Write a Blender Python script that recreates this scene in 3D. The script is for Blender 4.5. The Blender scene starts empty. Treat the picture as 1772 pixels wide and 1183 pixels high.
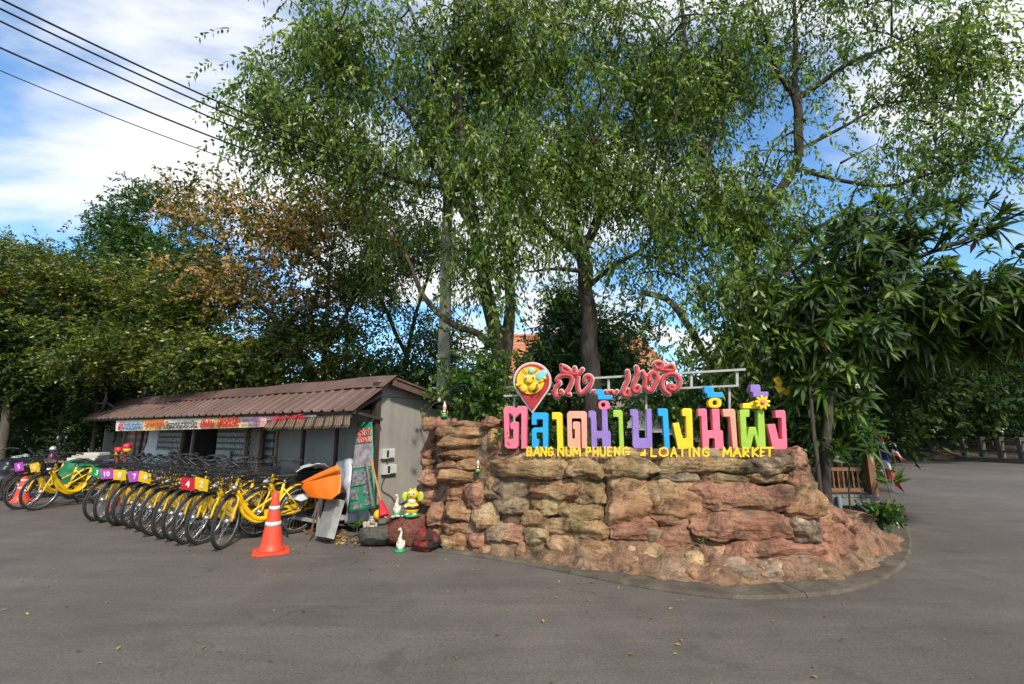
import bpy, bmesh, math, random
import numpy as np
from mathutils import Vector, Matrix

# ------------------------------------------------------------------ camera, sky, sun, exposure
scene = bpy.context.scene
COL = scene.collection
PW, PH, FPX, HORIZON, CAMH = 1772.0, 1183.0, 837.0, 745.0, 1.45
PITCH = math.atan((HORIZON - PH / 2) / FPX)
cam_d = bpy.data.cameras.new('camera')
cam = bpy.data.objects.new('camera', cam_d); COL.objects.link(cam)
cam.location = (0, 0, CAMH)
cam.rotation_euler = (math.pi / 2 + PITCH, 0, 0)
cam_d.sensor_width = 36; cam_d.lens = FPX / PW * 36
cam_d.clip_start = 0.05; cam_d.clip_end = 3000
scene.camera = cam

SUN_EL, SUN_AZ = math.radians(42), math.radians(160)   # azimuth clockwise from +Y: behind the camera, to its right
sd = Vector((math.sin(SUN_AZ) * math.cos(SUN_EL), math.cos(SUN_AZ) * math.cos(SUN_EL), math.sin(SUN_EL)))
sl = bpy.data.lights.new('sun', 'SUN'); sl.energy = 4.0; sl.angle = math.radians(4); sl.color = (1, .93, .82)
so = bpy.data.objects.new('sun', sl); COL.objects.link(so)
so.rotation_euler = sd.to_track_quat('Z', 'Y').to_euler()
so.location = (0, -5, 20)

world = bpy.data.worlds.new('World'); scene.world = world; world.use_nodes = True
nt = world.node_tree; nt.nodes.clear()
def wn(t, **k):
    n = nt.nodes.new(t)
    for a, b in k.items(): setattr(n, a, b)
    return n
sky = wn('ShaderNodeTexSky'); sky.sky_type = 'NISHITA'; sky.sun_disc = False
sky.sun_elevation = SUN_EL; sky.sun_rotation = SUN_AZ; sky.air_density = 1.0; sky.dust_density = .4; sky.ozone_density = 2.5
tc = wn('ShaderNodeTexCoord')
sep = wn('ShaderNodeSeparateXYZ'); nt.links.new(tc.outputs['Generated'], sep.inputs[0])
zc = wn('ShaderNodeMath', operation='MAXIMUM'); zc.inputs[1].default_value = 0.0; nt.links.new(sep.outputs[2], zc.inputs[0])
za = wn('ShaderNodeMath', operation='ADD'); za.inputs[1].default_value = .22; nt.links.new(zc.outputs[0], za.inputs[0])
dx = wn('ShaderNodeMath', operation='DIVIDE'); nt.links.new(sep.outputs[0], dx.inputs[0]); nt.links.new(za.outputs[0], dx.inputs[1])
dy = wn('ShaderNodeMath', operation='DIVIDE'); nt.links.new(sep.outputs[1], dy.inputs[0]); nt.links.new(za.outputs[0], dy.inputs[1])
cmb = wn('ShaderNodeCombineXYZ'); nt.links.new(dx.outputs[0], cmb.inputs[0]); nt.links.new(dy.outputs[0], cmb.inputs[1])
mp = wn('ShaderNodeMapping'); mp.inputs['Rotation'].default_value = (0, 0, math.radians(25)); mp.inputs['Scale'].default_value = (1.0, 1.7, 1)
mp.inputs['Location'].default_value = (CLOUDX if 'CLOUDX' in globals() else 3.1, 1.3, 0)
nt.links.new(cmb.outputs[0], mp.inputs[0])
n1 = wn('ShaderNodeTexNoise'); n1.inputs['Scale'].default_value = .85; n1.inputs['Detail'].default_value = 8; n1.inputs['Roughness'].default_value = .52; n1.inputs['Distortion'].default_value = .35
nt.links.new(mp.outputs[0], n1.inputs['Vector'])
cr = wn('ShaderNodeValToRGB'); cr.color_ramp.elements[0].position = .435; cr.color_ramp.elements[1].position = .58
cr.color_ramp.interpolation = 'EASE'
nt.links.new(n1.outputs[0], cr.inputs[0])
n2 = wn('ShaderNodeTexNoise'); n2.inputs['Scale'].default_value = 2.6; n2.inputs['Detail'].default_value = 6
nt.links.new(mp.outputs[0], n2.inputs['Vector'])
cc = wn('ShaderNodeMix', data_type='RGBA'); cc.inputs[6].default_value = (7.2, 7.6, 8.2, 1); cc.inputs[7].default_value = (9.8, 9.7, 9.5, 1)
nt.links.new(n2.outputs[0], cc.inputs[0])
sk = wn('ShaderNodeMix', data_type='RGBA', blend_type='MULTIPLY'); sk.inputs[0].default_value = 1; sk.inputs[7].default_value = (1.3, 1.8, 2.05, 1)
nt.links.new(sky.outputs[0], sk.inputs[6])
mx = wn('ShaderNodeMix', data_type='RGBA'); nt.links.new(cr.outputs[0], mx.inputs[0]); nt.links.new(sk.outputs[2], mx.inputs[6]); nt.links.new(cc.outputs[2], mx.inputs[7])
bg = wn('ShaderNodeBackground'); bg.inputs['Strength'].default_value = .10
nt.links.new(mx.outputs[2], bg.inputs[0])
wo = wn('ShaderNodeOutputWorld'); nt.links.new(bg.outputs[0], wo.inputs[0])

scene.view_settings.view_transform = 'Standard'; scene.view_settings.look = 'None'
scene.view_settings.exposure = 0.36; scene.view_settings.gamma = 1
scene.view_settings.use_curve_mapping = False
scene.render.engine = 'CYCLES'
scene.cycles.max_bounces = 6; scene.cycles.diffuse_bounces = 3; scene.cycles.glossy_bounces = 3
scene.cycles.transparent_max_bounces = 6; scene.cycles.transmission_bounces = 3
scene.cycles.use_adaptive_sampling = True; scene.cycles.adaptive_threshold = .02
scene.cycles.sample_clamp_indirect = 6

# ------------------------------------------------------------------ helpers
rng = np.random.default_rng(7); random.seed(7)
CT, ST = math.cos(PITCH), math.sin(PITCH)
def ray(px, py):
    a = (px - PW / 2) / FPX; b = (PH / 2 - py) / FPX
    return np.array([a, CT - b * ST, ST + b * CT])
def P(px, py, Y):
    "the point of the place seen at a pixel of the photograph, Y metres ahead"
    d = ray(px, py); t = Y / d[1]
    return np.array([d[0] * t, Y, CAMH + d[2] * t])
def G(px, py, z=0.0):
    "the point of the ground seen at a pixel"
    d = ray(px, py); t = (z - CAMH) / d[2]
    return np.array([d[0] * t, d[1] * t, z])
def project(V):
    V = np.asarray(V, float); x = V[..., 0]; y = V[..., 1]; z = V[..., 2] - CAMH
    w = y * CT + z * ST; u = -y * ST + z * CT
    return PW / 2 + FPX * x / w, PH / 2 - FPX * u / w
def nrm(v):
    v = np.asarray(v, float); return v / (np.linalg.norm(v, axis=-1, keepdims=True) + 1e-12)

def _hash(ix, iy, iz, seed):
    h = (ix * 374761393 + iy * 668265263 + iz * 2147483647 + seed * 1274126177) & 0xffffffff
    h = ((h ^ (h >> 13)) * 1274126177) & 0xffffffff
    return ((h ^ (h >> 16)) & 0xffff) / 65535.0
def vnoise(p, seed=0):
    p = np.asarray(p, float); i = np.floor(p).astype(np.int64); f = p - i; f = f * f * (3 - 2 * f)
    x, y, z = i[..., 0], i[..., 1], i[..., 2]; r = 0
    for a in (0, 1):
        for b in (0, 1):
            for c in (0, 1):
                w = (f[..., 0] if a else 1 - f[..., 0]) * (f[..., 1] if b else 1 - f[..., 1]) * (f[..., 2] if c else 1 - f[..., 2])
                r = r + w * _hash(x + a, y + b, z + c, seed)
    return r * 2 - 1
def fbm(p, oct=4, seed=0):
    p = np.asarray(p, float); r = 0; a = 1
    for o in range(oct):
        r = r + a * vnoise(p * 2 ** o + 17.3 * o, seed + o); a *= .5
    return r

def smooth(me):
    me.polygons.foreach_set('use_smooth', np.ones(len(me.polygons), bool))
class MB:
    def __init__(s): s.V = []; s.F = []; s.M = []; s.n = 0
    def add(s, V, F, m=0):
        V = np.asarray(V, float).reshape(-1, 3)
        s.V.append(V); s.F += [tuple(int(i) + s.n for i in f) for f in F]; s.M += [m] * len(F); s.n += len(V); return s
    def box(s, c, size, R=None, m=0):
        h = np.array(size) / 2
        V = np.array([[x, y, z] for x in (-1, 1) for y in (-1, 1) for z in (-1, 1)]) * h
        if R is not None: V = V @ np.asarray(R).T
        return s.add(V + np.asarray(c), [(0, 1, 3, 2), (4, 6, 7, 5), (0, 4, 5, 1), (2, 3, 7, 6), (0, 2, 6, 4), (1, 5, 7, 3)], m)
    def beam(s, a, b, w, d, up=(0, 0, 1), m=0):
        a = np.asarray(a, float); b = np.asarray(b, float); t = nrm(b - a); up = np.asarray(up, float)
        if abs(t @ up) > .98: up = np.array([0, 1., 0])
        sd_ = nrm(np.cross(t, up)); u = np.cross(sd_, t)
        R = np.stack([t, sd_, u], 1)
        return s.box((a + b) / 2, (np.linalg.norm(b - a), w, d), R, m)
    def tube(s, pts, r, n=8, closed=False, caps=True, flat=None, m=0):
        pts = np.asarray(pts, float); k = len(pts); r = np.broadcast_to(np.asarray(r, float), (k,))
        if closed: T = nrm(np.roll(pts, -1, 0) - np.roll(pts, 1, 0))
        else: T = nrm(np.gradient(pts, axis=0))
        ref = np.array([0, 0, 1.]) if abs(T[0][2]) < .9 else np.array([0, 1., 0])
        if flat is not None: ref = np.asarray(flat, float)
        A = np.zeros_like(pts); a = nrm(np.cross(T[0], ref)); 
        for i in range(k):
            if flat is not None: a = nrm(np.cross(T[i], ref))
            else: a = nrm(a - T[i] * (a @ T[i]))
            A[i] = a
        B = np.cross(T, A)
        th = np.linspace(0, 2 * math.pi, n, endpoint=False)
        fs = 1.0 if flat is None else FLAT
        V = pts[:, None] + r[:, None, None] * (A[:, None] * np.cos(th)[None, :, None] + B[:, None] * np.sin(th)[None, :, None] * fs)
        F = []
        for i in range(k if closed else k - 1):
            j = (i + 1) % k
            for q in range(n):
                F.append((i * n + q, i * n + (q + 1) % n, j * n + (q + 1) % n, j * n + q))
        if caps and not closed: F += [tuple(range(n))[::-1], tuple((k - 1) * n + q for q in range(n))]
        return s.add(V.reshape(-1, 3), F, m)
    def lathe(s, prof, c=(0, 0, 0), n=16, R=None, m=0, sx=1, sy=1):
        prof = np.asarray(prof, float); k = len(prof); th = np.linspace(0, 2 * math.pi, n, endpoint=False)
        V = np.stack([prof[:, 0][:, None] * np.cos(th) * sx, prof[:, 0][:, None] * np.sin(th) * sy, np.repeat(prof[:, 1][:, None], n, 1)], -1).reshape(-1, 3)
        if R is not None: V = V @ np.asarray(R).T
        F = [(i * n + q, i * n + (q + 1) % n, (i + 1) * n + (q + 1) % n, (i + 1) * n + q) for i in range(k - 1) for q in range(n)]
        F += [tuple(range(n))[::-1], tuple((k - 1) * n + q for q in range(n))]
        return s.add(V + np.asarray(c), F, m)
    def ball(s, c, r, n=12, m=0, R=None):
        r = np.broadcast_to(np.asarray(r, float), (3,))
        ph = np.linspace(-math.pi / 2 + .12, math.pi / 2 - .12, max(5, n // 2 + 1)); th = np.linspace(0, 2 * math.pi, n, endpoint=False)
        V = np.stack([np.cos(ph)[:, None] * np.cos(th), np.cos(ph)[:, None] * np.sin(th), np.repeat(np.sin(ph)[:, None], n, 1)], -1).reshape(-1, 3) * r
        if R is not None: V = V @ np.asarray(R).T
        k = len(ph)
        F = [(i * n + q, i * n + (q + 1) % n, (i + 1) * n + (q + 1) % n, (i + 1) * n + q) for i in range(k - 1) for q in range(n)]
        F += [tuple(range(n))[::-1], tuple((k - 1) * n + q for q in range(n))]
        return s.add(V + np.asarray(c), F, m)
    def build(s, name, mats, parent=None, sm=False, local=False):
        V = np.concatenate(s.V) if s.V else np.zeros((0, 3))
        off = np.array(parent.location) if (parent is not None and not local) else np.zeros(3)
        if parent is not None and not local and parent.parent is not None: off = off + np.array(parent.parent.location)
        me = bpy.data.meshes.new(name); me.from_pydata((V - off).tolist(), [], s.F)
        if not isinstance(mats, (list, tuple)): mats = [mats]
        for m_ in mats: me.materials.append(m_)
        if len(mats) > 1: me.polygons.foreach_set('material_index', np.array(s.M, dtype=np.int32))
        if sm: smooth(me)
        me.update()
        return link(name, me, parent)
def link(name, me, parent=None):
    o = bpy.data.objects.new(name, me); COL.objects.link(o)
    if parent is not None: o.parent = parent
    return o
def tag(o, label, cat, group=None):
    o['label'] = label; o['category'] = cat
    if group: o['group'] = group
    return o
def thing(name, label, cat, loc=(0, 0, 0), rz=0, group=None):
    o = bpy.data.objects.new(name, None); COL.objects.link(o); o.empty_display_size = .1
    o.location = [float(v) for v in loc]; o.rotation_euler = (0, 0, rz)
    return tag(o, label, cat, group)
def struct(o): o['kind'] = 'structure'; return o
def stuff(o): o['kind'] = 'stuff'; return o
def quads_mesh(name, Q, mat, rnd=None, parent=None, nv=4, sm=False):
    "many separate quads at once (N,4,3), with one random number per face"
    N = len(Q); me = bpy.data.meshes.new(name)
    off = np.array(parent.location) if parent is not None else np.zeros(3)
    me.vertices.add(N * 4); me.vertices.foreach_set('co', (Q.reshape(-1, 3) - off).astype(np.float32).ravel())
    me.loops.add(N * 4); me.loops.foreach_set('vertex_index', np.arange(N * 4, dtype=np.int32))
    me.polygons.add(N); me.polygons.foreach_set('loop_start', np.arange(0, N * 4, 4, dtype=np.int32))
    try: me.polygons.foreach_set('loop_total', np.full(N, 4, np.int32))
    except Exception: pass
    if rnd is not None:
        at = me.attributes.new('rnd', 'FLOAT', 'FACE'); at.data.foreach_set('value', rnd.astype(np.float32))
    if sm: smooth(me)
    me.materials.append(mat); me.update(calc_edges=True)
    return link(name, me, parent)
def tree_copy(o, parent=None):
    c = o.copy(); COL.objects.link(c); c.parent = parent
    for ch in list(o.children): tree_copy(ch, c)
    return c

# ------------------------------------------------------------------ materials
def newmat(name):
    m = bpy.data.materials.new(name); m.use_nodes = True; n = m.node_tree
    for x in list(n.nodes):
        if x.type != 'OUTPUT_MATERIAL': n.nodes.remove(x)
    return m, n, n.nodes['Material Output'] if 'Material Output' in n.nodes else [x for x in n.nodes if x.type == 'OUTPUT_MATERIAL'][0]
def ramp(n, fac, stops):
    r = n.nodes.new('ShaderNodeValToRGB'); e = r.color_ramp.elements
    while len(e) < len(stops): e.new(.5)
    for i, (p, c) in enumerate(stops): e[i].position = p; e[i].color = (*c, 1) if len(c) == 3 else c
    n.links.new(fac, r.inputs[0]); return r.outputs[0]
def noise(n, vec, scale, detail=4, rough=.5, dist=0):
    t = n.nodes.new('ShaderNodeTexNoise'); t.inputs['Scale'].default_value = scale; t.inputs['Detail'].default_value = detail
    t.inputs['Roughness'].default_value = rough; t.inputs['Distortion'].default_value = dist
    if vec is not None: n.links.new(vec, t.inputs['Vector'])
    return t.outputs[0]
def mixc(n, fac, a, b, bt='MIX'):
    m = n.nodes.new('ShaderNodeMix'); m.data_type = 'RGBA'; m.blend_type = bt
    for s, v in ((0, fac), (6, a), (7, b)):
        if isinstance(v, bpy.types.NodeSocket): n.links.new(v, m.inputs[s])
        elif s == 0: m.inputs[0].default_value = v
        else: m.inputs[s].default_value = (*v, 1)
    return m.outputs[2]
def coords(n, kind='Object', scale=None, rot=None):
    t = n.nodes.new('ShaderNodeTexCoord'); v = t.outputs[kind]
    if scale or rot:
        m = n.nodes.new('ShaderNodeMapping')
        if scale: m.inputs['Scale'].default_value = scale
        if rot: m.inputs['Rotation'].default_value = rot
        n.links.new(v, m.inputs[0]); v = m.outputs[0]
    return v
def bump(n, h, strength, dist, base=None):
    b = n.nodes.new('ShaderNodeBump'); b.inputs['Strength'].default_value = strength; b.inputs['Distance'].default_value = dist
    n.links.new(h, b.inputs['Height'])
    if base is not None: n.links.new(base, b.inputs['Normal'])
    return b.outputs[0]
def bsdf(n, out, col, rough=.6, metal=0, nor=None, spec=.5, coat=0):
    p = n.nodes.new('ShaderNodeBsdfPrincipled')
    if isinstance(col, bpy.types.NodeSocket): n.links.new(col, p.inputs['Base Color'])
    else: p.inputs['Base Color'].default_value = (*col, 1)
    if isinstance(rough, bpy.types.NodeSocket): n.links.new(rough, p.inputs['Roughness'])
    else: p.inputs['Roughness'].default_value = rough
    p.inputs['Metallic'].default_value = metal; p.inputs['Specular IOR Level'].default_value = spec; p.inputs['Coat Weight'].default_value = coat
    if nor is not None: n.links.new(nor, p.inputs['Normal'])
    n.links.new(p.outputs[0], out.inputs[0]); return p
MATS = {}
def pm(name, c1, c2=None, rough=.6, scale=6, metal=0, bs=.15, bscale=40, spec=.5, dirt=.25, coat=0):
    "paint, plastic, wood or metal with uneven tone, a little grime and fine relief"
    if name in MATS: return MATS[name]
    m, n, out = newmat(name); v = coords(n)
    c2 = c2 or tuple(x * .75 for x in c1)
    a = mixc(n, ramp(n, noise(n, v, scale, 5, .6), [(.35, (0, 0, 0)), (.7, (1, 1, 1))]), c1, c2)
    d = ramp(n, noise(n, v, scale * 2.7, 8, .7, .3), [(.5, (0, 0, 0)), (.75, (1, 1, 1))])
    dm = n.nodes.new('ShaderNodeMath'); dm.operation = 'MULTIPLY'; dm.inputs[1].default_value = dirt; n.links.new(d, dm.inputs[0])
    col = mixc(n, dm.outputs[0], a, tuple(x * .35 + .02 for x in c1))
    nz = noise(n, v, bscale, 4)
    rr = n.nodes.new('ShaderNodeMapRange'); rr.inputs[3].default_value = max(.05, rough - .12); rr.inputs[4].default_value = min(1, rough + .12); n.links.new(nz, rr.inputs[0])
    bsdf(n, out, col, rr.outputs[0], metal, bump(n, nz, bs, .01), spec, coat)
    MATS[name] = m; return m
def leafmat(name, stops, trans=.35, rough=.38, spec=.5):
    m, n, out = newmat(name)
    a = n.nodes.new('ShaderNodeAttribute'); a.attribute_name = 'rnd'
    c = ramp(n, a.outputs['Fac'], stops)
    v = coords(n); c = mixc(n, .5, c, ramp(n, noise(n, v, .9, 3), [(.35, (.62, .66, .6)), (.65, (1.25, 1.2, 1.05))]), 'MULTIPLY')
    p = n.nodes.new('ShaderNodeBsdfPrincipled'); n.links.new(c, p.inputs['Base Color']); p.inputs['Roughness'].default_value = rough; p.inputs['Specular IOR Level'].default_value = spec
    t = n.nodes.new('ShaderNodeBsdfTranslucent'); tcol = mixc(n, 1.0, c, (1.5, 1.6, .6), 'MULTIPLY'); n.links.new(tcol, t.inputs[0])
    ms = n.nodes.new('ShaderNodeMixShader'); ms.inputs[0].default_value = trans
    n.links.new(p.outputs[0], ms.inputs[1]); n.links.new(t.outputs[0], ms.inputs[2]); n.links.new(ms.outputs[0], out.inputs[0])
    return m
def rockmat(name, pal, seed=0, scale=2.2):
    m, n, out = newmat(name); v = coords(n)
    vm = n.nodes.new('ShaderNodeMapping'); vm.inputs['Location'].default_value = (seed * 3.7, seed * 1.9, seed * .7); n.links.new(v, vm.inputs[0]); v = vm.outputs[0]
    vs = n.nodes.new('ShaderNodeMapping'); vs.inputs['Scale'].default_value = (1, 1, 3.0); vs.inputs['Rotation'].default_value = (.12, .22, 0); n.links.new(v, vs.inputs[0]); vs = vs.outputs[0]
    a = ramp(n, noise(n, v, scale, 6, .62, .6), [(.3, pal[0]), (.45, pal[1]), (.58, pal[2]), (.72, pal[3])])
    st = noise(n, vs, scale * 3.2, 8, .68, 1.2)
    a = mixc(n, .55, a, ramp(n, st, [(.33, (.35, .34, .33)), (.5, (1, 1, 1)), (.7, (1.35, 1.3, 1.2))]), 'MULTIPLY')
    gr = ramp(n, noise(n, v, scale * 1.6, 5, .6, .8), [(.56, (0, 0, 0)), (.68, (1, 1, 1))])
    gm = n.nodes.new('ShaderNodeMath'); gm.operation = 'MULTIPLY'; gm.inputs[1].default_value = .55; n.links.new(gr, gm.inputs[0])
    a = mixc(n, gm.outputs[0], a, pal[4])
    w0 = coords(n)   # tints that run across neighbouring stones
    tt = ramp(n, noise(n, w0, 1.5, 5, .6, 1.0), [(.32, (.95, .98, .80)), (.46, (1.06, .97, .88)), (.58, (1.15, .93, .86)), (.70, (1.0, 1.0, .92))])
    a = mixc(n, .75, a, tt, 'MULTIPLY')
    dk = ramp(n, noise(n, w0, 2.6, 8, .72, 1.4), [(.37, (.17, .18, .18)), (.48, (.84, .84, .82)), (.66, (1.0, 1.0, 1.0)), (.76, (1.35, 1.3, 1.2))])
    a = mixc(n, .8, a, dk, 'MULTIPLY')
    # thin dark cracks
    w = n.nodes.new('ShaderNodeTexNoise'); w.inputs['Scale'].default_value = scale * 2.3; w.inputs['Detail'].default_value = 7; w.inputs['Distortion'].default_value = 2.6; n.links.new(v, w.inputs['Vector'])
    ab = n.nodes.new('ShaderNodeMath'); ab.operation = 'SUBTRACT'; ab.inputs[1].default_value = .5; n.links.new(w.outputs[0], ab.inputs[0])
    aa = n.nodes.new('ShaderNodeMath'); aa.operation = 'ABSOLUTE'; n.links.new(ab.outputs[0], aa.inputs[0])
    ck = ramp(n, aa.outputs[0], [(0, (.34, .28, .24)), (.022, (1, 1, 1))])
    a = mixc(n, .8, a, ck, 'MULTIPLY')
    a = mixc(n, 1.0, a, (.84, .83, .80), 'MULTIPLY')
    b1 = bump(n, st, .6, .04); b2 = bump(n, noise(n, v, 45, 6, .7), .35, .008, b1)
    b3 = bump(n, ck, .45, .012, b2); b3 = bump(n, noise(n, v, 14, 6, .7, 1.0), .28, .015, b3)
    bsdf(n, out, a, .78, 0, b3, .25)
    return m
PO = ((.17, .095, .055), (.33, .19, .105), (.44, .29, .17), (.55, .42, .27), (.15, .13, .095))
PR = ((.17, .09, .06), (.31, .165, .11), (.41, .235, .155), (.52, .38, .27), (.16, .13, .105))
PY = ((.15, .105, .055), (.33, .235, .12), (.45, .335, .19), (.60, .48, .31), (.10, .105, .08))
PG = ((.12, .10, .075), (.26, .205, .145), (.38, .30, .215), (.49, .40, .29), (.10, .10, .085))
ROCK = {'o': rockmat('rock_orange', PO, 1), 'r': rockmat('rock_red', PR, 2), 'y': rockmat('rock_tan', PY, 3), 'g': rockmat('rock_grey', PG, 4)}
mortar_m = rockmat('mortar', ((.12, .08, .05), (.22, .14, .09), (.31, .215, .145), (.38, .28, .20), (.10, .10, .085)), 5, 3)
# ------------------------------------------------------------------ ground, road, kerb
def asphalt():
    m, n, out = newmat('asphalt'); v = coords(n)
    big = noise(n, v, .35, 5, .6, .4); mid = noise(n, v, 2.2, 6, .65, .5)
    c = ramp(n, big, [(.3, (.088, .075, .064)), (.5, (.108, .092, .079)), (.7, (.131, .113, .098))])
    c = mixc(n, .5, c, ramp(n, mid, [(.3, (.75, .75, .75)), (.7, (1.25, 1.24, 1.22))]), 'MULTIPLY')
    vs = n.nodes.new('ShaderNodeMapping'); vs.inputs['Scale'].default_value = (.25, 1.9, 1); vs.inputs['Rotation'].default_value = (0, 0, -.12); n.links.new(v, vs.inputs[0])
    c = mixc(n, .45, c, ramp(n, noise(n, vs.outputs[0], 1.6, 7, .7, .8), [(.36, (.68, .68, .68)), (.62, (1.2, 1.2, 1.2))]), 'MULTIPLY')
    sp = noise(n, v, 95, 4, .8)
    c = mixc(n, .6, c, ramp(n, sp, [(.32, (.45, .45, .45)), (.5, (1, 1, 1)), (.68, (1.9, 1.85, 1.75))]), 'MULTIPLY')
    vo = n.nodes.new('ShaderNodeTexVoronoi'); vo.inputs['Scale'].default_value = 2.2; vo.inputs['Randomness'].default_value = 1; n.links.new(v, vo.inputs['Vector'])
    sep_ = n.nodes.new('ShaderNodeSeparateColor'); n.links.new(vo.outputs['Color'], sep_.inputs[0])
    rr = n.nodes.new('ShaderNodeMath'); rr.operation = 'MULTIPLY'; rr.inputs[1].default_value = .05; n.links.new(sep_.outputs[0], rr.inputs[0])
    ls = n.nodes.new('ShaderNodeMath'); ls.operation = 'LESS_THAN'; n.links.new(vo.outputs['Distance'], ls.inputs[0]); n.links.new(rr.outputs[0], ls.inputs[1])
    lm = n.nodes.new('ShaderNodeMath'); lm.operation = 'MULTIPLY'; lm.inputs[1].default_value = .8; n.links.new(ls.outputs[0], lm.inputs[0])
    c = mixc(n, lm.outputs[0], c, (.03, .028, .026))
    stn = ramp(n, noise(n, v, .9, 6, .6, .9), [(.63, (0, 0, 0)), (.69, (1, 1, 1))])
    sm_ = n.nodes.new('ShaderNodeMath'); sm_.operation = 'MULTIPLY'; sm_.inputs[1].default_value = .5; n.links.new(stn, sm_.inputs[0])
    c = mixc(n, sm_.outputs[0], c, (.06, .055, .05))
    ag = noise(n, v, 38, 3, .75); c = mixc(n, .55, c, ramp(n, ag, [(.34, (.62, .62, .62)), (.5, (1, 1, 1)), (.66, (1.45, 1.42, 1.38))]), 'MULTIPLY')
    wv = n.nodes.new('ShaderNodeTexNoise'); wv.inputs['Scale'].default_value = 1.4; wv.inputs['Detail'].default_value = 5; n.links.new(v, wv.inputs['Vector'])
    va = n.nodes.new('ShaderNodeVectorMath'); va.operation = 'ADD'; n.links.new(v, va.inputs[0]); n.links.new(wv.outputs['Color'], va.inputs[1])
    vc = n.nodes.new('ShaderNodeTexVoronoi'); vc.feature = 'DISTANCE_TO_EDGE'; vc.inputs['Scale'].default_value = .55; n.links.new(va.outputs[0], vc.inputs['Vector'])
    ck = ramp(n, vc.outputs['Distance'], [(0, (1, 1, 1)), (.006, (0, 0, 0))]); cm = ramp(n, noise(n, v, .6, 3), [(.48, (0, 0, 0)), (.6, (.75, .75, .75))])
    cx = n.nodes.new('ShaderNodeMath'); cx.operation = 'MULTIPLY'; n.links.new(ck, cx.inputs[0]); n.links.new(cm, cx.inputs[1]); c = mixc(n, cx.outputs[0], c, (.035, .031, .028))
    b = bump(n, sp, .5, .006); b = bump(n, mid, .25, .02, b)
    bsdf(n, out, c, .72, 0, b, .42)
    return m
def soilmat(name, a, b_, c_, sc=3):
    m, n, out = newmat(name); v = coords(n)
    c = ramp(n, noise(n, v, sc, 8, .7, .4), [(.3, a), (.5, b_), (.7, c_)])
    c = mixc(n, .6, c, ramp(n, noise(n, v, 70, 4, .7), [(.3, (.6, .6, .6)), (.7, (1.4, 1.35, 1.3))]), 'MULTIPLY')
    bsdf(n, out, c, .95, 0, bump(n, noise(n, v, 30, 6, .7), .6, .02), .2)
    return m
asph = asphalt()
soil = soilmat('soil', (.035, .028, .018), (.06, .045, .03), (.09, .07, .045))
dirt = soilmat('dirt', (.09, .075, .058), (.13, .11, .088), (.17, .145, .115))
conc = soilmat('concrete', (.055, .046, .035), (.095, .078, .059), (.15, .125, .098), 3.5)
edge_px = [(1545, 795), (1541, 815), (1545, 845), (1558, 880), (1572, 915), (1578, 950), (1562, 985), (1520, 1010), (1460, 1027), (1380, 1036), (1270, 1038),
           (1150, 1024), (1010, 998), (900, 976), (800, 961), (700, 948), (640, 940), (590, 930)]
E = np.array([G(*p) for p in edge_px])
def flat(name, pts, z, mat, skirt=0):
    mb = MB(); n = len(pts); V = np.array([[p[0], p[1], z] for p in pts]); F = [tuple(range(n))]
    if skirt:
        V = np.concatenate([V, V - [0, 0, skirt]]); F += [(i, i + n, (i + 1) % n + n, (i + 1) % n) for i in range(n)]
    mb.add(V, F); o = mb.build(name, mat)
    bm = bmesh.new(); bm.from_mesh(o.data); bmesh.ops.triangulate(bm, faces=[f for f in bm.faces if len(f.verts) > 4]); bmesh.ops.recalc_face_normals(bm, faces=bm.faces); bm.to_mesh(o.data); bm.free()
    return struct(o)
gp = MB(); gp.add([[-900, -900, -.9], [900, -900, -.9], [900, 900, -.9], [-900, 900, -.9]], [(0, 1, 2, 3)]); struct(gp.build('ground', soil))
# shed frame of reference: C = its near front corner, AD along the front to the far end, BD to the back
C0 = np.array([-2.10, 7.65, 0.]); AD = np.array([-.836, .549, 0]); BD = np.array([.549, .836, 0])
def SH(t, s, z): return C0 + AD * t + BD * s + np.array([0, 0, z])
lotline = [SH(0.2, -.55, 0), SH(16, -.6, 0), SH(70, -.6, 0)]
flat('road', [(-60, -30), (60, -30), (60, 24.5)] + [tuple(E[0][:2] + [0, .2])] + [tuple(e[:2]) for e in E] + [tuple(p[:2]) for p in lotline], 0, asph, .9)
flat('dirt_lot', [tuple(p[:2]) for p in lotline[::-1]] + [(-1.2, 5.9), (-.9, 7.2), (-.9, 12), (-1.5, 60), (-60, 90)], -.006, dirt, .85)
# kerb: segments along the inner side of the road edge
kerb = bpy.data.objects.new('kerb', None); COL.objects.link(kerb); struct(kerb)
def resample(pts, n):
    pts = np.asarray(pts, float); d = np.r_[0, np.cumsum(np.linalg.norm(np.diff(pts, axis=0), axis=1))]
    s = np.linspace(0, d[-1], n); return np.stack([np.interp(s, d, pts[:, k]) for k in range(pts.shape[1])], 1)
def spline(pts, n):
    "smooth curve through points"
    pts = np.asarray(pts, float); k = len(pts)
    if k < 3: return resample(pts, n)
    d = np.r_[0, np.cumsum(np.linalg.norm(np.diff(pts, axis=0), axis=1) + 1e-9)]
    m = np.gradient(pts, d, axis=0); s = np.linspace(0, d[-1], n); i = np.clip(np.searchsorted(d, s, 'right') - 1, 0, k - 2)
    h = (d[i + 1] - d[i])[:, None]; t = ((s - d[i])[:, None]) / h
    return (2*t**3-3*t**2+1)*pts[i] + (t**3-2*t**2+t)*h*m[i] + (-2*t**3+3*t**2)*pts[i+1] + (t**3-t**2)*h*m[i+1]
Es = spline(E[:16], 113)
bluep = pm('blue_kerb_paint', (.16, .27, .33), (.20, .19, .17), .8, 9, dirt=.7)
T_ = nrm(np.gradient(Es, axis=0)); N_ = np.stack([T_[:, 1], -T_[:, 0], T_[:, 2] * 0], 1)
ctr = np.array([1.5, 6.5, 0])
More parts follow.
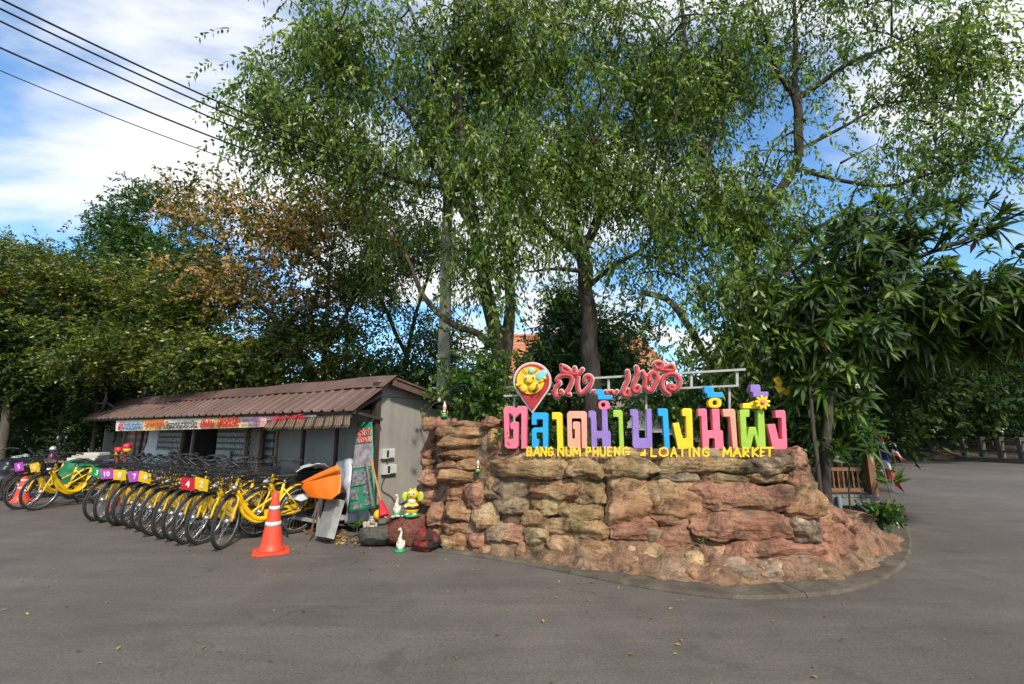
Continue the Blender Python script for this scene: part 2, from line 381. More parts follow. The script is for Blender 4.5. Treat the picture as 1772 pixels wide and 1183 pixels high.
sgn = np.sign(((ctr - Es) * N_).sum(1)); sgn = np.where(sgn == 0, 1, sgn); N_ = N_ * np.sign(sgn[60])
for k in range(14):
    a, b = k * 8, k * 8 + 8
    w = .50 if k < 7 else .30
    mb = MB(); seg = Es[a:b + 1].copy(); nn = N_[a:b + 1]
    L = len(seg); seg[0] += T_[a] * .005; seg[-1] -= T_[b] * .005
    h = .11 if k < 4 else .035
    rows = [seg + [0, 0, -.3], seg + [0, 0, h - .025], seg + nn * .025 + [0, 0, h], seg + nn * w + [0, 0, h + .01], seg + nn * w + [0, 0, -.3]]
    V = np.concatenate(rows); F = [(r * L + i, r * L + i + 1, (r + 1) * L + i + 1, (r + 1) * L + i) for r in range(4) for i in range(L - 1)]
    F += [tuple(r * L for r in range(5)), tuple(r * L + L - 1 for r in range(5))[::-1]]
    V[:, 2] += .006 * fbm(V * 2.3, 2); mb.add(V, F)
    o = mb.build('kerb_stone', bluep if k in (4,) else conc, kerb)

# ------------------------------------------------------------------ rock wall
ALPHA = math.radians(11); ST_ = np.array([math.cos(ALPHA), -math.sin(ALPHA), 0]); SN = np.array([math.sin(ALPHA), math.cos(ALPHA), 0])
SO = np.array([0, 6.0, 0.])
def SP(px, py, off=0.0):
    "pixel -> point on the sign plane (off metres behind it)"
    d = ray(px, py); o = np.array([0, 0, CAMH]); t = ((SO - o) @ SN + off) / (d @ SN); return o + d * t
def plY(px): return float(SP(px, 780, -.12)[1])
ctl = [  # top px, top py, top Y, base px, base py
    (736, 738, 6.85, 730, 926), (754, 728, 6.6, 745, 944), (800, 730, 6.35, 790, 955), (850, 731, 6.2, 845, 965), (872, 776, 6.05, 890, 972),
    (1000, 776, plY(1000), 1000, 988), (1130, 776, plY(1130), 1135, 1010), (1270, 776, plY(1270), 1275, 1024), (1385, 778, plY(1385), 1415, 1012),
    (1408, 800, 5.5, 1490, 1002), (1425, 868, 5.7, 1535, 985), (1478, 892, 5.9, 1560, 955), (1515, 905, 6.1, 1562, 925)]
TOP = np.array([P(a, b, y) for a, b, y, _, _ in ctl]); BOT = np.array([G(c, d) for _, _, _, c, d in ctl])
UU = np.array([(c[0] + c[3]) / 2 for c in ctl], float)
def prof(v): return np.interp(v, [0, .06, .16, .26, .34, 1], [1, .86, .56, .30, .22, 0])
def profr(v): return np.interp(v, [0, .3, .6, 1], [1, .62, .3, 0])
def S(u, v):
    u = np.asarray(u, float); v = np.asarray(v, float)
    Tt = np.stack([np.interp(u, UU, TOP[:, k]) for k in range(3)], -1); B = np.stack([np.interp(u, UU, BOT[:, k]) for k in range(3)], -1)
    w = np.clip((u - 1420) / 60, 0, 1); h = (prof(v) * (1 - w) + profr(v) * w)[..., None]
    lw = np.clip((870 - u) / 40, 0, 1)[..., None]; hl = np.interp(v, [0, .25, .5, .75, 1], [1, .62, .4, .15, 0])[..., None]; h = h * (1 - lw) + hl * lw
    p = Tt * (1 - h) + B * h; p[..., 2] = v * Tt[..., 2]
    return p
gu, gv = np.meshgrid(np.linspace(UU[0], UU[-1], 520), np.linspace(0, 1, 130), indexing='ij')
gS = S(gu, gv); gpx, gpy = project(gS)
def onwall(px, py):
    i = np.argmin((gpx - px) ** 2 + (gpy - py) ** 2); u, v = gu.ravel()[i], gv.ravel()[i]
    p = S(u, v); tu = nrm(S(u + 3, v) - S(u - 3, v)); tv = nrm(S(u, min(1, v + .05)) - S(u, max(0, v - .05)))
    n_ = nrm(np.cross(tu, tv));
    if n_[1] > 0: n_ = -n_
    return p, tu, tv, n_
wall = thing('rock_wall', 'long artificial rock wall of tan, orange and grey boulders carrying the coloured lettering', 'rock wall', (0.8, 6.0, 0))
mu, mv = np.meshgrid(np.linspace(UU[0], UU[-1], 420), np.linspace(-.05, 1, 100), indexing='ij')
V = S(mu, mv); nn = np.zeros_like(V); du = np.gradient(V, axis=0); dv = np.gradient(V, axis=1); nn = nrm(np.cross(du, dv)); nn *= np.where(nn[..., 1:2] > 0, -1, 1)
vz = np.clip(mv, 0, 1)[..., None]
V = V + nn * ((fbm(V * 3.1, 4, 3) * .05 + fbm(V * 11, 3, 9) * .016)[..., None] - .06 * np.clip(vz * 4 - .6, 0, 1) + .015 * np.clip(1 - vz * 5, 0, 1))
# back over the top
back = []
for k, (dy, dz) in enumerate([(.12, 0.0), (.45, -.02), (.8, -.06), (.85, -1.4)]):
    q = V[:, -1].copy(); q += SN * dy; q[:, 2] += dz + (0 if k > 2 else .01 * vnoise(q * 9)); back.append(q)
V = np.concatenate([V, np.stack(back, 1)], 1); nu, nv_ = V.shape[:2]
F = [(i * nv_ + j, (i + 1) * nv_ + j, (i + 1) * nv_ + j + 1, i * nv_ + j + 1) for i in range(nu - 1) for j in range(nv_ - 1)]
MB().add(V.reshape(-1, 3), F).build('mortar', mortar_m, wall, True)

def rock_mesh(sx, sy, sz, seed, nres=14, ex=3.2, amp=1.0, res=None):
    "rounded block -1..1 scaled to half sizes, with strata and pits"
    n = nres; lin = np.linspace(-1, 1, n); faces = []; pts = []
    for ax in range(3):
        for s in (-1, 1):
            a, b = np.meshgrid(lin, lin, indexing='ij'); c = np.full_like(a, s)
            q = [None] * 3; q[ax] = c; q[(ax + 1) % 3] = a; q[(ax + 2) % 3] = b
            base = sum(len(x) for x in pts); pts.append(np.stack(q, -1).reshape(-1, 3))
            for i in range(n - 1):
                for j in range(n - 1):
                    f = (base + i * n + j, base + (i + 1) * n + j, base + (i + 1) * n + j + 1, base + i * n + j + 1)
                    faces.append(f if s > 0 else f[::-1])
    V = np.concatenate(pts)
    key = np.round(V * 1000).astype(int); _, idx, inv = np.unique(key, axis=0, return_index=True, return_inverse=True)
    inv = np.ravel(inv); V = V[idx]; faces = [tuple(int(inv[i]) for i in f) for f in faces]
    V = np.sign(V) * np.abs(V) ** .8
    r = (np.abs(V) ** ex).sum(1) ** (1 / ex); V = V / r[:, None]
    rg = np.random.default_rng(seed * 13 + 1)
    for _ in range(9):   # broken faces
        pn = rg.normal(size=3); pn[1] = -abs(pn[1]); pn /= np.linalg.norm(pn); c_ = rg.uniform(.72, .95); e = np.maximum(0, V @ pn - c_); V = V - e[:, None] * pn * .85
    N = nrm(V); S3 = np.array([sx, sy, sz]); W = V * S3
    m = min(sx, sz)
    d = fbm(W * (.8 / m) + seed * 5.1, 3, seed) * .16 * m
    strat = fbm(W * np.array([1.5, 1.5, 9]) / m * .5 + seed * 2.3, 3, seed + 50) * .10 * m
    rid = -np.abs(fbm(W * (2.1 / m) + seed, 3, seed + 99)) * .12 * m + .03 * m
    W = W + N * ((d + strat + rid) * amp)[:, None]
    return W, faces
def rock_at(x0, y0, x1, y1, kind, seed, out=.0, thick=1.0, name='rock', parent=wall, grow=1.24, rot=0.0):
    p, tu, tv, n_ = onwall((x0 + x1) / 2, (y0 + y1) / 2)
    if x1 < 885: tu = np.array([.98, -.12, 0.]); tv = nrm(np.array([0, .25, 1.])) ; n_ = nrm(np.cross(tu, tv)); n_ = n_ if n_[1] < 0 else -n_
    tu = nrm(tu * [1, 1, .25]); n_ = nrm(n_ - tu * (n_ @ tu)); tv = nrm(np.cross(n_, tu)); tv = tv if tv[2] > 0 else -tv
    sc = math.sqrt(p[1] ** 2 + p[0] ** 2 * .15) / FPX
    # foreshortening of the local surface
    a0 = np.array(project(p)); au = np.array(project(p + tu * .1)); av = np.array(project(p + tv * .1))
    hx = (x1 - x0) / 2 / max(1e-3, abs(au[0] - a0[0])) * .1; hz = (y1 - y0) / 2 / max(1e-3, abs(av[1] - a0[1])) * .1
    hx = min(hx, (x1 - x0) / 2 * sc * 1.7); hz = min(hz, (y1 - y0) / 2 * sc * 2.0)
    hy = min(max(.12, .75 * min(hx, hz)), .24) * thick
    W, F = rock_mesh(hx * grow, hy, hz * grow, seed, nres=int(np.clip(12 + max(hx, hz) * 36, 13, 26)), ex=(2.7 if y0 > 928 else 3.4))
    if rot: c, s = math.cos(rot), math.sin(rot); W = W @ np.array([[c, 0, s], [0, 1, 0], [-s, 0, c]])
    V = p + W[:, :1] * tu + W[:, 1:2] * n_ * -1 + W[:, 2:3] * tv + n_ * (out - hy * (.50 if y0 > 928 else .40))
    V = V + (np.stack([fbm(V * 4.1, 3, 71), fbm(V * 4.1, 3, 72), fbm(V * 4.1, 3, 73)], 1) * .016 + np.stack([fbm(V * 13, 3, 74), fbm(V * 13, 3, 75), fbm(V * 13, 3, 76)], 1) * .005)
    V[:, 2] = np.maximum(V[:, 2], -.02)
    return MB().add(V, F).build(name, ROCK[kind], parent, True)
ROCKS = """764 737 848 758 o|787 727 824 740 r|839 721 872 739 r|842 738 862 772 o|764 756 839 775 o|740 743 759 762 r|731 761 759 789 r|727 786 758 813 r|723 811 771 840 r
716 838 770 873 r|762 775 842 793 o|759 792 790 814 o|789 792 838 815 o|756 814 840 833 o|770 834 808 866 o|806 834 842 875 r|842 828 863 858 y|775 866 820 902 o|818 870 862 908 y|771 900 816 926 o|738 872 776 908 r
728 904 776 938 r|842 906 882 938 g|838 936 882 964 y|812 924 841 961 r|776 924 814 954 o|861 906 908 944 r|862 774 988 791 y|988 774 1130 791 y|1130 774 1265 791 g|1265 774 1368 791 g|860 790 986 822 y|984 796 1040 825 y|1038 794 1140 829 y
861 820 920 867 g|860 860 911 890 g|920 827 1000 867 o|996 829 1046 875 y|919 865 976 893 y|975 873 1041 908 y|906 888 953 917 o|949 896 1040 929 y|1045 831 1119 902 o|1043 898 1130 936 r|1115 906 1148 934 g
880 940 911 970 r|907 944 956 976 y|953 950 997 980 g|905 914 947 942 y|945 924 1000 952 o|993 934 1056 968 o|1000 962 1060 992 y|1055 936 1112 974 y|1058 968 1104 1000 o|1100 960 1146 1006 y|1108 934 1160 962 y
1134 791 1300 819 y|1295 789 1370 816 g|1135 815 1211 837 g|1210 819 1300 841 y|1296 817 1361 836 y|1112 837 1206 909 o|1205 842 1364 886 r|1207 885 1369 932 r|1364 774 1396 817 r|1358 815 1396 840 r|1364 835 1422 889 o|1368 887 1410 937 g
1131 907 1206 943 r|1262 930 1415 963 r|1206 930 1264 956 o|1141 958 1186 1005 g|1184 950 1228 976 y|1186 974 1216 1008 o|1213 968 1258 1009 y|1256 958 1319 999 g|1256 994 1320 1018 y|1318 964 1367 1012 g|1366 974 1417 1012 g|1412 976 1440 1012 g
1411 866 1471 909 r|1392 892 1446 943 o|1424 907 1486 960 r|1410 940 1462 984 r|1455 950 1512 992 o|1480 912 1530 962 r|1438 980 1500 1006 r""".replace('\n', '|').split('|')
for i, r in enumerate(ROCKS):
    a = r.split(); x0, y0, x1, y1 = map(float, a[:4])
    top = y1 <= 792 and x0 > 855; apron = y0 > 928
    o_x = random.uniform(-.03, .04) + (.09 if (785 < y0 < 800 and x0 > 855) else 0) + (.04 if (x1 - x0) > 90 and y0 > 820 else 0) - (.05 if apron else 0)
    rock_at(x0, y0, x1, y1, a[4], 11 + i * 3, out=(-.10 if top else o_x), thick=(.55 if top else (.75 if x0 > 1435 else 1)))
# log-like cap at the left end of the wall
p0 = P(731, 733, 6.45); p1 = P(792, 735, 6.5)
Q = resample([p0, (p0 + p1) / 2 + [0, 0, .01], p1], 24); mb = MB(); rr = .085 + .008 * np.sin(np.arange(24) * 1.3); rr[0] *= .75; rr[-1] *= .8
mb.tube(Q, rr, 20); V = mb.V[0]; mb.V[0] = V + nrm(V - np.repeat(Q, 20, 0)) * (fbm(V * 9, 3)[:, None] * .014)
mb.build('cap_stone', ROCK['r'], wall, True)
# loose boulders in front of the shed corner
def boulder(name, label, x0, y0, x1, y1, base_y, mat, seed, amp=1.0, ex=2.6, dy=.75, group=None):
    g = G((x0 + x1) / 2, base_y); s = g[1] / FPX; hx = (x1 - x0) / 2 * s; hz = (y1 - y0) / 2 * s; hy = hx * dy
    W, F = rock_mesh(hx, hy, hz, seed, 18, ex, amp); V = W + np.array([g[0], g[1] + hy, hz * .93]); V[:, 2] = np.maximum(V[:, 2], 0)
    o = MB().add(V, F).build(name, mat, None, True); return tag(o, label, 'rock', group)
darkgrey = rockmat('rock_dark_grey', ((.075, .078, .07), (.11, .115, .105), (.15, .15, .135), (.19, .18, .15), (.08, .09, .08)), 7)
redrock = rockmat('rock_dark_red', ((.13, .045, .035), (.19, .07, .055), (.24, .09, .07), (.26, .12, .10), (.13, .06, .05)), 8)
lava = rockmat('rock_lava', ((.03, .03, .032), (.045, .04, .042), (.38, .05, .03), (.45, .07, .04), (.05, .03, .03)), 9, 5)
boulder('boulder', 'dark grey rounded boulder with a pale figurine sitting on it beside the road', 613, 916, 684, 951, 950, darkgrey, 5, .5)
boulder('boulder', 'flat topped dark red rock under the bee statue and white goose', 656, 893, 736, 945, 950, redrock, 8, .4, 4.5, .6)
boulder('boulder', 'jagged black and orange red lava rock at the road edge', 706, 925, 758, 960, 959, lava, 12, 1.5, 2.4)
boulder('boulder', 'small tan rock lying between the lava rock and the wall foot', 757, 931, 799, 956, 956, ROCK['y'], 15, .8, 3)
# ------------------------------------------------------------------ lettering
def c2mesh(cu):
    o = bpy.data.objects.new('tmp', cu); COL.objects.link(o); dg = bpy.context.evaluated_depsgraph_get(); me = bpy.data.meshes.new_from_object(o.evaluated_get(dg)); bpy.data.objects.remove(o); return me
def poly_mesh(loops, depth, bev=.006):
    "loops of (s, z) -> solid plate; local x = s, local y = depth, local z = up"
    cu = bpy.data.curves.new('tmp', 'CURVE'); cu.dimensions = '2D'; cu.fill_mode = 'BOTH'; cu.extrude = max(.001, depth / 2 - bev); cu.bevel_depth = bev; cu.bevel_resolution = 2; cu.offset = -bev
    for L in loops:
        sp = cu.splines.new('POLY'); sp.points.add(len(L) - 1); sp.use_cyclic_u = True
        for i, (x, y) in enumerate(L): sp.points[i].co = (x, y, 0, 1)
    me = c2mesh(cu); me.transform(Matrix.Rotation(math.pi / 2, 4, 'X')); return me
def chaikin(L, n=1, q=.18):
    for _ in range(n):
        o = []
        for i in range(len(L)):
            a, b = np.array(L[i]), np.array(L[(i + 1) % len(L)]); d = np.linalg.norm(b - a); k = min(q, .35)
            o += [tuple(a + (b - a) * k), tuple(b - (b - a) * k)]
        L = o
    return L
def rcorner(L, r):
    o = []; n = len(L)
    for i in range(n):
        p, a, b = np.array(L[i], float), np.array(L[i - 1], float), np.array(L[(i + 1) % n], float)
        da, db = np.linalg.norm(a - p), np.linalg.norm(b - p); k = min(r, da * .4, db * .4)
        p1 = p + (a - p) / (da + 1e-9) * k; p2 = p + (b - p) / (db + 1e-9) * k
        o += [tuple(p1), tuple((p1 + p2 + 2 * p) / 4), tuple(p2)]
    return o
def toS(px, py, off):
    p = SP(px, py, off); return ((p - SO) @ ST_, p[2])
def sign_obj(name, loops_px, depth, mat, parent, off=0.0, bev=.006, r=0):
    if r: loops_px = [rcorner(L, r) for L in loops_px]
    loops = [[toS(x, y, off) for x, y in L] for L in loops_px]
    me = poly_mesh(loops, depth, bev)
    M = Matrix(((ST_[0], SN[0], 0, 0), (ST_[1], SN[1], 0, 0), (0, 0, 1, 0), (0, 0, 0, 1)))
    me.transform(M); c = SO + SN * (off + depth / 2); me.transform(Matrix.Translation(Vector(c)))
    if parent is not None: me.transform(Matrix.Translation(-Vector(parent.location) - (Vector(parent.parent.location) if parent.parent else Vector())))
    me.materials.clear(); me.materials.append(mat); return link(name, me, parent)
def paint(name, c): return pm(name, c, tuple(x * .86 for x in c), .6, 5, bs=.3, bscale=55, dirt=.42)
PK = paint('pink_paint', (.82, .155, .24)); PC = paint('peach_paint', (.84, .33, .23)); BL = paint('blue_paint', (.01, .33, .66)); YL = paint('yellow_paint', (.88, .58, .01))
PU = paint('purple_paint', (.27, .17, .49)); GR = paint('lime_paint', (.33, .52, .045))
A_ = lambda L: [(860 + x / 6.815, 680 + y / 6.815) for x, y in L]
B_ = lambda L: [(1110 + x / 6.563, 650 + y / 6.563) for x, y in L]
C_ = lambda L: [(870 + x / 5.5375, 610 + y / 5.5375) for x, y in L]
def oval(cx, cy, rx, ry, n=20, e=2.6): return [(cx + rx * abs(math.cos(t)) ** (2 / e) * (1 if math.cos(t) >= 0 else -1), cy + ry * abs(math.sin(t)) ** (2 / e) * (1 if math.sin(t) >= 0 else -1)) for t in np.linspace(0, 2 * math.pi, n, endpoint=False)]
letters = [
 ('letter', 'tall pink block letter at the left end', PK, [A_([(75,185),(100,155),(180,155),(215,185),(250,150),(325,150),(347,170),(347,628),(285,628),(285,240),(270,240),(215,292),(160,240),(138,240),(138,538),(190,538),(190,425),(158,425),(158,355),(180,335),(235,335),(250,350),(250,600),(225,628),(120,628),(90,600)])]),
 ('letter', 'blue block letter', BL, [A_([(408,255),(430,228),(580,228),(600,245),(600,625),(540,625),(540,465),(465,465),(465,545),(490,545),(490,610),(470,625),(430,625),(410,600),(410,430),(435,405),(540,405),(540,310),(465,310),(465,375),(408,375)])]),
 ('letter', 'yellow hooked letter', YL, [A_([(648,225),(745,225),(765,245),(780,625),(712,625),(700,310),(648,310)])]),
 ('letter', 'peach block letter', PC, [A_([(825,240),(850,212),(1035,212),(1058,235),(1062,626),(1000,626),(993,298),(880,298),(885,538),(918,538),(918,425),(893,425),(893,350),(905,335),(965,335),(980,350),(985,600),(965,626),(860,626),(832,600)])]),
 ('letter', 'purple letter under the pink ring', PU, [A_([(1078,212),(1100,205),(1150,207),(1168,225),(1175,445),(1240,445),(1235,200),(1300,200),(1310,445),(1325,445),(1340,460),(1345,600),(1320,626),(1240,626),(1238,535),(1180,535),(1180,626),(1115,626),(1105,290),(1078,290)])]),
 ('ring_mark', 'pink ring', PK, [A_(oval(1262, 142, 68, 57)), A_(oval(1252, 138, 24, 25))]),
 ('tone_mark', 'blue mark over the pink ring', BL, [C_([(885,350),(955,350),(970,365),(970,405),(1045,405),(1050,450),(910,450),(908,400),(890,395)])]),
 ('letter', 'lime green hooked letter', GR, [A_([(1370,197),(1460,197),(1480,215),(1500,626),(1445,626),(1432,282),(1370,282)])]),
 ('letter', 'purple open letter', PU, [[(1090.4,719),(1090.4,708),(1101,707.5),(1104.5,711),(1105.5,758),(1119.5,758),(1118.2,707),(1127.3,707),(1129,768),(1125,772),(1098,772),(1094.5,767),(1094,719)]]),
 ('letter', 'blue hooked letter', BL, [B_([(185,370),(285,370),(300,385),(325,802),(262,802),(240,458),(190,458)])]),
 ('letter', 'yellow slanting letter', YL, [B_([(460,385),(480,368),(560,370),(575,385),(590,780),(570,804),(430,806),(410,780),(355,545),(370,535),(425,530),(468,710),(515,710),(505,458),(465,458)])]),
 ('letter', 'pink letter under the yellow ring', PK, [B_([(640,375),(720,370),(742,385),(752,620),(815,620),(800,375),(885,375),(895,615),(925,625),(937,780),(915,806),(835,806),(830,710),(768,710),(768,806),(695,806),(680,458),(645,458)])]),
 ('ring_mark', 'yellow ring', YL, [B_(oval(835, 308, 77, 58)), B_(oval(835, 306, 26, 27))]),
 ('tone_mark', 'blue mark over the yellow ring', BL, [B_([(710,118),(800,115),(820,130),(825,185),(930,188),(930,248),(750,250),(748,205),(715,195)])]),
 ('letter', 'peach hooked letter', PC, [B_([(920,378),(1045,375),(1065,395),(1095,806),(1040,806),(1005,465),(935,465)])]),
 ('letter', 'lime green letter with a W foot', GR, [B_([(1115,400),(1135,382),(1228,382),(1228,468),(1188,470),(1198,705),(1222,580),(1300,580),(1327,705),(1320,385),(1392,385),(1415,780),(1395,806),(1320,806),(1280,665),(1242,806),(1165,806),(1135,780)])]),
 ('vowel_mark', 'yellow bar beside the flower', YL, [B_([(1150,312),(1240,308),(1270,285),(1360,290),(1375,372),(1150,372)])]),
 ('tone_mark', 'purple mark over the flower', PU, [B_([(1238,100),(1335,98),(1352,115),(1355,180),(1443,180),(1443,240),(1270,240),(1265,185),(1238,185)])]),
 ('letter', 'pink slanting letter at the right end', PK, [B_([(1520,392),(1615,388),(1635,400),(1660,790),(1640,812),(1510,814),(1490,790),(1430,560),(1445,548),(1520,545),(1560,718),(1600,718),(1590,478),(1525,478)])]),
]
sg = thing('sign_lettering', 'row of big multicoloured Thai block letters standing along the rock wall top', 'sign', SP(1115, 772, .08))
for nm, lab, m_, loops in letters:
    if nm == 'letter': loops = [[(x, y + (4 if y > 766 else 0)) for x, y in L] for L in loops]
    o = sign_obj(nm, loops, .13, m_, sg, 0, .006, 1.3); o['label'] = lab
fl = MB(); c = SP(1319.5, 696.5, -.045)
for k in range(9):
    a = k * 2 * math.pi / 9 + .2; d = ST_ * math.cos(a) + np.array([0, 0, 1]) * math.sin(a); e = np.cross(d, SN)
    fl.ball(c + d * .05, (.036, .013, .018), 10, R=np.stack([d, SN, e], 1))
fo = fl.build('flower', YL, sg, True); fo['label'] = 'yellow flower with a pink centre'
MB().ball(c - SN * .012, (.024, .018, .024), 12).build('flower_centre', PK, fo, True)

# English line: text set in strokes
FONT_H = {
 'A': [[(0,0),(.5,1),(1,0)],[(.2,.35),(.8,.35)]], 'B': [[(0,0),(0,1),(.7,.95),(.75,.6),(.1,.52),(.8,.45),(.85,.08),(0,0)]], 'N': [[(0,0),(0,1),(.9,0),(.9,1)]],
 'G': [[(.9,.85),(.55,1),(.1,.8),(0,.4),(.2,.05),(.6,0),(.9,.15),(.9,.45),(.55,.45)]], 'U': [[(0,1),(0,.2),(.25,0),(.7,0),(.9,.2),(.9,1)]],
 'M': [[(0,0),(.08,1),(.5,.3),(.92,1),(1,0)]], 'P': [[(0,0),(0,1),(.75,.95),(.8,.5),(0,.42)]], 'H': [[(0,0),(0,1)],[(0,.5),(.85,.5)],[(.85,0),(.85,1)]],
 'E': [[(.8,1),(0,1),(0,0),(.8,0)],[(0,.52),(.65,.52)]], 'L': [[(0,1),(0,0),(.8,0)]], 'O': [[(.5,1),(.1,.85),(0,.5),(.1,.15),(.5,0),(.9,.15),(1,.5),(.9,.85),(.5,1)]],
 'T': [[(0,1),(1,1)],[(.5,1),(.5,0)]], 'I': [[(.5,0),(.5,1)]], 'R': [[(0,0),(0,1),(.75,.95),(.8,.55),(0,.45),(.9,0)]], 'K': [[(0,0),(0,1)],[(.8,1),(0,.45),(.85,0)]],
 'f': [[(.75,.75),(.75,.0)],[(.75,.38),(.2,.38)],[(.75,.0),(0,.0)]]}
def strokes(px0, px1, py0, py1, ch, w, mat, parent, off, depth):
    mb = MB()
    for S_ in FONT_H[ch]:
        pts = [(px0 + (px1 - px0) * x, py1 - (py1 - py0) * y) for x, y in S_]
        W = [SP(x, y, off) for x, y in pts]
        for i in range(len(W) - 1):
            a, b = W[i], W[i + 1]; t = nrm(b - a); sd_ = np.cross(t, SN); ext = w * .48
            mb.box((a + b) / 2 + SN * (i * .0008 + len(mb.V) * .0006), (np.linalg.norm(b - a) + 2 * ext, depth, w), np.stack([t, SN, sd_], 1))
    return mb.build('letter', mat, parent)
en = thing('english_sign', 'row of small yellow Latin capitals along the front edge of the rock wall', 'sign', SP(1125, 783, -.15))
eng = [('B',913,921),('A',924,934),('N',937,946),('G',949,957),('N',966,976),('U',980,989),('M',992,1004),('P',1015,1023),('H',1027,1036),('U',1039,1048),('E',1052,1059),('N',1064,1073),('G',1077,1092),('f',1109,1118),
       ('L',1127,1137),('O',1141,1156),('A',1161,1171),('T',1174,1187),('I',1188,1198),('N',1200,1210),('G',1216,1227),('M',1251,1265),('A',1269,1281),('R',1286,1296),('K',1302,1313),('E',1316,1323),('T',1325,1337)]
for ch, a, b in eng:
    if ch == 'G' and a == 1077: b = 1089
    y0, y1 = (774, 788) if a < 1100 else (774.5, 789)
    if ch == 'f': y0, y1 = 777, 787
    strokes(a, b, y0, y1, ch, .019, YL, en, -.215, .03)

# pin and script sign on the rail behind
rd = pm('sign_red', (.42, .018, .02), None, .5, 9, dirt=.15); rd2 = pm('sign_script_red', (.52, .05, .055), (.42, .035, .04), .6, 30, bs=.4, dirt=.35); wt = pm('sign_pale_edge', (.60, .48, .43), (.48, .40, .36), .6, 8)
ye2 = pm('bee_yellow', (.82, .52, .02), None, .45, 12, dirt=.1); cy = pm('bee_wing_cyan', (.22, .55, .55), (.15, .42, .45), .5, 14); bk = pm('black_paint', (.012, .012, .012), None, .4); wh = pm('white_paint', (.72, .72, .70), None, .5, 12, dirt=.3); br = pm('bee_brown', (.25, .09, .04), None, .5)
SGOFF = .32
def pinloop(r, tipy):
    cx_, cy_ = 921, 659; a0 = math.radians(28)
    L = [(cx_ + r * math.cos(t), cy_ - r * math.sin(t)) for t in np.linspace(-a0, math.pi + a0, 26)]
    return L + [(cx_ + .3, tipy)]
pin = thing('map_pin_sign', 'red map pin sign with a cartoon bee mounted on the rail above the letters', 'sign', SP(921, 690, SGOFF))
sign_obj('pin_edge', [pinloop(33, 716)], .06, wt, pin, SGOFF, .004)
sign_obj('pin_face', [pinloop(29.5, 710)], .03, rd, pin, SGOFF - .02, .003)
sign_obj('disc', [[(918 + 24 * math.cos(t), 658 + 24 * math.sin(t)) for t in np.linspace(0, 2 * math.pi, 32, endpoint=False)]], .05, ye2, pin, SGOFF - .045, .004)
FLAT = .6
def cp(x, y, off): return SP(870 + x / 5.5375, 610 + y / 5.5375, off)
bee = MB(); o_ = SGOFF - .06
def blob(mb, x, y, rx, ry, dep, off, rot=0):
    s = cp(0, 0, 0)[1] / FPX / 5.5375; c = cp(x, y, off); c_, s_ = math.cos(rot), math.sin(rot); Z = np.array([0, 0, 1.])
    mb.ball(c, (rx * s, dep, ry * s), 14, R=np.stack([ST_ * c_ + Z * s_, SN, -ST_ * s_ + Z * c_], 1))
blob(bee, 250, 255, 50, 48, .03, o_); blob(bee, 300, 330, 60, 45, .035, o_ + .005, .4); blob(bee, 140, 310, 22, 16, .02, o_); blob(bee, 400, 245, 22, 18, .02, o_)
bee.tube([cp(180, 300, o_), cp(150, 305, o_)], .012, 6); bee.tube([cp(340, 290, o_), cp(390, 255, o_)], .012, 6); blob(bee, 200, 340, 40, 40, .02, o_)
bo = bee.build('bee_figure', ye2, pin, True)
m_ = MB(); blob(m_, 370, 215, 68, 42, .014, o_ + .012, .75); blob(m_, 272, 175, 30, 30, .02, o_ + .004); m_.build('wing', cy, pin, True)
m_ = MB(); blob(m_, 222, 240, 13, 19, .01, o_ - .026); blob(m_, 295, 235, 13, 19, .01, o_ - .022); m_.build('eye_white', wh, bo, True)
m_ = MB(); blob(m_, 224, 243, 7, 11, .008, o_ - .034); blob(m_, 292, 238, 7, 11, .008, o_ - .032); m_.tube([cp(235, 285, o_ - .03), cp(258, 298, o_ - .032), cp(285, 282, o_ - .028)], .003, 5); m_.tube([cp(235, 205, o_), cp(190, 155, o_ - .01)], .004, 5); m_.tube([cp(300, 195, o_), cp(340, 150, o_ - .01)], .004, 5); m_.build('eye', bk, bo, True)
m_ = MB(); m_.tube([cp(290, 375, o_ - .02), cp(325, 340, o_ - .035), cp(330, 300, o_ - .03)], .014, 6); m_.tube([cp(345, 380, o_ - .015), cp(375, 345, o_ - .02)], .010, 6); m_.build('stripe', br, bo, True)

scr = thing('script_sign', 'red Thai script sign with pale outline reading in cursive on the rail', 'sign', SP(1070, 665, SGOFF))
glyphs = [
 ('letter', [[(545,400),(515,425),(500,395),(512,330),(545,285),(522,262),(560,222),(620,215),(665,235),(662,280),(638,340),(615,392),(640,402)],[(545,400),(570,385),(562,370)]], 15),
 ('vowel_mark', [[(562,125),(575,175),(640,195),(720,205),(765,160)],[(562,125),(610,145),(665,195)],[(690,145),(700,190)]], 14),
 ('letter', [[(720,235),(715,300),(748,392),(795,360),(840,300),(852,250),(830,222),(795,230),(785,275)]], 15),
 ('letter', [[(1195,180),(1200,250),(1165,330),(1150,390),(1180,415),(1215,390),(1205,360)],[(1280,140),(1292,200),(1255,300),(1252,360),(1280,380),(1312,350),(1298,325)]], 16),
 ('letter', [[(1340,190),(1368,250),(1370,340),(1410,368),(1458,300),(1480,230),(1450,190),(1412,215),(1408,270)]], 17),
 ('tone_mark', [[(1475,150),(1452,110),(1490,90),(1530,110),(1500,150)],[(1500,155),(1560,140),(1620,120),(1640,160),(1520,165)]], 13),
 ('letter', [[(1625,320),(1595,315),(1600,345),(1640,355),(1685,315),(1692,255),(1655,210),(1600,203),(1545,235),(1522,290),(1538,350),(1590,395)]], 17),
 ('heart', [[(862,372),(885,392),(880,370)]], 11), ('heart', [[(985,372),(1003,392),(1020,372)]], 12), ('heart', [[(1045,372),(1068,398),(1095,370)]], 13)]
sc_ = SP(1070, 665, SGOFF)[1] / FPX / 5.5375
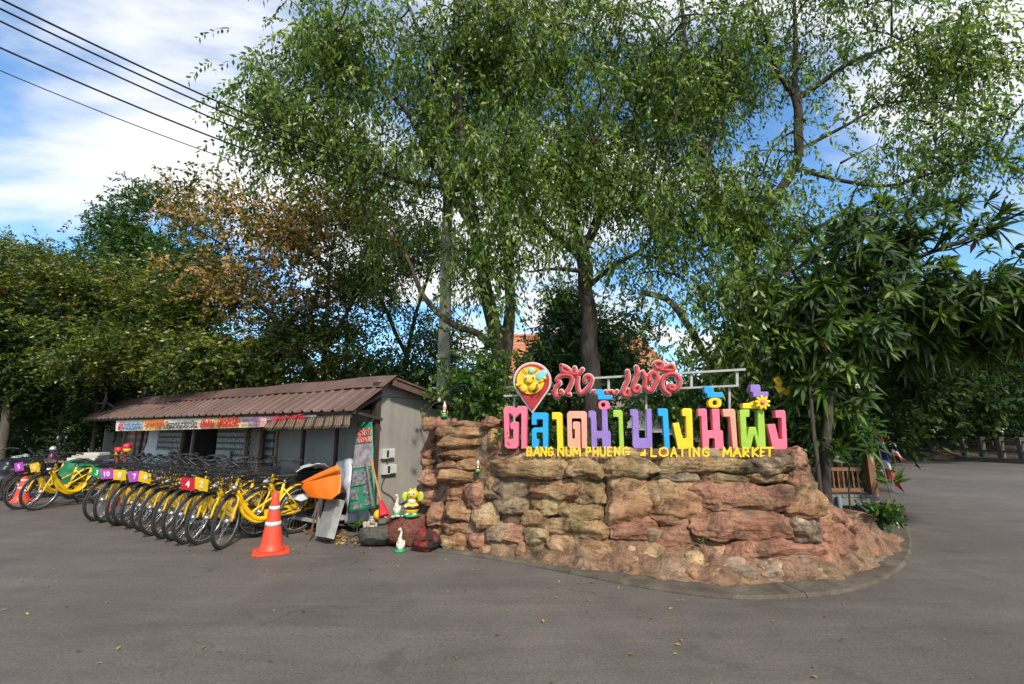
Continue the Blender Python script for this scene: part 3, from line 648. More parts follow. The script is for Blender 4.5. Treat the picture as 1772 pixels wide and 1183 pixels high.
for nm, ss, w in glyphs:
    m1, m2 = MB(), MB()
    for s_ in ss:
        n = 7 * len(s_); q = [cp(x, y, SGOFF) for x, y in s_]; Q = spline(q, n)
        FLAT = .8; m1.tube(Q - SN * .02, np.full(n, w * sc_ * 1.15), 10, flat=SN); FLAT = .45; m2.tube(Q + SN * .012, np.full(n, (w + 12) * sc_), 10, flat=SN)
        for e in (Q[0], Q[-1]):
            m1.ball(e - SN * .02, w * sc_ * 1.15, 10); m2.ball(e + SN * .012, ((w + 12) * sc_, (w + 12) * sc_ * .45, (w + 12) * sc_), 10)
    o = m1.build(nm, rd2, scr, True); m2.build('outline', wt, o, True)
steel = pm('pale_steel', (.40, .385, .355), (.28, .265, .245), .5, 12, dirt=.5)
fr = thing('rail_frame', 'pale steel rail frame standing behind the coloured letters', 'frame', SP(1100, 690, .45))
for a, b, w in [((872, 685), (1278, 667), .024), ((1010, 655), (1290, 639), .026)]:
    MB().beam(SP(*a, .42), SP(*b, .42), .03, w).build('rail', steel, fr)
for x, y0, y1 in [(1053, 651, 678), (1196, 645, 670), (1275, 640, 668)]:
    MB().beam(SP(x, y0, .45), SP(x, y1, .45), .03, .03).build('upright', steel, fr)
for x, y0 in [(890, 684), (1118, 680), (1262, 668)]:
    MB().beam(SP(x, y0, .47), SP(x, 790, .47), .025, .025).build('post', steel, fr)
# ------------------------------------------------------------------ shed
def PF(px, py, s=0.0):
    "pixel -> point on the plane s metres behind the shed front"
    d = ray(px, py); o = np.array([0, 0, CAMH]); t = ((C0 - o) @ BD + s) / (d @ BD); return o + d * t
def PS(px, py, t0=0.0):
    "pixel -> point on the shed's side wall plane"
    d = ray(px, py); o = np.array([0, 0, CAMH]); t = ((C0 - o) @ AD + t0) / (d @ AD); return o + d * t
def rib_roof_mat():
    m, n, out = newmat('brown_sheet_metal'); v = coords(n)
    c = ramp(n, noise(n, v, .8, 6, .65, .4), [(.3, (.095, .054, .042)), (.5, (.135, .080, .064)), (.72, (.19, .12, .10))])
    c = mixc(n, .5, c, ramp(n, noise(n, v, 9, 7, .7, .5), [(.3, (.7, .68, .66)), (.6, (1.1, 1.1, 1.1)), (.8, (1.5, 1.4, 1.3))]), 'MULTIPLY')
    d = ramp(n, noise(n, v, 3.5, 8, .75), [(.58, (0, 0, 0)), (.72, (.6, .6, .6))]); c = mixc(n, d, c, (.07, .045, .035))
    bsdf(n, out, c, .62, .1, bump(n, noise(n, v, 60, 4), .15, .005), .35); return m
brn = rib_roof_mat()
def wallmat():
    m, n, out = newmat('cement_board'); v = coords(n); vs = coords(n, 'Object', (7, 7, .8))
    c = ramp(n, noise(n, v, 1.1, 6, .6), [(.3, (.25, .225, .195)), (.7, (.335, .305, .27))])
    c = mixc(n, .32, c, ramp(n, noise(n, vs, 1.1, 7, .7, .3), [(.38, (.62, .6, .56)), (.55, (1, 1, 1))]), 'MULTIPLY')
    sz = n.nodes.new('ShaderNodeSeparateXYZ'); n.links.new(v, sz.inputs[0]); nz = n.nodes.new('ShaderNodeMath'); nz.operation = 'MULTIPLY_ADD'; nz.inputs[1].default_value = .7; n.links.new(noise(n, v, 5, 6, .7), nz.inputs[0]); n.links.new(sz.outputs[2], nz.inputs[2])
    c = mixc(n, ramp(n, nz.outputs[0], [(.35, (.7, .7, .7)), (.75, (0, 0, 0))]), c, (.10, .085, .065))
    bsdf(n, out, c, .88, 0, bump(n, noise(n, v, 30, 5), .3, .01), .2); return m
greyw = wallmat()
greyw_old = pm('cement_board', (.33, .30, .265), (.26, .235, .205), .85, 1.1, bs=.3, bscale=30, dirt=.5, spec=.2)
gsheet = pm('grey_board', (.215, .22, .215), (.15, .155, .15), .6, 1.8, dirt=.6)
darkw = pm('dark_wood', (.045, .03, .02), (.028, .02, .014), .8, 9, bs=.5)
oldw = pm('old_wood', (.24, .17, .10), (.14, .10, .065), .8, 12, bs=.6, dirt=.5)
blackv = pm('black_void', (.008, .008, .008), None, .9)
white_s = pm('white_sheet', (.62, .64, .66), (.45, .47, .5), .55, 4, dirt=.35)
shed = thing('market_shed', 'low shed with brown ribbed metal roof and grey side wall behind the yellow bicycles', 'shed', C0)
LEN = 10.75
def roofz(s): return 2.27 - (0.15 - s) * .66 if s < .15 else 2.27 - (s - .15) * .19
# ribbed sheets
k = 0; t = -.22
while t < LEN + .1:
    t1 = min(t + .76, LEN + .12); nrib = 3; xs = []; zs = []
    w = (t1 - t) / nrib
    for r_ in range(nrib):
        b = t + r_ * w; xs += [b, b + w * .62, b + w * .70, b + w * .86, b + w * .94]; zs += [0, 0, .028, .028, 0]
    xs.append(t1); zs.append(0); xs = np.array(xs); zs = np.array(zs)
    mb = MB(); rows = []
    for s in (-.66, -.3, .14): rows.append(np.array([SH(x, s + (random.uniform(-.012, .012) if s < -.6 else 0), roofz(s) + z + .004 * (k % 2)) for x, z in zip(xs, zs)]))
    bot = [r_ - [0, 0, .006] for r_ in rows]; L = len(xs); Vv = np.concatenate(rows + bot[::-1]); F = []
    for q in range(6):
        for i in range(L - 1): F.append((q * L + i, q * L + i + 1, ((q + 1) % 6) * L + i + 1, ((q + 1) % 6) * L + i))
    mb.add(Vv, F).build('roof_sheet', brn, shed); k += 1; t = t1 - .002
mb = MB(); n = 40; ts = np.linspace(-.24, LEN + .14, n)
rows = [[SH(t, s, z + .010 * math.sin(t * 3.1)) for t in ts] for s, z in ((-.13, roofz(-.13) + .036), (.15, 2.325), (.42, 2.26))]
Vv = np.array(rows).reshape(-1, 3); F = [(r_ * n + i, r_ * n + i + 1, (r_ + 1) * n + i + 1, (r_ + 1) * n + i) for r_ in range(2) for i in range(n - 1)]
mb.add(Vv, F).build('ridge_cap', brn, shed)
mb = MB(); mb.add([SH(-.24, .15, 2.28), SH(LEN, .15, 2.28), SH(LEN, 3.3, 1.66), SH(-.24, 3.3, 1.66), SH(-.24, .15, 2.25), SH(LEN, .15, 2.25), SH(LEN, 3.3, 1.63), SH(-.24, 3.3, 1.63)], [(0, 1, 2, 3), (4, 7, 6, 5), (0, 4, 5, 1), (1, 5, 6, 2), (2, 6, 7, 3), (3, 7, 4, 0)]).build('back_roof', brn, shed)
MB().beam(SH(-.2, -.6, roofz(-.6) - .05), SH(LEN, -.6, roofz(-.6) - .05), .04, .07).build('eave_beam', darkw, shed)
MB().beam(SH(-.12, -.05, 2.02), SH(-.12, -.62, roofz(-.62) - .07), .05, .05).build('bracket', darkw, shed)
MB().beam(SH(-.12, -.02, 1.62), SH(-.12, -.55, roofz(-.55) - .09), .04, .04).build('bracket', darkw, shed)
# side wall boards with real joints
def side_board(s0, s1, z0, z1a, z1b, nm='wall_board'):
    mb = MB(); f = [SH(0, s0, z0), SH(0, s1, z0), SH(0, s1, z1b), SH(0, s0, z1a)]; b = [p + AD * .05 for p in f]
    mb.add(f + b, [(0, 1, 2, 3)[::-1], (4, 5, 6, 7), (0, 4, 5, 1)[::-1], (1, 5, 6, 2)[::-1], (2, 6, 7, 3)[::-1], (3, 7, 4, 0)[::-1]]); return mb.build(nm, greyw, shed)
rz = lambda s: 2.235 - max(0, s - .15) * .19
side_board(.01, 1.22, 0, 1.98, 1.98); side_board(1.228, 2.9, 0, 1.84, 1.74); side_board(.01, 1.22, 1.988, rz(0), rz(1.22))
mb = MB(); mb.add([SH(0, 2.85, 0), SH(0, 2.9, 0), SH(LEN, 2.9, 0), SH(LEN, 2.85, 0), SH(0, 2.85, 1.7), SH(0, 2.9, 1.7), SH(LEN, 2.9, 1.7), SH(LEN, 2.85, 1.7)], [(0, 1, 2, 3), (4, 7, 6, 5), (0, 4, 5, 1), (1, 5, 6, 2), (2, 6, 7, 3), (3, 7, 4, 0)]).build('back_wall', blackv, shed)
mb = MB(); mb.box(SH(LEN, 1.4, 1.05), (3.0, .05, 2.1), np.stack([BD, AD, [0, 0, 1]], 1)); mb.build('end_wall', greyw, shed)
mb = MB(); mb.box(SH(-.03, -.06, 1.1), (.09, .11, 2.2), np.stack([BD, AD, [0, 0, 1]], 1)); mb.build('corner_post', darkw, shed)
# verge board under the side roof
MB().beam(SH(-.2, .1, 2.2), SH(-.2, 3.3, 1.6), .03, .10).build('verge_board', brn, shed)
def fpanel(px0, px1, zt, zb, s, mat, nm, dent=.0, th=.03, parent=shed, pxb=None, nx=8, nz=6):
    a = PF(px0, 745, s); b = PF(px1, 745, s); ab = a if pxb is None else PF(pxb[0], 745, s); bb = b if pxb is None else PF(pxb[1], 745, s)
    V = []; 
    for i in range(nx + 1):
        for j in range(nz + 1):
            u, v = i / nx, j / nz; tp = a + (b - a) * u; bt = ab + (bb - ab) * u; p = tp * v + bt * (1 - v); p[2] = zb + (zt - zb) * v
            p = p + BD * dent * vnoise(np.array(p) * 3.3); V.append(p)
    V = np.array(V); n = len(V); F = []
    for i in range(nx):
        for j in range(nz):
            q = i * (nz + 1) + j; F += [(q, q + nz + 1, q + nz + 2, q + 1), (n + q, n + q + 1, n + q + nz + 2, n + q + nz + 1)]
    ring = [j for j in range(nz + 1)] + [i * (nz + 1) + nz for i in range(1, nx + 1)] + [nx * (nz + 1) + j for j in range(nz - 1, -1, -1)] + [i * (nz + 1) for i in range(nx - 1, 0, -1)]
    for i in range(len(ring)): F.append((ring[i], ring[(i + 1) % len(ring)], n + ring[(i + 1) % len(ring)], n + ring[i]))
    return MB().add(np.concatenate([V, V + BD * th]), F).build(nm, mat, parent, False)
def postermat(name, base, ink, rows=9, seed=0, thr=.5):
    "printed sheet: rows of small dark lettering, too far to read"
    m, n, out = newmat(name); v = coords(n, 'Generated')
    mpn = n.nodes.new('ShaderNodeMapping'); mpn.inputs['Scale'].default_value = (26, 26, rows * 1.0); mpn.inputs['Location'].default_value = (seed, 0, .2); n.links.new(v, mpn.inputs[0])
    sp_ = n.nodes.new('ShaderNodeSeparateXYZ'); n.links.new(mpn.outputs[0], sp_.inputs[0])
    fr_ = n.nodes.new('ShaderNodeMath'); fr_.operation = 'FRACT'; n.links.new(sp_.outputs[2], fr_.inputs[0])
    a1 = n.nodes.new('ShaderNodeMath'); a1.operation = 'LESS_THAN'; a1.inputs[1].default_value = .58; n.links.new(fr_.outputs[0], a1.inputs[0])
    fl_ = n.nodes.new('ShaderNodeMath'); fl_.operation = 'FLOOR'; n.links.new(sp_.outputs[2], fl_.inputs[0])
    cb = n.nodes.new('ShaderNodeCombineXYZ'); n.links.new(sp_.outputs[0], cb.inputs[0]); n.links.new(fl_.outputs[0], cb.inputs[1]); n.links.new(fr_.outputs[0], cb.inputs[2])
    nz = noise(n, cb.outputs[0], 1.6, 2); gt = n.nodes.new('ShaderNodeMath'); gt.operation = 'GREATER_THAN'; gt.inputs[1].default_value = thr - .08; n.links.new(nz, gt.inputs[0])
    ml = n.nodes.new('ShaderNodeMath'); ml.operation = 'MULTIPLY'; n.links.new(a1.outputs[0], ml.inputs[0]); n.links.new(gt.outputs[0], ml.inputs[1])
    c = mixc(n, ml.outputs[0], base, ink); c = mixc(n, .5, c, ramp(n, noise(n, coords(n), 3, 5, .6), [(.3, (.6, .6, .6)), (.7, (1.1, 1.1, 1.1))]), 'MULTIPLY')
    bsdf(n, out, c, .5); return m
pos_dark = postermat('dark_printed_sheet', (.035, .037, .038), (.27, .28, .28), 9, 1.3, .52)
pos_pink = postermat('pink_printed_sheet', (.42, .25, .24), (.20, .08, .08), 7, 2.7, .46)
pos_white = postermat('white_printed_sheet', (.42, .44, .45), (.10, .11, .12), 12, 4.1, .46)
pos_teal = pm('teal_print', (.20, .38, .42), (.55, .58, .58), .5, 3)
# from the near corner to the far end
fpanel(584, 640, 1.78, .35, .02, gsheet, 'grey_panel', .02); fpanel(528, 582.5, 1.75, .35, .03, gsheet, 'grey_panel', .02); fpanel(484, 527, 1.72, .30, .02, gsheet, 'grey_panel', .025)
fpanel(458, 474, 1.62, .3, -.03, pos_dark, 'notice_sheet', .03)
fpanel(377, 428, 1.60, .55, .0, pos_dark, 'notice_sheet', .015); fpanel(377, 402, 1.05, .62, -.045, pos_white, 'notice_sheet', .01)
fpanel(277, 320, 1.60, .5, .0, pos_dark, 'notice_sheet', .02, pxb=(272, 316)); fpanel(273, 300, 1.0, .5, -.045, pos_teal, 'notice_sheet', .01)
fpanel(259, 276, 1.60, .25, -.02, white_s, 'hanging_sheet', .04, pxb=(252, 271)); fpanel(222, 256, 1.55, .3, .0, pos_pink, 'notice_sheet', .02, pxb=(219, 252))
fpanel(222, 254, .98, .25, -.05, pos_white, 'notice_sheet', .02)
fpanel(215, 660, .34, 0, .05, darkw, 'lower_wall', .01)
for px, sl_, mt in [(480, 2, oldw), (452, -1.5, oldw), (456, 4, darkw), (318, -6, oldw), (337, -4, gsheet), (236, 1, oldw), (250, -8, darkw), (217, 0, oldw), (427, 2, oldw), (526, 1, darkw), (583.5, 0, darkw)]:
    a = PF(px, 745, -.09); b = PF(px + sl_, 745, -.09); a[2] = 1.74; b[2] = 0; MB().beam(b, a, .05, .05, up=AD).build('post', mt, shed)
# lattice door
def lattice():
    a = PF(430, 745, -.02); b = PF(459, 745, -.02); w = np.linalg.norm(b - a); d = nrm(b - a); z0, z1 = .35, 1.55; fr_ = MB()
    for p, q in (((0, z0), (0, z1)), ((w, z0), (w, z1)), ((0, z0), (w, z0)), ((0, z1), (w, z1)), ((0, .72), (w, .72))): fr_.beam(a * [1, 1, 0] + d * p[0] + [0, 0, p[1]], a * [1, 1, 0] + d * q[0] + [0, 0, q[1]], .03, .04, up=BD)
    dr = fr_.build('lattice_door', oldw, shed)
    mb = MB(); H = z1 - .72; st = .085
    for sg_ in (1, -1):
        k = -H
        while k < w + H:
            u0, u1 = k, k + H * .55
            pts = [(u0, 0), (u1, H)] if sg_ > 0 else [(u1, 0), (u0, H)]
            (x0, y0), (x1, y1) = pts
            ta, tb = 0.0, 1.0; dx_ = x1 - x0
            for lo, hi in ((0, w),):
                t0_, t1_ = (lo - x0) / dx_, (hi - x0) / dx_; ta = max(ta, min(t0_, t1_)); tb = min(tb, max(t0_, t1_))
            if tb - ta > .03: mb.beam(a * [1, 1, 0] + d * (x0 + dx_ * ta) + BD * .008 * sg_ + [0, 0, .72 + H * ta], a * [1, 1, 0] + d * (x0 + dx_ * tb) + BD * .008 * sg_ + [0, 0, .72 + H * tb], .005, .010, up=BD)
            k += st
    stuff(mb.build('lattice_strips', steel, dr))
    mb = MB(); mb.box((a + b) / 2 * [1, 1, 0] + BD * .06 + [0, 0, 1.0], (w, .01, 1.3), np.stack([d, BD, [0, 0, 1]], 1)); mb.build('door_backing', pm('beige_cloth', (.36, .30, .24), None, .8), dr)
lattice()
# wicker rack below
for k in range(34):
    a = PF(372 + k * 2.7, 745, -.14); mb = MB(); mb.beam(a * [1, 1, 0] + [0, 0, .25], a * [1, 1, 0] + [0, 0, .70 + random.uniform(-.03, .03)] + AD * random.uniform(-.02, .02), .02, .012, up=AD)
    mb.build('slat', oldw, shed)
# thai text
def text_mesh(body, bold=.0, shear=0.0):
    cu = bpy.data.curves.new('tmp', 'FONT'); cu.body = body; cu.size = 1; cu.shear = shear; cu.offset = bold; cu.extrude = .002; cu.resolution_u = 3
    return c2mesh(cu)
def put_text(body, p0, p1, height, normal, mat, parent, off=.004, bold=.015, shear=0.0, name='lettering', thick=.003, label=None):
    if parent is not None and parent.name.startswith('shop_banner'): bold += .012
    "text between two points of the place, height metres tall"
    me = text_mesh(body, bold, shear); n = len(me.vertices)
    if n == 0: return None
    co = np.empty(n * 3, np.float32); me.vertices.foreach_get('co', co); co = co.reshape(-1, 3).astype(float)
    mn, mx_ = co.min(0), co.max(0); x = (co[:, 0] - mn[0]) / (mx_[0] - mn[0]); y = (co[:, 1] - mn[1]) / (mx_[1] - mn[1]); z = (co[:, 2] - mn[2]) / max(1e-6, mx_[2] - mn[2])
    p0 = np.asarray(p0, float); p1 = np.asarray(p1, float); d = p1 - p0
    upv = nrm(np.cross(np.asarray(normal, float), nrm(d))); upv = upv if upv[2] > 0 else -upv
    V = p0 + x[:, None] * d + y[:, None] * upv * height + (off + z * thick)[:, None] * np.asarray(normal, float)
    if parent is not None: V = V - np.array(parent.location)
    me.vertices.foreach_set('co', V.astype(np.float32).ravel()); me.materials.clear(); me.materials.append(mat); me.update()
    return link(name, me, parent)
def bannermat():
    m, n, out = newmat('printed_banner'); v = coords(n, 'Generated'); s_ = n.nodes.new('ShaderNodeSeparateXYZ'); n.links.new(v, s_.inputs[0])
    c = ramp(n, s_.outputs[0], [(0, (.72, .70, .66)), (.12, (.74, .72, .66)), (.26, (.80, .52, .10)), (.40, (.74, .70, .60)), (.50, (.76, .70, .55)), (.62, (.78, .48, .10)), (.74, (.76, .62, .34)), (.84, (.72, .33, .36)), (.92, (.74, .52, .52)), (1, (.72, .7, .68))])
    c = mixc(n, .5, c, ramp(n, noise(n, coords(n), 5, 6, .7), [(.3, (.6, .6, .6)), (.65, (1.1, 1.1, 1.1))]), 'MULTIPLY'); bsdf(n, out, c, .6); return m
bs_ = -.60
ban = MB(); nB = 30; Vb = []
for i in range(nB + 1):
    u = i / nB; x = 201 + (549 - 201) * u
    top = PF(x, 727.5 + (714.5 - 727.5) * u, bs_); bt = PF(x - 1, 745.5 + (735 - 745.5) * u ** 1.3, bs_ + .01)
    Vb += [top + BD * .012 * math.sin(u * 17), (top + bt) / 2 + BD * .02 * math.sin(u * 23), bt + BD * .015 * math.sin(u * 31)]
Vb = np.array(Vb); n = len(Vb); F = []
for i in range(nB):
    for j in range(2): q = i * 3 + j; F += [(q, q + 3, q + 4, q + 1), (n + q, n + q + 1, n + q + 4, n + q + 3)]
F += [(i * 3, n + i * 3, n + i * 3 + 3, i * 3 + 3) for i in range(nB)] + [(i * 3 + 2, i * 3 + 5, n + i * 3 + 5, n + i * 3 + 2) for i in range(nB)]
banner = thing('shop_banner', 'long printed banner in red, blue and yellow Thai lettering under the shed eave', 'banner', PF(370, 735, bs_))
ban.add(np.concatenate([Vb, Vb + BD * .006]), F).build('banner_sheet', bannermat(), banner)
tred = pm('print_red', (.62, .02, .015), None, .6, dirt=.1); tblue = pm('print_blue', (.03, .19, .42), None, .6, dirt=.1); tdark = pm('print_dark', (.05, .05, .04), None, .6, dirt=.1); tpur = pm('print_purple', (.16, .07, .30), None, .6, dirt=.1); torange = pm('print_orange', (.68, .12, .015), None, .6, dirt=.1)
def bt(body, x0, x1, mt, hh=.8, up=.1, sh=.2, bold=.02):
    f = lambda x: (727.5 - 13 * (x - 201) / 348, 745.5 - 10.5 * ((x - 201) / 348) ** 1.3)
    (t0, b0), (t1, b1) = f(x0), f(x1); pa = PF(x0, b0 - (b0 - t0) * up, bs_ - .035); pb = PF(x1, b1 - (b1 - t1) * up, bs_ - .035)
    H = abs(PF((x0 + x1) / 2, (t0 + t1) / 2, bs_)[2] - PF((x0 + x1) / 2, (b0 + b1) / 2, bs_)[2]); put_text(body, pa, pb, H * hh, -BD, mt, banner, bold=bold, shear=sh)
bt('ผ้า', 204, 212, tred, .85); bt('จากโรงงาน', 214, 246, tblue, .75); bt('ราคาถูก', 249, 282, torange, .8, bold=.03); bt('มีหลากหลายชนิด.', 284, 342, tdark, .72)
bt('ผ้าม่าน', 346, 370, tred, .85, bold=.03); bt('/', 371, 374, tblue, .8); bt('ผ้าตัดเสื้อ.', 375, 414, tred, .9, bold=.03); bt('ราคาถูกที่สุด', 417, 449, tpur, .55, .35); bt('เงินเชื่อ', 430, 447, tpur, .22, .08); bt('ผ้าหัวกิโล', 470, 527, tred, .62, .35, .35)
# torn awning slats
aw = thing('torn_awning', 'short torn awning of brown strips hanging at the near end of the banner', 'awning', PF(530, 735, -.7))
for k in range(44):
    x = 464 + k * 3.25; f = (x - 466) / 144; a = PF(x, 727 - 7 * f + random.uniform(0, 2), -.62); b = PF(x - 1 - 7 * (1 - f), 742 - 5 * f + random.uniform(-1.2, .8), -.74)
    MB().beam(b, a, (.062 + random.uniform(-.012, .012)), .008 + .001 * (k % 5), up=BD).build('strip', oldw if k % 5 else darkw, aw)
MB().beam(PF(464, 729, -.6), PF(610, 719, -.6), .05, .05).build('awning_beam', darkw, aw)
# satellite dish at the far roof end
dish = thing('satellite_dish', 'small grey satellite dish at the far end of the shed roof', 'dish', P(184, 697, 13.0))
mb = MB(); c = P(184, 697, 13.0); ax = nrm(np.array([-.75, -.62, .1])); a2 = nrm(np.cross(ax, [0, 0, 1])); R = np.stack([a2, np.cross(ax, a2), ax], 1)
pr = [(r_, .25 * (r_ / .26) ** 2 * .3) for r_ in np.linspace(.26, .01, 6)]; mb.lathe([(.26, .07), (.2, .04), (.12, .015), (.02, 0), (.02, -.012), (.12, .003), (.2, .03), (.265, .062)], c, 24, R); mb.build('reflector', gsheet, dish, True)
mb = MB(); mb.tube([c, c + ax * .22 + [0, 0, -.04]], .01, 6); mb.tube([c - ax * .02, c + np.array([.25, .1, -.15]), c + np.array([.35, .1, -.35])], .018, 6); mb.build('arm', steel, dish)

# ------------------------------------------------------------------ things by the shed corner
tarp_o = pm('orange_vinyl', (.86, .19, .008), (.80, .15, .006), .42, 3, dirt=.06); metal = pm('galvanised_metal', (.42, .41, .38), (.28, .27, .25), .45, 3, metal=.45, dirt=.55)
plast = pm('plastic_wrap', (.42, .43, .47), (.27, .28, .32), .35, 5, dirt=.35); greenv = pm('green_banner', (.02, .25, .12), (.03, .19, .10), .5, 4, dirt=.2)
def sheet(name, grid, mat, parent=None, th=.006, sub=6, wav=.0, seed=0, label=None, cat=None, crisp=False):
    "cloth or vinyl through a grid of points, thickened"
    g = np.array(grid, float); r_, c_ = g.shape[:2]; spline = resample if crisp else globals()['spline']
    g1 = np.stack([spline(g[i], (c_ - 1) * sub + 1) for i in range(r_)]); g2 = np.stack([spline(g1[:, j], (r_ - 1) * sub + 1) for j in range(g1.shape[1])], 1)
    du = np.gradient(g2, axis=0); dv = np.gradient(g2, axis=1); nn = nrm(np.cross(du, dv))
    g2 = g2 + nn * (fbm(g2 * 5, 3, seed) * wav)[..., None]; R_, Cc = g2.shape[:2]; a = g2.reshape(-1, 3); b = (g2 + nn * th).reshape(-1, 3); n = len(a); F = []
    for i in range(R_ - 1):
        for j in range(Cc - 1): q = i * Cc + j; F += [(q, q + 1, q + Cc + 1, q + Cc), (n + q, n + q + Cc, n + q + Cc + 1, n + q + 1)]
    for i in range(R_ - 1): F += [(i * Cc, i * Cc + Cc, n + i * Cc + Cc, n + i * Cc), (i * Cc + Cc - 1, n + i * Cc + Cc - 1, n + (i + 1) * Cc + Cc - 1, (i + 1) * Cc + Cc - 1)]
    for j in range(Cc - 1): F += [(j, n + j, n + j + 1, j + 1), ((R_ - 1) * Cc + j, (R_ - 1) * Cc + j + 1, n + (R_ - 1) * Cc + j + 1, n + (R_ - 1) * Cc + j)]
    o = MB().add(np.concatenate([a, b]), F).build(name, mat, parent, True)
    if cat: tag(o, label, cat)
    return o
# the low table with black box
tb = thing('low_table', 'low dark table loaded with a black box and orange vinyl near the shed corner', 'table', PF(545, 905, -.45) * [1, 1, 0])
q = [PF(x, 800, s)[:2] for x, s in ((478, -.15), (592, -.15), (592, -.75), (478, -.75))]
ta = PF(480, 745, -.45) * [1, 1, 0]; tb_ = PF(592, 745, -.45) * [1, 1, 0]; dd = nrm(tb_ - ta); wl = np.linalg.norm(tb_ - ta)
mb = MB(); mb.box((ta + tb_) / 2 + [0, 0, .56], (wl, .6, .04), np.stack([dd, BD, [0, 0, 1]], 1)); mb.build('table_top', darkw, tb)
mb = MB(); mb.box((ta + tb_) / 2 + [0, 0, .17] , (wl, .5, .04), np.stack([dd, BD, [0, 0, 1]], 1)); mb.build('shelf', steel, tb)
for u in (.03, .5, .97):
    for s in (-.26, .26): mb = MB(); mb.beam(ta + dd * wl * u + BD * s, ta + dd * wl * u + BD * s + [0, 0, .54], .045, .045, up=AD); mb.build('leg', steel if s < 0 else darkw, tb)
bb = MB(); c = PF(514, 840, -.6); 
bb.box(np.array([c[0], c[1], .74]), (.34, .34, .30), np.stack([dd, BD, [0, 0, 1]], 1)); tag(bb.build('black_box', pm('black_cloth', (.03, .03, .032), None, .8)), 'black boxy case under a white sheet on the low table', 'box')
bb2 = MB(); bb2.box(np.array([c[0], c[1], 0]) + dd * .48 + [0, 0, .62], (.42, .36, .10), np.stack([dd, BD, [0, 0, 1]], 1)); tag(bb2.build('dark_case', darkw), 'low dark case lying under the orange vinyl on the table', 'box')
sheet('white_sheet', [[PF(492, 829, -.80), PF(520, 812, -.8), PF(552, 803, -.8)], [PF(490, 826, -.62), PF(524, 808, -.6), PF(566, 806, -.6)], [PF(503, 818, -.35), PF(535, 800, -.3), PF(576, 812, -.35)]], white_s, th=.008, wav=.03, crisp=True, label='crumpled white sheet draped over the black box', cat='sheet')
sheet('white_cloth', [[PF(490, 858, -.80), PF(515, 856, -.82), PF(530, 853, -.8)], [PF(488, 861, -.86), PF(512, 862, -.86), PF(534, 861, -.82)], [PF(502, 864, -.87), PF(516, 866, -.87), PF(520, 868, -.86)]], white_s, th=.006, wav=.02, label='white cloth hanging over the table edge behind the cone', cat='cloth')
sheet('orange_vinyl', [[PF(518, 838, -.80), PF(542, 832, -.84), PF(566, 826, -.83), PF(590, 820, -.80)], [PF(527, 849, -.84), PF(546, 846, -.88), PF(570, 843, -.87), PF(590, 838, -.84)], [PF(536, 860, -.86), PF(555, 863, -.90), PF(574, 865, -.90), PF(589, 853, -.86)]], tarp_o, th=.012, wav=.010, crisp=True, label='sheet of bright orange vinyl bent over the table edge', cat='vinyl')
sheet('orange_roll', [[PF(519, 836, -.78), PF(552, 819, -.76), PF(585, 804, -.74)], [PF(521, 838, -.80), PF(555, 824, -.78), PF(587, 811, -.76)], [PF(524, 837, -.76), PF(557, 828, -.74), PF(588, 819, -.72)]], tarp_o, th=.014, wav=.008, crisp=True, label='folded upper layer of orange vinyl leaning behind the bent sheet', cat='vinyl')
duct = MB(); A1, A2, A3_, A4 = PF(545, 927, -1.0), PF(565, 930, -1.06), PF(585, 863, -.70), PF(566, 863, -.66); B2, B3 = PF(578, 933, -.98), PF(597, 866, -.60)
for p_ in (A1, A2, B2): p_[2] = max(p_[2], .012)
D1, D2 = A1 + (B2 - A2), A4 + (B3 - A3_)
duct.add([A1, A2, B2, D1, A4, A3_, B3, D2], [(0, 1, 5, 4), (1, 2, 6, 5), (2, 3, 7, 6), (3, 0, 4, 7), (0, 3, 2, 1), (4, 5, 6, 7)])
tag(duct.build('metal_duct', metal), 'long galvanised metal channel leaning against the low table', 'duct')
# white plastic wrapped roll behind the green banner
rl = MB(); Q = spline([PF(610, 906, -.22) , PF(610, 860, -.2), PF(604, 825, -.2), PF(597, 798, -.2)], 26); Q[:, 2] = np.maximum(Q[:, 2], .1)
rl.tube(Q, .13 + .012 * np.sin(np.arange(26) * .9), 28); V = rl.V[0]; rl.V[0] = V + nrm(V - np.repeat(Q, 28, 0)) * (fbm(V * [7, 7, 3], 4, 2)[:, None] * .045); tag(rl.build('wrapped_roll', plast, None, True), 'tall roll wrapped in pale plastic standing behind the green banner', 'roll')
rl = MB(); Q = spline([PF(628, 903, -.1), PF(628, 860, -.1), PF(628, 800, -.1)], 20); Q[:, 2] = np.maximum(Q[:, 2], .1); rl.tube(Q, .15, 16); V = rl.V[0]; rl.V[0] = V + nrm(V - np.repeat(Q, 16, 0)) * (fbm(V * 6, 4, 6)[:, None] * .03); tag(rl.build('wrapped_roll', plast, None, True), 'second plastic wrapped roll against the shed corner post', 'roll')
gb = thing('green_banner', 'green vertical banner with Thai lettering and photo prints leaning at the shed corner', 'banner', PF(628, 885, -.5))
def gq(u, v):   # u across 0..1, v down 0..1
    tl, tr, bl, br_ = (619, 731), (644, 730), (602, 888), (650, 878)
    x = (tl[0] * (1 - v) + bl[0] * v) * (1 - u) + (tr[0] * (1 - v) + br_[0] * v) * u; y = (tl[1] * (1 - v) + bl[1] * v) * (1 - u) + (tr[1] * (1 - v) + br_[1] * v) * u
    return PF(x, y, -.22 - .30 * v)
sheet('banner_sheet', [[gq(u, v) for u in (0, .5, 1)] for v in (0, .25, .5, .75, 1)], greenv, gb, th=.008, wav=.006)
GN = nrm(np.cross(gq(1, .5) - gq(0, .5), gq(.5, 0) - gq(.5, 1))); GN = GN if GN[1] < 0 else -GN
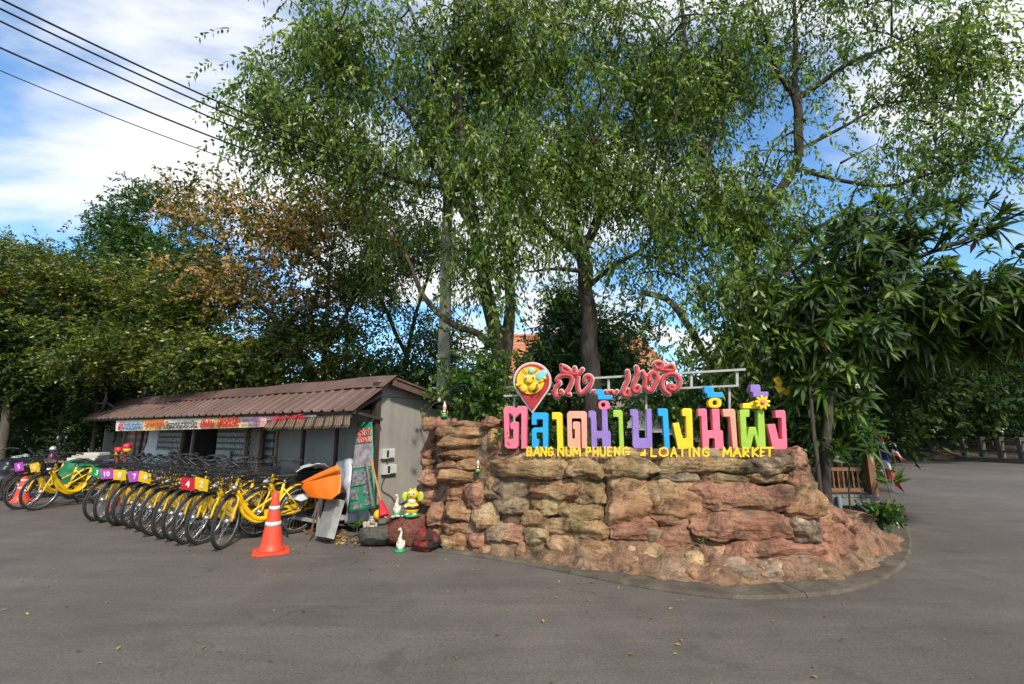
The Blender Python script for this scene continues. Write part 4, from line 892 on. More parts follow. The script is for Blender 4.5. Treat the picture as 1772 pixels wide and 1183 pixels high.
def printm(name, a, b, sc):
    m, n, out = newmat(name); c = ramp(n, noise(n, coords(n), sc, 5, .6), [(.35, a), (.5, tuple((x + y) / 2 for x, y in zip(a, b))), (.65, b)]); bsdf(n, out, c, .45); return m
ph1 = printm('photo_print_monument', (.16, .12, .12), (.35, .30, .32), 9); ph2 = printm('photo_print_street', (.05, .05, .04), (.30, .30, .30), 22)
def gprint(u0, v0, u1, v1, m_, lift=.014):
    a = [gq(u0, v0), gq(u1, v0), gq(u1, v1), gq(u0, v1)]; a = [p + GN * lift for p in a]; b = [p - GN * .006 for p in a]
    MB().add(a + b, [(0, 1, 2, 3), (7, 6, 5, 4), (0, 4, 5, 1), (1, 5, 6, 2), (2, 6, 7, 3), (3, 7, 4, 0)]).build('photo_print', m_, gb)
gprint(.04, .25, .96, .51, ph1, .018); gprint(.06, .54, .90, .71, ph2, .018); gprint(.04, .74, .36, .87, ph2, .016); gprint(.56, .72, .92, .83, ph2, .018); gprint(.20, .90, .50, .975, ph2, .016); gprint(.64, .86, .94, .955, ph2, .018)
for body, v in (('ให้เช่า', .155), ('จักรยาน', .235)):
    hgt = np.linalg.norm(gq(.5, v) - gq(.5, v - .09)); put_text(body, gq(.10, v), gq(.93, v), hgt, GN, wh, gb, off=.016, bold=.055); put_text(body, gq(.11, v), gq(.92, v), hgt, GN, tred, gb, off=.022, bold=.02)
# poles and sticks
def stick(x0, y0, s0, x1, y1, s1, r, mat, label, cat='pole'):
    a, b = PF(x0, y0, s0), PF(x1, y1, s1); a[2] = max(a[2], .01); tag(MB().tube(resample([a, b], 4), r, 8).build('stick', mat), label, cat)
redp = pm('red_plastic', (.55, .02, .03), None, .5)
stick(645, 876, -.62, 633, 791, -.45, .011, oldw, 'thin brown stick leaning across the green banner')
bw = thing('broom', 'orange handled broom with a red brush leaning by the green banner', 'broom', PF(661, 890, -.7) * [1, 1, 0])
a, b = PF(659, 866, -.72), PF(642, 794, -.5); MB().tube(resample([a, b], 4), .014, 8).build('handle', pm('orange_handle', (.5, .19, .04), None, .5), bw)
MB().tube(spline([a, PF(661, 878, -.74), PF(664, 893, -.76)], 6), [.02, .03, .035, .05, .06, .06], 10).build('brush', redp, bw)
stick(676, 893, -.70, 656, 860, -.62, .014, redp, 'red plastic handle lying slanted behind the broom', 'handle')
stick(537, 928, -1.0, 550, 868, -.9, .014, pm('rusty_iron', (.12, .05, .03), None, .8), 'rusty iron rod propping the low table', 'rod')
# meters and cable on the side wall
boxm = pm('meter_plastic', (.55, .54, .50), (.48, .47, .43), .5, 8)
for (x0, y0, x1, y1), lab in (((658, 776, 679, 793), 'upper of two pale electric boxes on the shed side wall'), ((659, 803, 682, 820), 'lower of two pale electric boxes on the shed side wall')):
    t_ = thing('electric_box', lab, 'electric box', PS((x0 + x1) / 2, (y0 + y1) / 2))
    c = PS((x0 + x1) / 2, (y0 + y1) / 2) - AD * .03; w_ = abs((PS(x1, y0) - PS(x0, y0)) @ BD); h_ = abs(PS(x0, y1)[2] - PS(x0, y0)[2]); R = np.stack([BD, AD, [0, 0, 1]], 1)
    mb = MB(); mb.box(c, (w_, .06, h_), R); mb.build('casing', boxm, t_); mb = MB(); mb.box(c - AD * .036 + BD * w_ * .22, (w_ * .45, .012, h_ * .82), R); mb.build('cover', boxm, t_)
    mb = MB(); mb.box(c - AD * .033 - BD * w_ * .1, (w_ * .14, .01, h_ * .7), R); mb.build('slot', blackv, t_)
tag(MB().tube(spline([PS(668, 793, -.03), PS(671, 803, -.04)], 6), .006, 6).build('cable', bk), 'short black cable joining the two electric boxes', 'cable')
tag(MB().tube(spline([PS(668, 820, -.03), PS(660, 845, -.02), PS(676, 858, -.02), PS(690, 872, -.02), PS(705, 866, -.02)], 24), .006, 6).build('cable', bk), 'black cable drooping below the lower electric box', 'cable')
# ------------------------------------------------------------------ cone
def cone(name, loc, rz, label, H=.72):
    t_ = thing(name, label, 'traffic cone', loc, rz); og = pm('cone_orange', (.72, .060, .020), (.60, .055, .02), .5, 5, dirt=.3); wr = pm('cone_white_band', (.62, .62, .60), None, .5, 8, dirt=.4)
    R0, R1 = .135, .03; f = lambda z: R0 + (R1 - R0) * ((z - .035) / (H - .035))
    prof_ = [(R0 + .02, .034), (R0 + .006, .05)] + [(f(z), z) for z in np.linspace(.06, H, 10)] + [(R1 - .01, H), (R1 - .014, H - .02)]
    MB().lathe(prof_, (0, 0, 0), 32).build('cone_body', og, t_, True, True)
    b = bmesh.new(); bmesh.ops.create_cube(b, size=1); bmesh.ops.scale(b, vec=(.40, .40, .034), verts=b.verts); bmesh.ops.translate(b, vec=(0, 0, .018), verts=b.verts); bmesh.ops.bevel(b, geom=[e for e in b.edges if abs(e.verts[0].co.z - e.verts[1].co.z) > .01], offset=.05, segments=4, affect='EDGES'); bmesh.ops.bevel(b, geom=[e for e in b.edges if e.calc_face_angle(0) > .8], offset=.006, segments=2, affect='EDGES')
    me = bpy.data.meshes.new('base'); b.to_mesh(me); b.free(); me.materials.append(og); link('base', me, t_)
    for z0, z1 in ((.315, .365), (.50, .545)):
        z0, z1 = z0 * H / .72, z1 * H / .72
        MB().lathe([(f(z0) - .004, z0), (f(z0) + .0035, z0), (f(z1) + .0035, z1), (f(z1) - .004, z1)], (0, 0, 0), 32).build('band', wr, t_, True, True)
    return t_
g = G(460, 962); g[1] += .16; cone('traffic_cone', (g[0] - .02, g[1], 0), .45, 'orange traffic cone with two white bands in front of the bicycles')
g = G(36, 868); cone('traffic_cone', g, .2, 'faded orange cone half hidden behind the leftmost bicycle wheels', .6)

# ------------------------------------------------------------------ statues
def ring_base(name, c, r, mat, parent): MB().lathe([(r * .9, 0), (r, .012), (r * .95, .03), (r * .7, .035)], c, 20).build(name, mat, parent, True)
sgreen = pm('statue_green', (.02, .30, .10), None, .4, 12); ivory = pm('ivory_paint', (.62, .58, .46), (.55, .50, .38), .4, 14, dirt=.3); swing = pm('wing_lime', (.42, .55, .04), None, .4, 10)
def top_of(px, py, Y): return P(px, py, Y)
bY = G(697, 950)[1] + .16
bc = P(712, 893, bY)
bs = thing('bee_statue', 'yellow and black bee statue with lime wings on the flat dark red rock', 'statue', bc)
u_ = bY / FPX; h = 44 * u_
def lb(name, parts, mat, parent):
    mb = MB()
    for (x, z, y, rx, ry, rz_) in parts: mb.ball(bc + np.array([x * u_, y * u_, z * u_]), (rx * u_, ry * u_, rz_ * u_), 16)
    return mb.build(name, mat, parent, True)
ring_base('base', bc, 14 * u_, sgreen, bs)
lb('body', [(0, 13, 0, 12.5, 11, 11)], ye2, bs); MB().lathe([(12.6 * u_, -2.4 * u_), (13.0 * u_, 0), (12.4 * u_, 2.6 * u_)], bc + np.array([0, 0, 14.5 * u_]), 20, sy=.9).build('black_band', bk, bs, True)
lb('chest', [(0, 24, -1, 7, 6, 5)], ivory, bs)
hd = lb('head', [(1, 35, -1, 9.5, 8.5, 8.5)], ye2, bs); lb('eye', [(-2.5, 37, -8, 2.6, 1.6, 3), (4, 37, -8, 2.6, 1.6, 3)], wh, hd); lb('pupil', [(-2.5, 36.8, -9.4, 1.1, .7, 1.5), (4, 36.8, -9.4, 1.1, .7, 1.5), (.6, 32.5, -9, 2.8, .6, .5)], bk, hd)
lb('wing', [(-12, 31, 4, 6, 1.5, 7.5)], swing, bs); lb('wing', [(13, 31, 4, 5.5, 1.5, 8)], swing, bs)
lb('foot', [(-6, 3, -6, 4, 5, 3), (6, 3, -6, 4, 5, 3)], ivory, bs); lb('hand', [(-8, 17, -9, 3, 2.5, 3), (2, 23, -8, 3, 2.5, 2.6)], ivory, bs)
lb('antenna', [(-3, 43, -2, 1, 1, 2.5), (5, 43, -2, 1, 1, 2.5)], ye2, bs)
def goose(px, py, Y, hp, label):
    c = P(px, py, Y); u = Y / FPX * hp / 32; t_ = thing('goose_statue', label, 'statue', c); ring_base('base', c, 8 * u, sgreen, t_)
    mb = MB(); rx_ = math.radians(28); Rt = np.array([[1, 0, 0], [0, math.cos(rx_), math.sin(rx_)], [0, -math.sin(rx_), math.cos(rx_)]])
    mb.ball(c + np.array([.6 * u, 1 * u, 9 * u]), (5.2 * u, 6.6 * u, 8 * u), 18, R=Rt); mb.ball(c + np.array([2.6 * u, 5.5 * u, 6.5 * u]), (2.2 * u, 4.5 * u, 2.6 * u), 10)
    mb.tube(spline([c + np.array(v) * u for v in ((.4, -.5, 13), (-.2, -1.6, 18), (.9, -1.2, 23), (1.0, -1.0, 27), (-.2, -1.8, 30))], 18), np.array([4.2] * 3 + [3.0] * 3 + [2.0] * 4 + [1.6] * 5 + [1.8] * 3) * u, 12)
    mb.ball(c + np.array([-.5 * u, -2.2 * u, 30.2 * u]), (2.3 * u, 2.8 * u, 2.2 * u), 12); mb.build('goose_body', ivory, t_, True)
    mb = MB(); [mb.ball(c + np.array([s * 4.6 * u + .6 * u, 1.6 * u, 10 * u]), (1.4 * u, 4.6 * u, 5.4 * u), 10, R=Rt) for s in (-1, 1)]; mb.build('wing', ivory, t_, True)
    mb = MB(); mb.tube([c + np.array([-1.4 * u, -4.2 * u, 30 * u]), c + np.array([-2.6 * u, -7.0 * u, 29.2 * u])], [1.3 * u, .5 * u], 8); mb.build('beak', pm('beak_orange', (.6, .28, .03), None, .4), t_, True)
goose(686, 892, bY, 34, 'white goose statue standing left of the bee statue on the red rock'); goose(692, 955, G(692, 955)[1], 38, 'white goose statue standing on the ground beside the lava rock')
def gnome(px, py, Y, hp, label, hat=True, standing=True):
    c = P(px, py, Y); u = Y / FPX * hp / 30; t_ = thing('gnome_figurine', label, 'figurine', c); ring_base('base', c, 6.5 * u, sgreen, t_)
    MB().lathe([(4 * u, 1 * u), (6 * u, 4 * u), (6.4 * u, 8 * u), (5 * u, 13 * u), (3.4 * u, 15 * u)], c, 14).build('coat', bk, t_, True)
    mb = MB(); mb.ball(c + np.array([0, -2.5 * u, 11 * u]), (3.4 * u, 3.6 * u, 4 * u), 12); mb.build('beard', ivory, t_, True); mb = MB(); mb.ball(c + np.array([0, -.5 * u, 17 * u]), (3.9 * u, 3.6 * u, 3.6 * u), 12); mb.build('head', pm('figure_skin', (.60, .28, .17), None, .5), t_, True)
    MB().ball(c + np.array([0, -5.2 * u, 6.4 * u]), (4.4 * u, 1.8 * u, 1.6 * u), 10).build('belt', ye2, t_, True)
    mb = MB(); mb.lathe([(4.1 * u, 19 * u), (3.2 * u, 22 * u), (1.6 * u, 27 * u), (.3 * u, 31 * u if hat else 24 * u)], c, 12); mb.build('hat', ivory, t_, True)
    mb = MB(); [mb.ball(c + np.array([s * 5.4 * u, -1.5 * u, 9 * u]), (1.9 * u, 2.2 * u, 4.4 * u), 8) for s in (-1, 1)]; mb.build('arm', pm('figure_green', (.10, .25, .04), None, .5), t_, True)
gnome(769, 722, 6.42, 27, 'bearded gnome figurine with pointed white hat on top of the wall cap'); 
pw, _, _, nw = onwall(827, 817); gnome(827, 817, float(pw[1]) - .06, 22, 'small squat figurine in black and yellow sitting in a niche of the wall', False)
# cherub
cY = G(648, 950)[1] + .16; c = P(643, 919, cY); u = cY / FPX; ch = thing('seated_figurine', 'pale stone figurine reclining on the dark grey boulder', 'figurine', c); sto = pm('pale_stone', (.40, .33, .25), (.27, .22, .17), .8, 10, dirt=.6)
mb = MB()
for (x, z, y, rx, ry, rz_) in ((0, 6, 0, 9, 6, 6), (-9, 5, 2, 6, 5, 4.5), (7, 5, -2, 5, 4, 5), (1, 16, -1, 6.5, 6, 6.5), (1, 21.5, -1, 5, 5, 3), (-5, 11, -4, 3, 3, 6), (8, 10, -3, 2.5, 3, 5), (-12, 10, 3, 4, 2, 5)): mb.ball(c + np.array([x * u, y * u, z * u]), (rx * u, ry * u, rz_ * u), 14)
o = mb.build('body', sto, ch, True); mb = MB(); [mb.ball(c + np.array([x * u, -6.6 * u, z * u]), (a * u, .8 * u, b * u), 8) for x, z, a, b in ((-1, 17.5, .9, .9), (3.4, 17.5, .9, .9), (1.2, 13.6, 2.2, .6))]; mb.build('face_marks', bk, ch, True)
tag(MB().ball(P(655, 893, bY - .05) + np.array([0, 0, .02]), .062, 18).build('yellow_ball', ye2, None, True), 'yellow ball resting between the pale figurine and the broom', 'ball')
peb = MB()
for k in range(26): peb.ball(P(664 + random.random() * 56, 892 + random.random() * 2.5, bY - .12 + random.random() * .2), (.02, .016, .012), 6)
tag(stuff(peb.build('white_pebbles', ivory, None, True)), 'scattered white pebbles on the flat top of the red rock', 'pebbles')
# utility pole and wires
pole = thing('utility_pole', 'tall grey concrete power pole rising through the trees behind the rock wall', 'utility pole', np.array([P(765, 745, 9.2)[0], 9.2, 0]))
pc = pm('pole_concrete', (.25, .24, .19), (.18, .175, .14), .85, 3, bs=.4, dirt=.5); px_ = P(765, 745, 9.2)[0]
mb = MB(); mb.add([[px_ + sx * w, 9.2 + sy * w, z] for z, w in ((-.9, .128), (7.6, .085)) for sx, sy in ((-1, -1), (1, -1), (1, 1), (-1, 1))], [(0, 1, 5, 4), (1, 2, 6, 5), (2, 3, 7, 6), (3, 0, 4, 7), (4, 5, 6, 7), (3, 2, 1, 0)]); b_ = mb.build('shaft', pc, pole)
md = b_.modifiers.new('b', 'BEVEL'); md.width = .02; md.segments = 2
for z in np.arange(1.9, 7.2, .38):
    mb = MB(); w = .128 - (z + .9) / 8.5 * .043; mb.lathe([(.013, -.004), (.013, .004)], (px_ - .05, 9.2 - w - .002, z), 8, np.array([[1, 0, 0], [0, 0, 1], [0, 1, 0]])); mb.build('bolt_hole', blackv, pole)
mb = MB(); mb.beam((px_ - .75, 9.1, 7.2), (px_ + .75, 9.1, 7.2), .09, .09); mb.build('cross_arm', steel, pole)
wires = [((-60, -32), (757, 322), 3.6, .013), ((-60, -15), (759, 332), 3.9, .013), ((-60, 7), (761, 345), 4.2, .013), ((-60, 55), (763, 362), 4.6, .014), ((-60, 96), (765, 378), 5.0, .008)]
for k, (a, b, Y, r) in enumerate(wires):
    pa, pb = P(*a, Y), P(*b, 9.1); u = np.linspace(0, 1, 30)[:, None]; Q = pa + (pb - pa) * u; Q[:, 2] -= .16 * 4 * u[:, 0] * (1 - u[:, 0]) * (1 + .1 * k)
    ext = pa + (pa - pb) * .6; Q = np.concatenate([[ext], Q])
    tag(MB().tube(Q, r * .8, 6).build('power_line', bk), ['topmost thick power line running to the concrete pole', 'second power line from the top', 'third power line from the top', 'thick power line, second from the bottom', 'lowest and thinnest of the power lines'][k], 'power line', 'power lines')
# ------------------------------------------------------------------ bicycles
yb = pm('bike_yellow', (.80, .50, .005), (.74, .44, .005), .35, 14, dirt=.12, coat=.3); tyr = pm('tyre_rubber', (.018, .018, .018), (.03, .029, .027), .85, 20); alu = pm('aluminium', (.55, .55, .56), None, .3, 9, metal=.9, dirt=.2)
blk = pm('bike_black', (.015, .015, .016), None, .45, 9); lampw = pm('lamp_silver', (.62, .64, .66), None, .3, 9, metal=.4); whp = pm('white_plastic', (.66, .66, .66), None, .5)
RW = .335
def wheel(parent, name, c, steer=0.0):
    "the wheel turns in the local XZ plane about its hub"
    w = bpy.data.objects.new(name, None); COL.objects.link(w); w.parent = parent; w.location = c; w.rotation_euler = (0, 0, steer)
    th = np.linspace(0, 2 * math.pi, 36, endpoint=False); ring = lambda r: np.stack([r * np.cos(th), 0 * th, r * np.sin(th)], 1)
    MB().tube(ring(RW - .020), .0195, 8, closed=True).build('tyre', tyr, w, True, True)
    mb = MB(); mb.tube(ring(RW - .050), .010, 6, closed=True); 
    for k in range(28):
        a = k * 2 * math.pi / 28; a2 = a + (.35 if k % 2 else -.35); s = .03 * (1 if k % 4 < 2 else -1)
        mb.tube([(.02 * math.cos(a2), s, .02 * math.sin(a2)), ((RW - .05) * math.cos(a), 0, (RW - .05) * math.sin(a))], .0016, 3, caps=False)
    mb.build('rim', alu, w, True, True)
    MB().tube([(0, -.045, 0), (0, -.03, 0), (0, -.028, 0), (0, .028, 0), (0, .03, 0), (0, .045, 0)], [.012, .014, .036, .036, .014, .012], 12).build('hub', alu, w, True, True)
    return w
def make_bike(plate_mat=None, basket=True, fmat=None, steer=.35, name='bicycle'):
    fmat = fmat or yb
    root = bpy.data.objects.new(name, None); COL.objects.link(root)
    F_, R_ = np.array([.56, 0, RW]), np.array([-.50, 0, RW]); BBk = np.array([-.06, 0, .29]); H1, H0 = np.array([.40, 0, .80]), np.array([.44, 0, .64])
    mb = MB(); mb.tube([H0, H1], .028, 10)
    mb.tube(spline([H0 + [-.01, 0, .05], (.24, 0, .40), (.10, 0, .29), BBk, (-.14, 0, .32), (-.17, 0, .42)], 18), .033, 10)
    mb.tube(spline([H0 + [-.01, 0, .0], (.26, 0, .34), (.10, 0, .25), BBk + [0, 0, -.02]], 12), .022, 8)
    mb.tube([(-.17, 0, .40), (-.22, 0, .72)], .020, 8)
    mb.tube(spline([(.20, 0, .38), (.05, 0, .47), (-.20, 0, .62)], 8), .014, 6)
    for s in (-1, 1):
        mb.tube([BBk + [-.05, s * .035, 0], (-.30, s * .055, .31), R_ + [0, s * .065, 0]], .012, 6)
        mb.tube([(-.21, s * .02, .66), (-.30, s * .055, .55), R_ + [0, s * .065, 0]], .011, 6)
    mb.build('frame', fmat, root, True, True)
    th = np.linspace(math.radians(20), math.radians(185), 18)
    def fender(c, par, a0, a1, m_):
        th = np.linspace(math.radians(a0), math.radians(a1), 18); prof2 = [(-.03, -.008), (-.015, .006), (.015, .006), (.03, -.008)]; V = []
        for t in th:
            for y, dr in prof2: r = RW + .028 + dr; V.append([c[0] + r * math.cos(t), c[1] + y, c[2] + r * math.sin(t)])
        F = [(i * 4 + j, i * 4 + j + 1, i * 4 + j + 5, i * 4 + j + 4) for i in range(17) for j in range(3)]; return MB().add(V, F).build('mudguard', m_, par, True, True)
    fender(R_, root, 25, 190, fmat)
    wheel(root, 'rear_wheel', R_)
    # steering assembly
    st = bpy.data.objects.new('steering', None); COL.objects.link(st); st.parent = root; st.location = (.43, 0, RW); st.rotation_euler = (0, 0, steer)
    wheel(root, 'front_wheel', F_, steer)
    hz = H1 - F_; crown = np.array([-.10, 0, .30])
    mb = MB(); mb.tube([crown, np.array([-.16, 0, .50])], .018, 8)
    for s in (-1, 1): mb.tube(spline([crown + [0, s * .012, .01], crown + [.01, s * .052, -.02], (-.03, s * .058, .12), (0, s * .058, 0)], 9), .0135, 7)
    mb.build('fork', fmat, st, True, True)
    fender((0, 0, 0), st, 60, 150, blk)
    mb = MB(); mb.tube([(-.155, 0, .49), (-.185, 0, .62)], .014, 8)
    for s in (-1, 1): mb.tube(spline([(-.185, 0, .62), (-.17, s * .06, .66), (-.17, s * .15, .71), (-.26, s * .25, .72), (-.36, s * .29, .70)], 16), .0100, 7)
    mb.build('handlebar', blk, st, True, True)
    for s in (-1, 1): MB().tube([(-.27, s * .256, .72), (-.385, s * .30, .696)], .017, 8).build('grip', tyr, st, True, True)
    mb = MB(); [mb.tube([(-.27, s * .25, .705), (-.30, s * .21, .675), (-.37, s * .22, .66)], .006, 5) for s in (-1, 1)]; mb.tube(spline([(-.25, .2, .7), (-.1, .18, .68), (-.1, .05, .5), (-.12, 0, .38)], 10), .004, 4); mb.tube(spline([(-.25, -.2, .7), (-.05, -.2, .66), (-.08, -.05, .5), (-.14, 0, .36)], 10), .004, 4); mb.build('brake_lever', blk, st, True, True)
    if basket:
        mb = MB(); x0, x1, zb, zt = -.10, .13, .40, .60; w0, w1 = .12, .165
        def rg(z, k):
            a, b, w = x0 - .01 * k, x1 + .035 * k, w0 + (w1 - w0) * k; return [(a, -w, z), (b, -w, z), (b, w, z), (a, w, z)]
        for k in (0, .33, .66, 1): mb.tube(rg(zb + (zt - zb) * k, k), .0045 if k < 1 else .007, 4, closed=True)
        b0, b1 = rg(zb, 0), rg(zt, 1)
        for e in range(4):
            for q in range(5):
                u = q / 5; p = np.array(b0[e]) * (1 - u) + np.array(b0[(e + 1) % 4]) * u; r = np.array(b1[e]) * (1 - u) + np.array(b1[(e + 1) % 4]) * u; mb.tube([p, r], .0035, 4, caps=False)
        for q in range(5): y = -w0 + 2 * w0 * q / 4; mb.tube([(x0, y, zb), (x1, y, zb)], .0035, 4, caps=False)
        mb.build('basket', blk, st, False, True)
    mb = MB(); mb.ball((-.06, 0, .40), (.05, .036, .036), 10); mb.build('headlight', lampw, st, True, True)
    if plate_mat:
        mb = MB(); cyp, syp = math.cos(.15), math.sin(.15); mb.box((.185, 0, .46), (.008, .20, .155), np.array([[cyp, 0, syp], [0, 1, 0], [-syp, 0, cyp]])); pl = mb.build('number_plate', plate_mat, st, False, True)
    for q in st.children: q.location = (.13, 0, 0)
    # saddle
    MB().tube([(-.215, 0, .70), (-.235, 0, .80)], .013, 8).build('seat_post', alu, root, True, True)
    mb = MB(); V = []; L_ = [(-.37, .085, .055), (-.34, .10, .07), (-.28, .09, .07), (-.20, .05, .06), (-.12, .028, .05), (-.08, .018, .035)]
    for x, w, h_ in L_:
        for t in np.linspace(0, 2 * math.pi, 10, endpoint=False): V.append((x, w * math.cos(t), .83 + h_ * .5 * math.sin(t) + (.015 if x < -.3 else 0)))
    F = [(i * 10 + q, i * 10 + (q + 1) % 10, (i + 1) * 10 + (q + 1) % 10, (i + 1) * 10 + q) for i in range(5) for q in range(10)] + [tuple(range(10))[::-1], tuple(50 + q for q in range(10))]
    mb.add(V, F).build('saddle', blk, root, True, True)
    # drive
    mb = MB(); mb.tube([BBk + [0, -.055, 0], BBk + [0, -.058, 0]], .085, 20); mb.beam(BBk + [0, -.07, 0], BBk + [.12, -.075, -.11], .018, .012); mb.beam(BBk + [0, .07, 0], BBk + [-.12, .075, .11], .018, .012); mb.build('crank', blk, root, False, True)
    for s in (-1, 1): mb = MB(); mb.box(BBk + [-s * .12, s * .125, s * .11], (.09, .08, .022)); mb.build('pedal', blk, root, False, True)
    mb = MB(); mb.beam(BBk + [.04, -.062, .05], R_ + [-.02, -.062, .035], .02, .07); mb.build('chain_guard', fmat, root, False, True)
    MB().tube([(-.22, .05, .27), (-.28, .17, .02)], .009, 6).build('kickstand', blk, root, True, True)
    mb = MB(); [mb.beam((-.30, s * .055, .72), (-.72, s * .055, .70), .012, .012) for s in (-1, 1)]; [mb.beam((x, -.055, .705), (x, .055, .705), .012, .012) for x in (-.35, -.48, -.6, -.71)]; [mb.tube([(-.62, s * .055, .70), R_ + [0, s * .07, 0]], .006, 5) for s in (-1, 1)]; mb.build('carrier', blk, root, False, True)
    return root
plates = {'yellow': pm('plate_yellow', (.80, .50, .01), None, .45, dirt=.1), 'red': pm('plate_red', (.62, .015, .025), None, .45, dirt=.1), 'magenta': pm('plate_magenta', (.52, .06, .50), None, .45, dirt=.1), 'green': pm('plate_green', (.01, .30, .08), None, .45, dirt=.1)}
proto = make_bike(None); proto_pl = make_bike(plates['yellow'])
digit_white = pm('digit_white', (.80, .80, .80), None, .5, dirt=.0)
def digits(s, st):
    me = text_mesh(s, .03); n = len(me.vertices); co = np.empty(n * 3, np.float32); me.vertices.foreach_get('co', co); co = co.reshape(-1, 3); mn, mx_ = co.min(0), co.max(0); H = .085; sc = H / (mx_[1] - mn[1]); w = (mx_[0] - mn[0]) * sc
    x = (co[:, 0] - mn[0]) * sc - w / 2; z = (co[:, 1] - mn[1]) * sc - H / 2
    V = np.stack([.192 + z * .15 + co[:, 2], x, .46 + z], 1)   # read from the front
    me.vertices.foreach_set('co', V.astype(np.float32).ravel()); me.materials.clear(); me.materials.append(digit_white); me.update(); return me
def place_bike(px, py, heading, lean, steer, label, colr=None, num=None, roll=0, group='yellow rental bicycles parked in rows'):
    "px, py: where the front tyre meets the ground; heading: angle of the forward direction"
    src = proto_pl if colr else proto; b = tree_copy(src); tag(b, label, 'bicycle', group)
    g = G(px, py); f = np.array([math.cos(heading), math.sin(heading), 0]); b.location = g - f * .56
    b.rotation_mode = 'XYZ'; b.rotation_euler = (lean, 0, heading)
    for ch in b.children:
        if ch.name.startswith(('steering', 'front_wheel')): ch.rotation_euler = (0, 0, steer)
        if ch.name.startswith('front_wheel'): ch.location = (.43 + .13 * math.cos(steer), .13 * math.sin(steer), RW)
        if ch.name.startswith('steering') and colr:
            for q in ch.children:
                if q.name.startswith('number_plate'):
                    q.data = q.data.copy(); q.data.materials[0] = plates[colr]; me = digits(num, ch)
                    # merge digits as a second material of the plate
                    pm_ = q.data; bmj = bmesh.new(); bmj.from_mesh(pm_); k0 = len(bmj.faces); bmj.from_mesh(me); bmj.faces.ensure_lookup_table()
                    for fc in bmj.faces[k0:]: fc.material_index = 1
                    R = Matrix.Translation((.185, 0, .46)) @ Matrix.Rotation(roll, 4, 'X') @ Matrix.Translation((-.185, 0, -.46)); bmj.transform(R); bmj.to_mesh(pm_); bmj.free(); pm_.materials.append(digit_white); q.data = pm_
                    q['label'] = f'{colr} number plate with white {num}'
    return b
hd0 = math.atan2(-.85, -.53)
row = [(377,948,None,None),(345,940,'yellow','2'),(321,939,'red','4'),(299,933,None,None),(284,930,None,None),(265,925,None,None),(248,917,'yellow','4'),(230,912,'magenta','7'),(217,907,'green','9'),(203,908,'yellow','8'),(180,902,'magenta','10'),(166,900,'green','3')]
ordn = {0: 'nearest yellow bicycle beside the traffic cone, no number plate', 3: 'plateless yellow bicycle just past the red 4 plate', 4: 'plateless yellow bicycle in the middle of the main row', 5: 'plateless yellow bicycle next to the yellow 4 plate'}
for i, (x, y, c_, nm) in enumerate(row):
    place_bike(x, y, hd0 + random.uniform(-.04, .04), -.11 + random.uniform(-.02, .02), .50 + random.uniform(-.10, .12), ordn.get(i) or {1: 'second nearest bicycle, with the yellow 2 plate on its basket', 2: 'bicycle with the red 4 plate on its basket', 6: 'bicycle with the yellow 4 plate, two along from the plateless three', 7: 'bicycle with the magenta 7 plate beside the yellow 4', 8: 'bicycle with the small green 9 plate beside the magenta 7', 9: 'bicycle with the yellow 8 plate between green 9 and magenta 10', 10: 'bicycle with the magenta 10 plate overlapping the green 3', 11: 'far end bicycle of the main row, with the green 3 plate'}[i], c_, nm, random.uniform(-.25, .25))
h2 = math.atan2(-.95, -.31)
place_bike(62, 883, h2, -.09, .1, 'yellow bicycle of the left group with a yellow number 6 plate', 'yellow', '6', .3)
place_bike(35, 881, h2, -.09, .1, 'yellow bicycle of the left group with a magenta number 5 plate', 'magenta', '5', .25)
place_bike(24, 868, h2 + .1, -.08, .15, 'yellow bicycle without plate behind number 5')
b = place_bike(-30, 862, h2 - 1.2, -.08, -.3, 'yellow bicycle cut by the left picture edge')
# darker bicycles standing back between the others
pb = yb
for i, (k_, off) in enumerate([(0.5, .62), (3.5, .60), (6.5, .60), (9.5, .6)]):
    a, b_ = row[int(k_)], row[min(11, int(k_) + 1)]; g_ = (G(a[0], a[1]) + G(b_[0], b_[1])) / 2 - np.array([math.cos(hd0), math.sin(hd0), 0]) * off; qx, qy = project(g_)
    place_bike(float(qx), float(qy), hd0 + random.uniform(-.1, .1), -.05, random.uniform(-.3, .5), ['set back bicycle behind the yellow 2 plate, nearest the lattice door', 'set back bicycle before the dark doorway', 'set back bicycle between the yellow 4 and magenta 7 plates', 'set back bicycle at the far end, behind the magenta 10 plate'][i], group='bicycles set back behind the main row')
for s in (proto, proto_pl):
    for o in list(s.children_recursive) + [s]: bpy.data.objects.remove(o)
# ------------------------------------------------------------------ trees
def barkmat(name, a, b, c):
    m, n, out = newmat(name); v = coords(n); vs = coords(n, 'Object', (6, 6, 1.2))
    col = ramp(n, noise(n, vs, 2.5, 7, .7, .4), [(.3, a), (.52, b), (.72, c)]); col = mixc(n, .5, col, ramp(n, noise(n, v, 1.5, 4), [(.35, (.65, .65, .65)), (.65, (1.2, 1.2, 1.2))]), 'MULTIPLY')
    bsdf(n, out, col, .9, 0, bump(n, noise(n, vs, 7, 6, .7), .7, .03), .2); return m
bark = barkmat('bark', (.03, .024, .019), (.062, .05, .04), (.11, .092, .075)); bark2 = barkmat('bark_pale', (.06, .05, .04), (.11, .092, .07), (.17, .145, .11))
GL = leafmat('willowy_leaves', [(0, (.022, .045, .010)), (.3, (.062, .115, .020)), (.65, (.165, .245, .040)), (1, (.36, .43, .12))], .48)
GD = leafmat('dark_leaves', [(0, (.008, .020, .005)), (.4, (.016, .038, .007)), (.8, (.034, .066, .010)), (1, (.09, .12, .02))], .22, .65, .15)  # darkened: the shade of deep foliage is put into the leaf colour
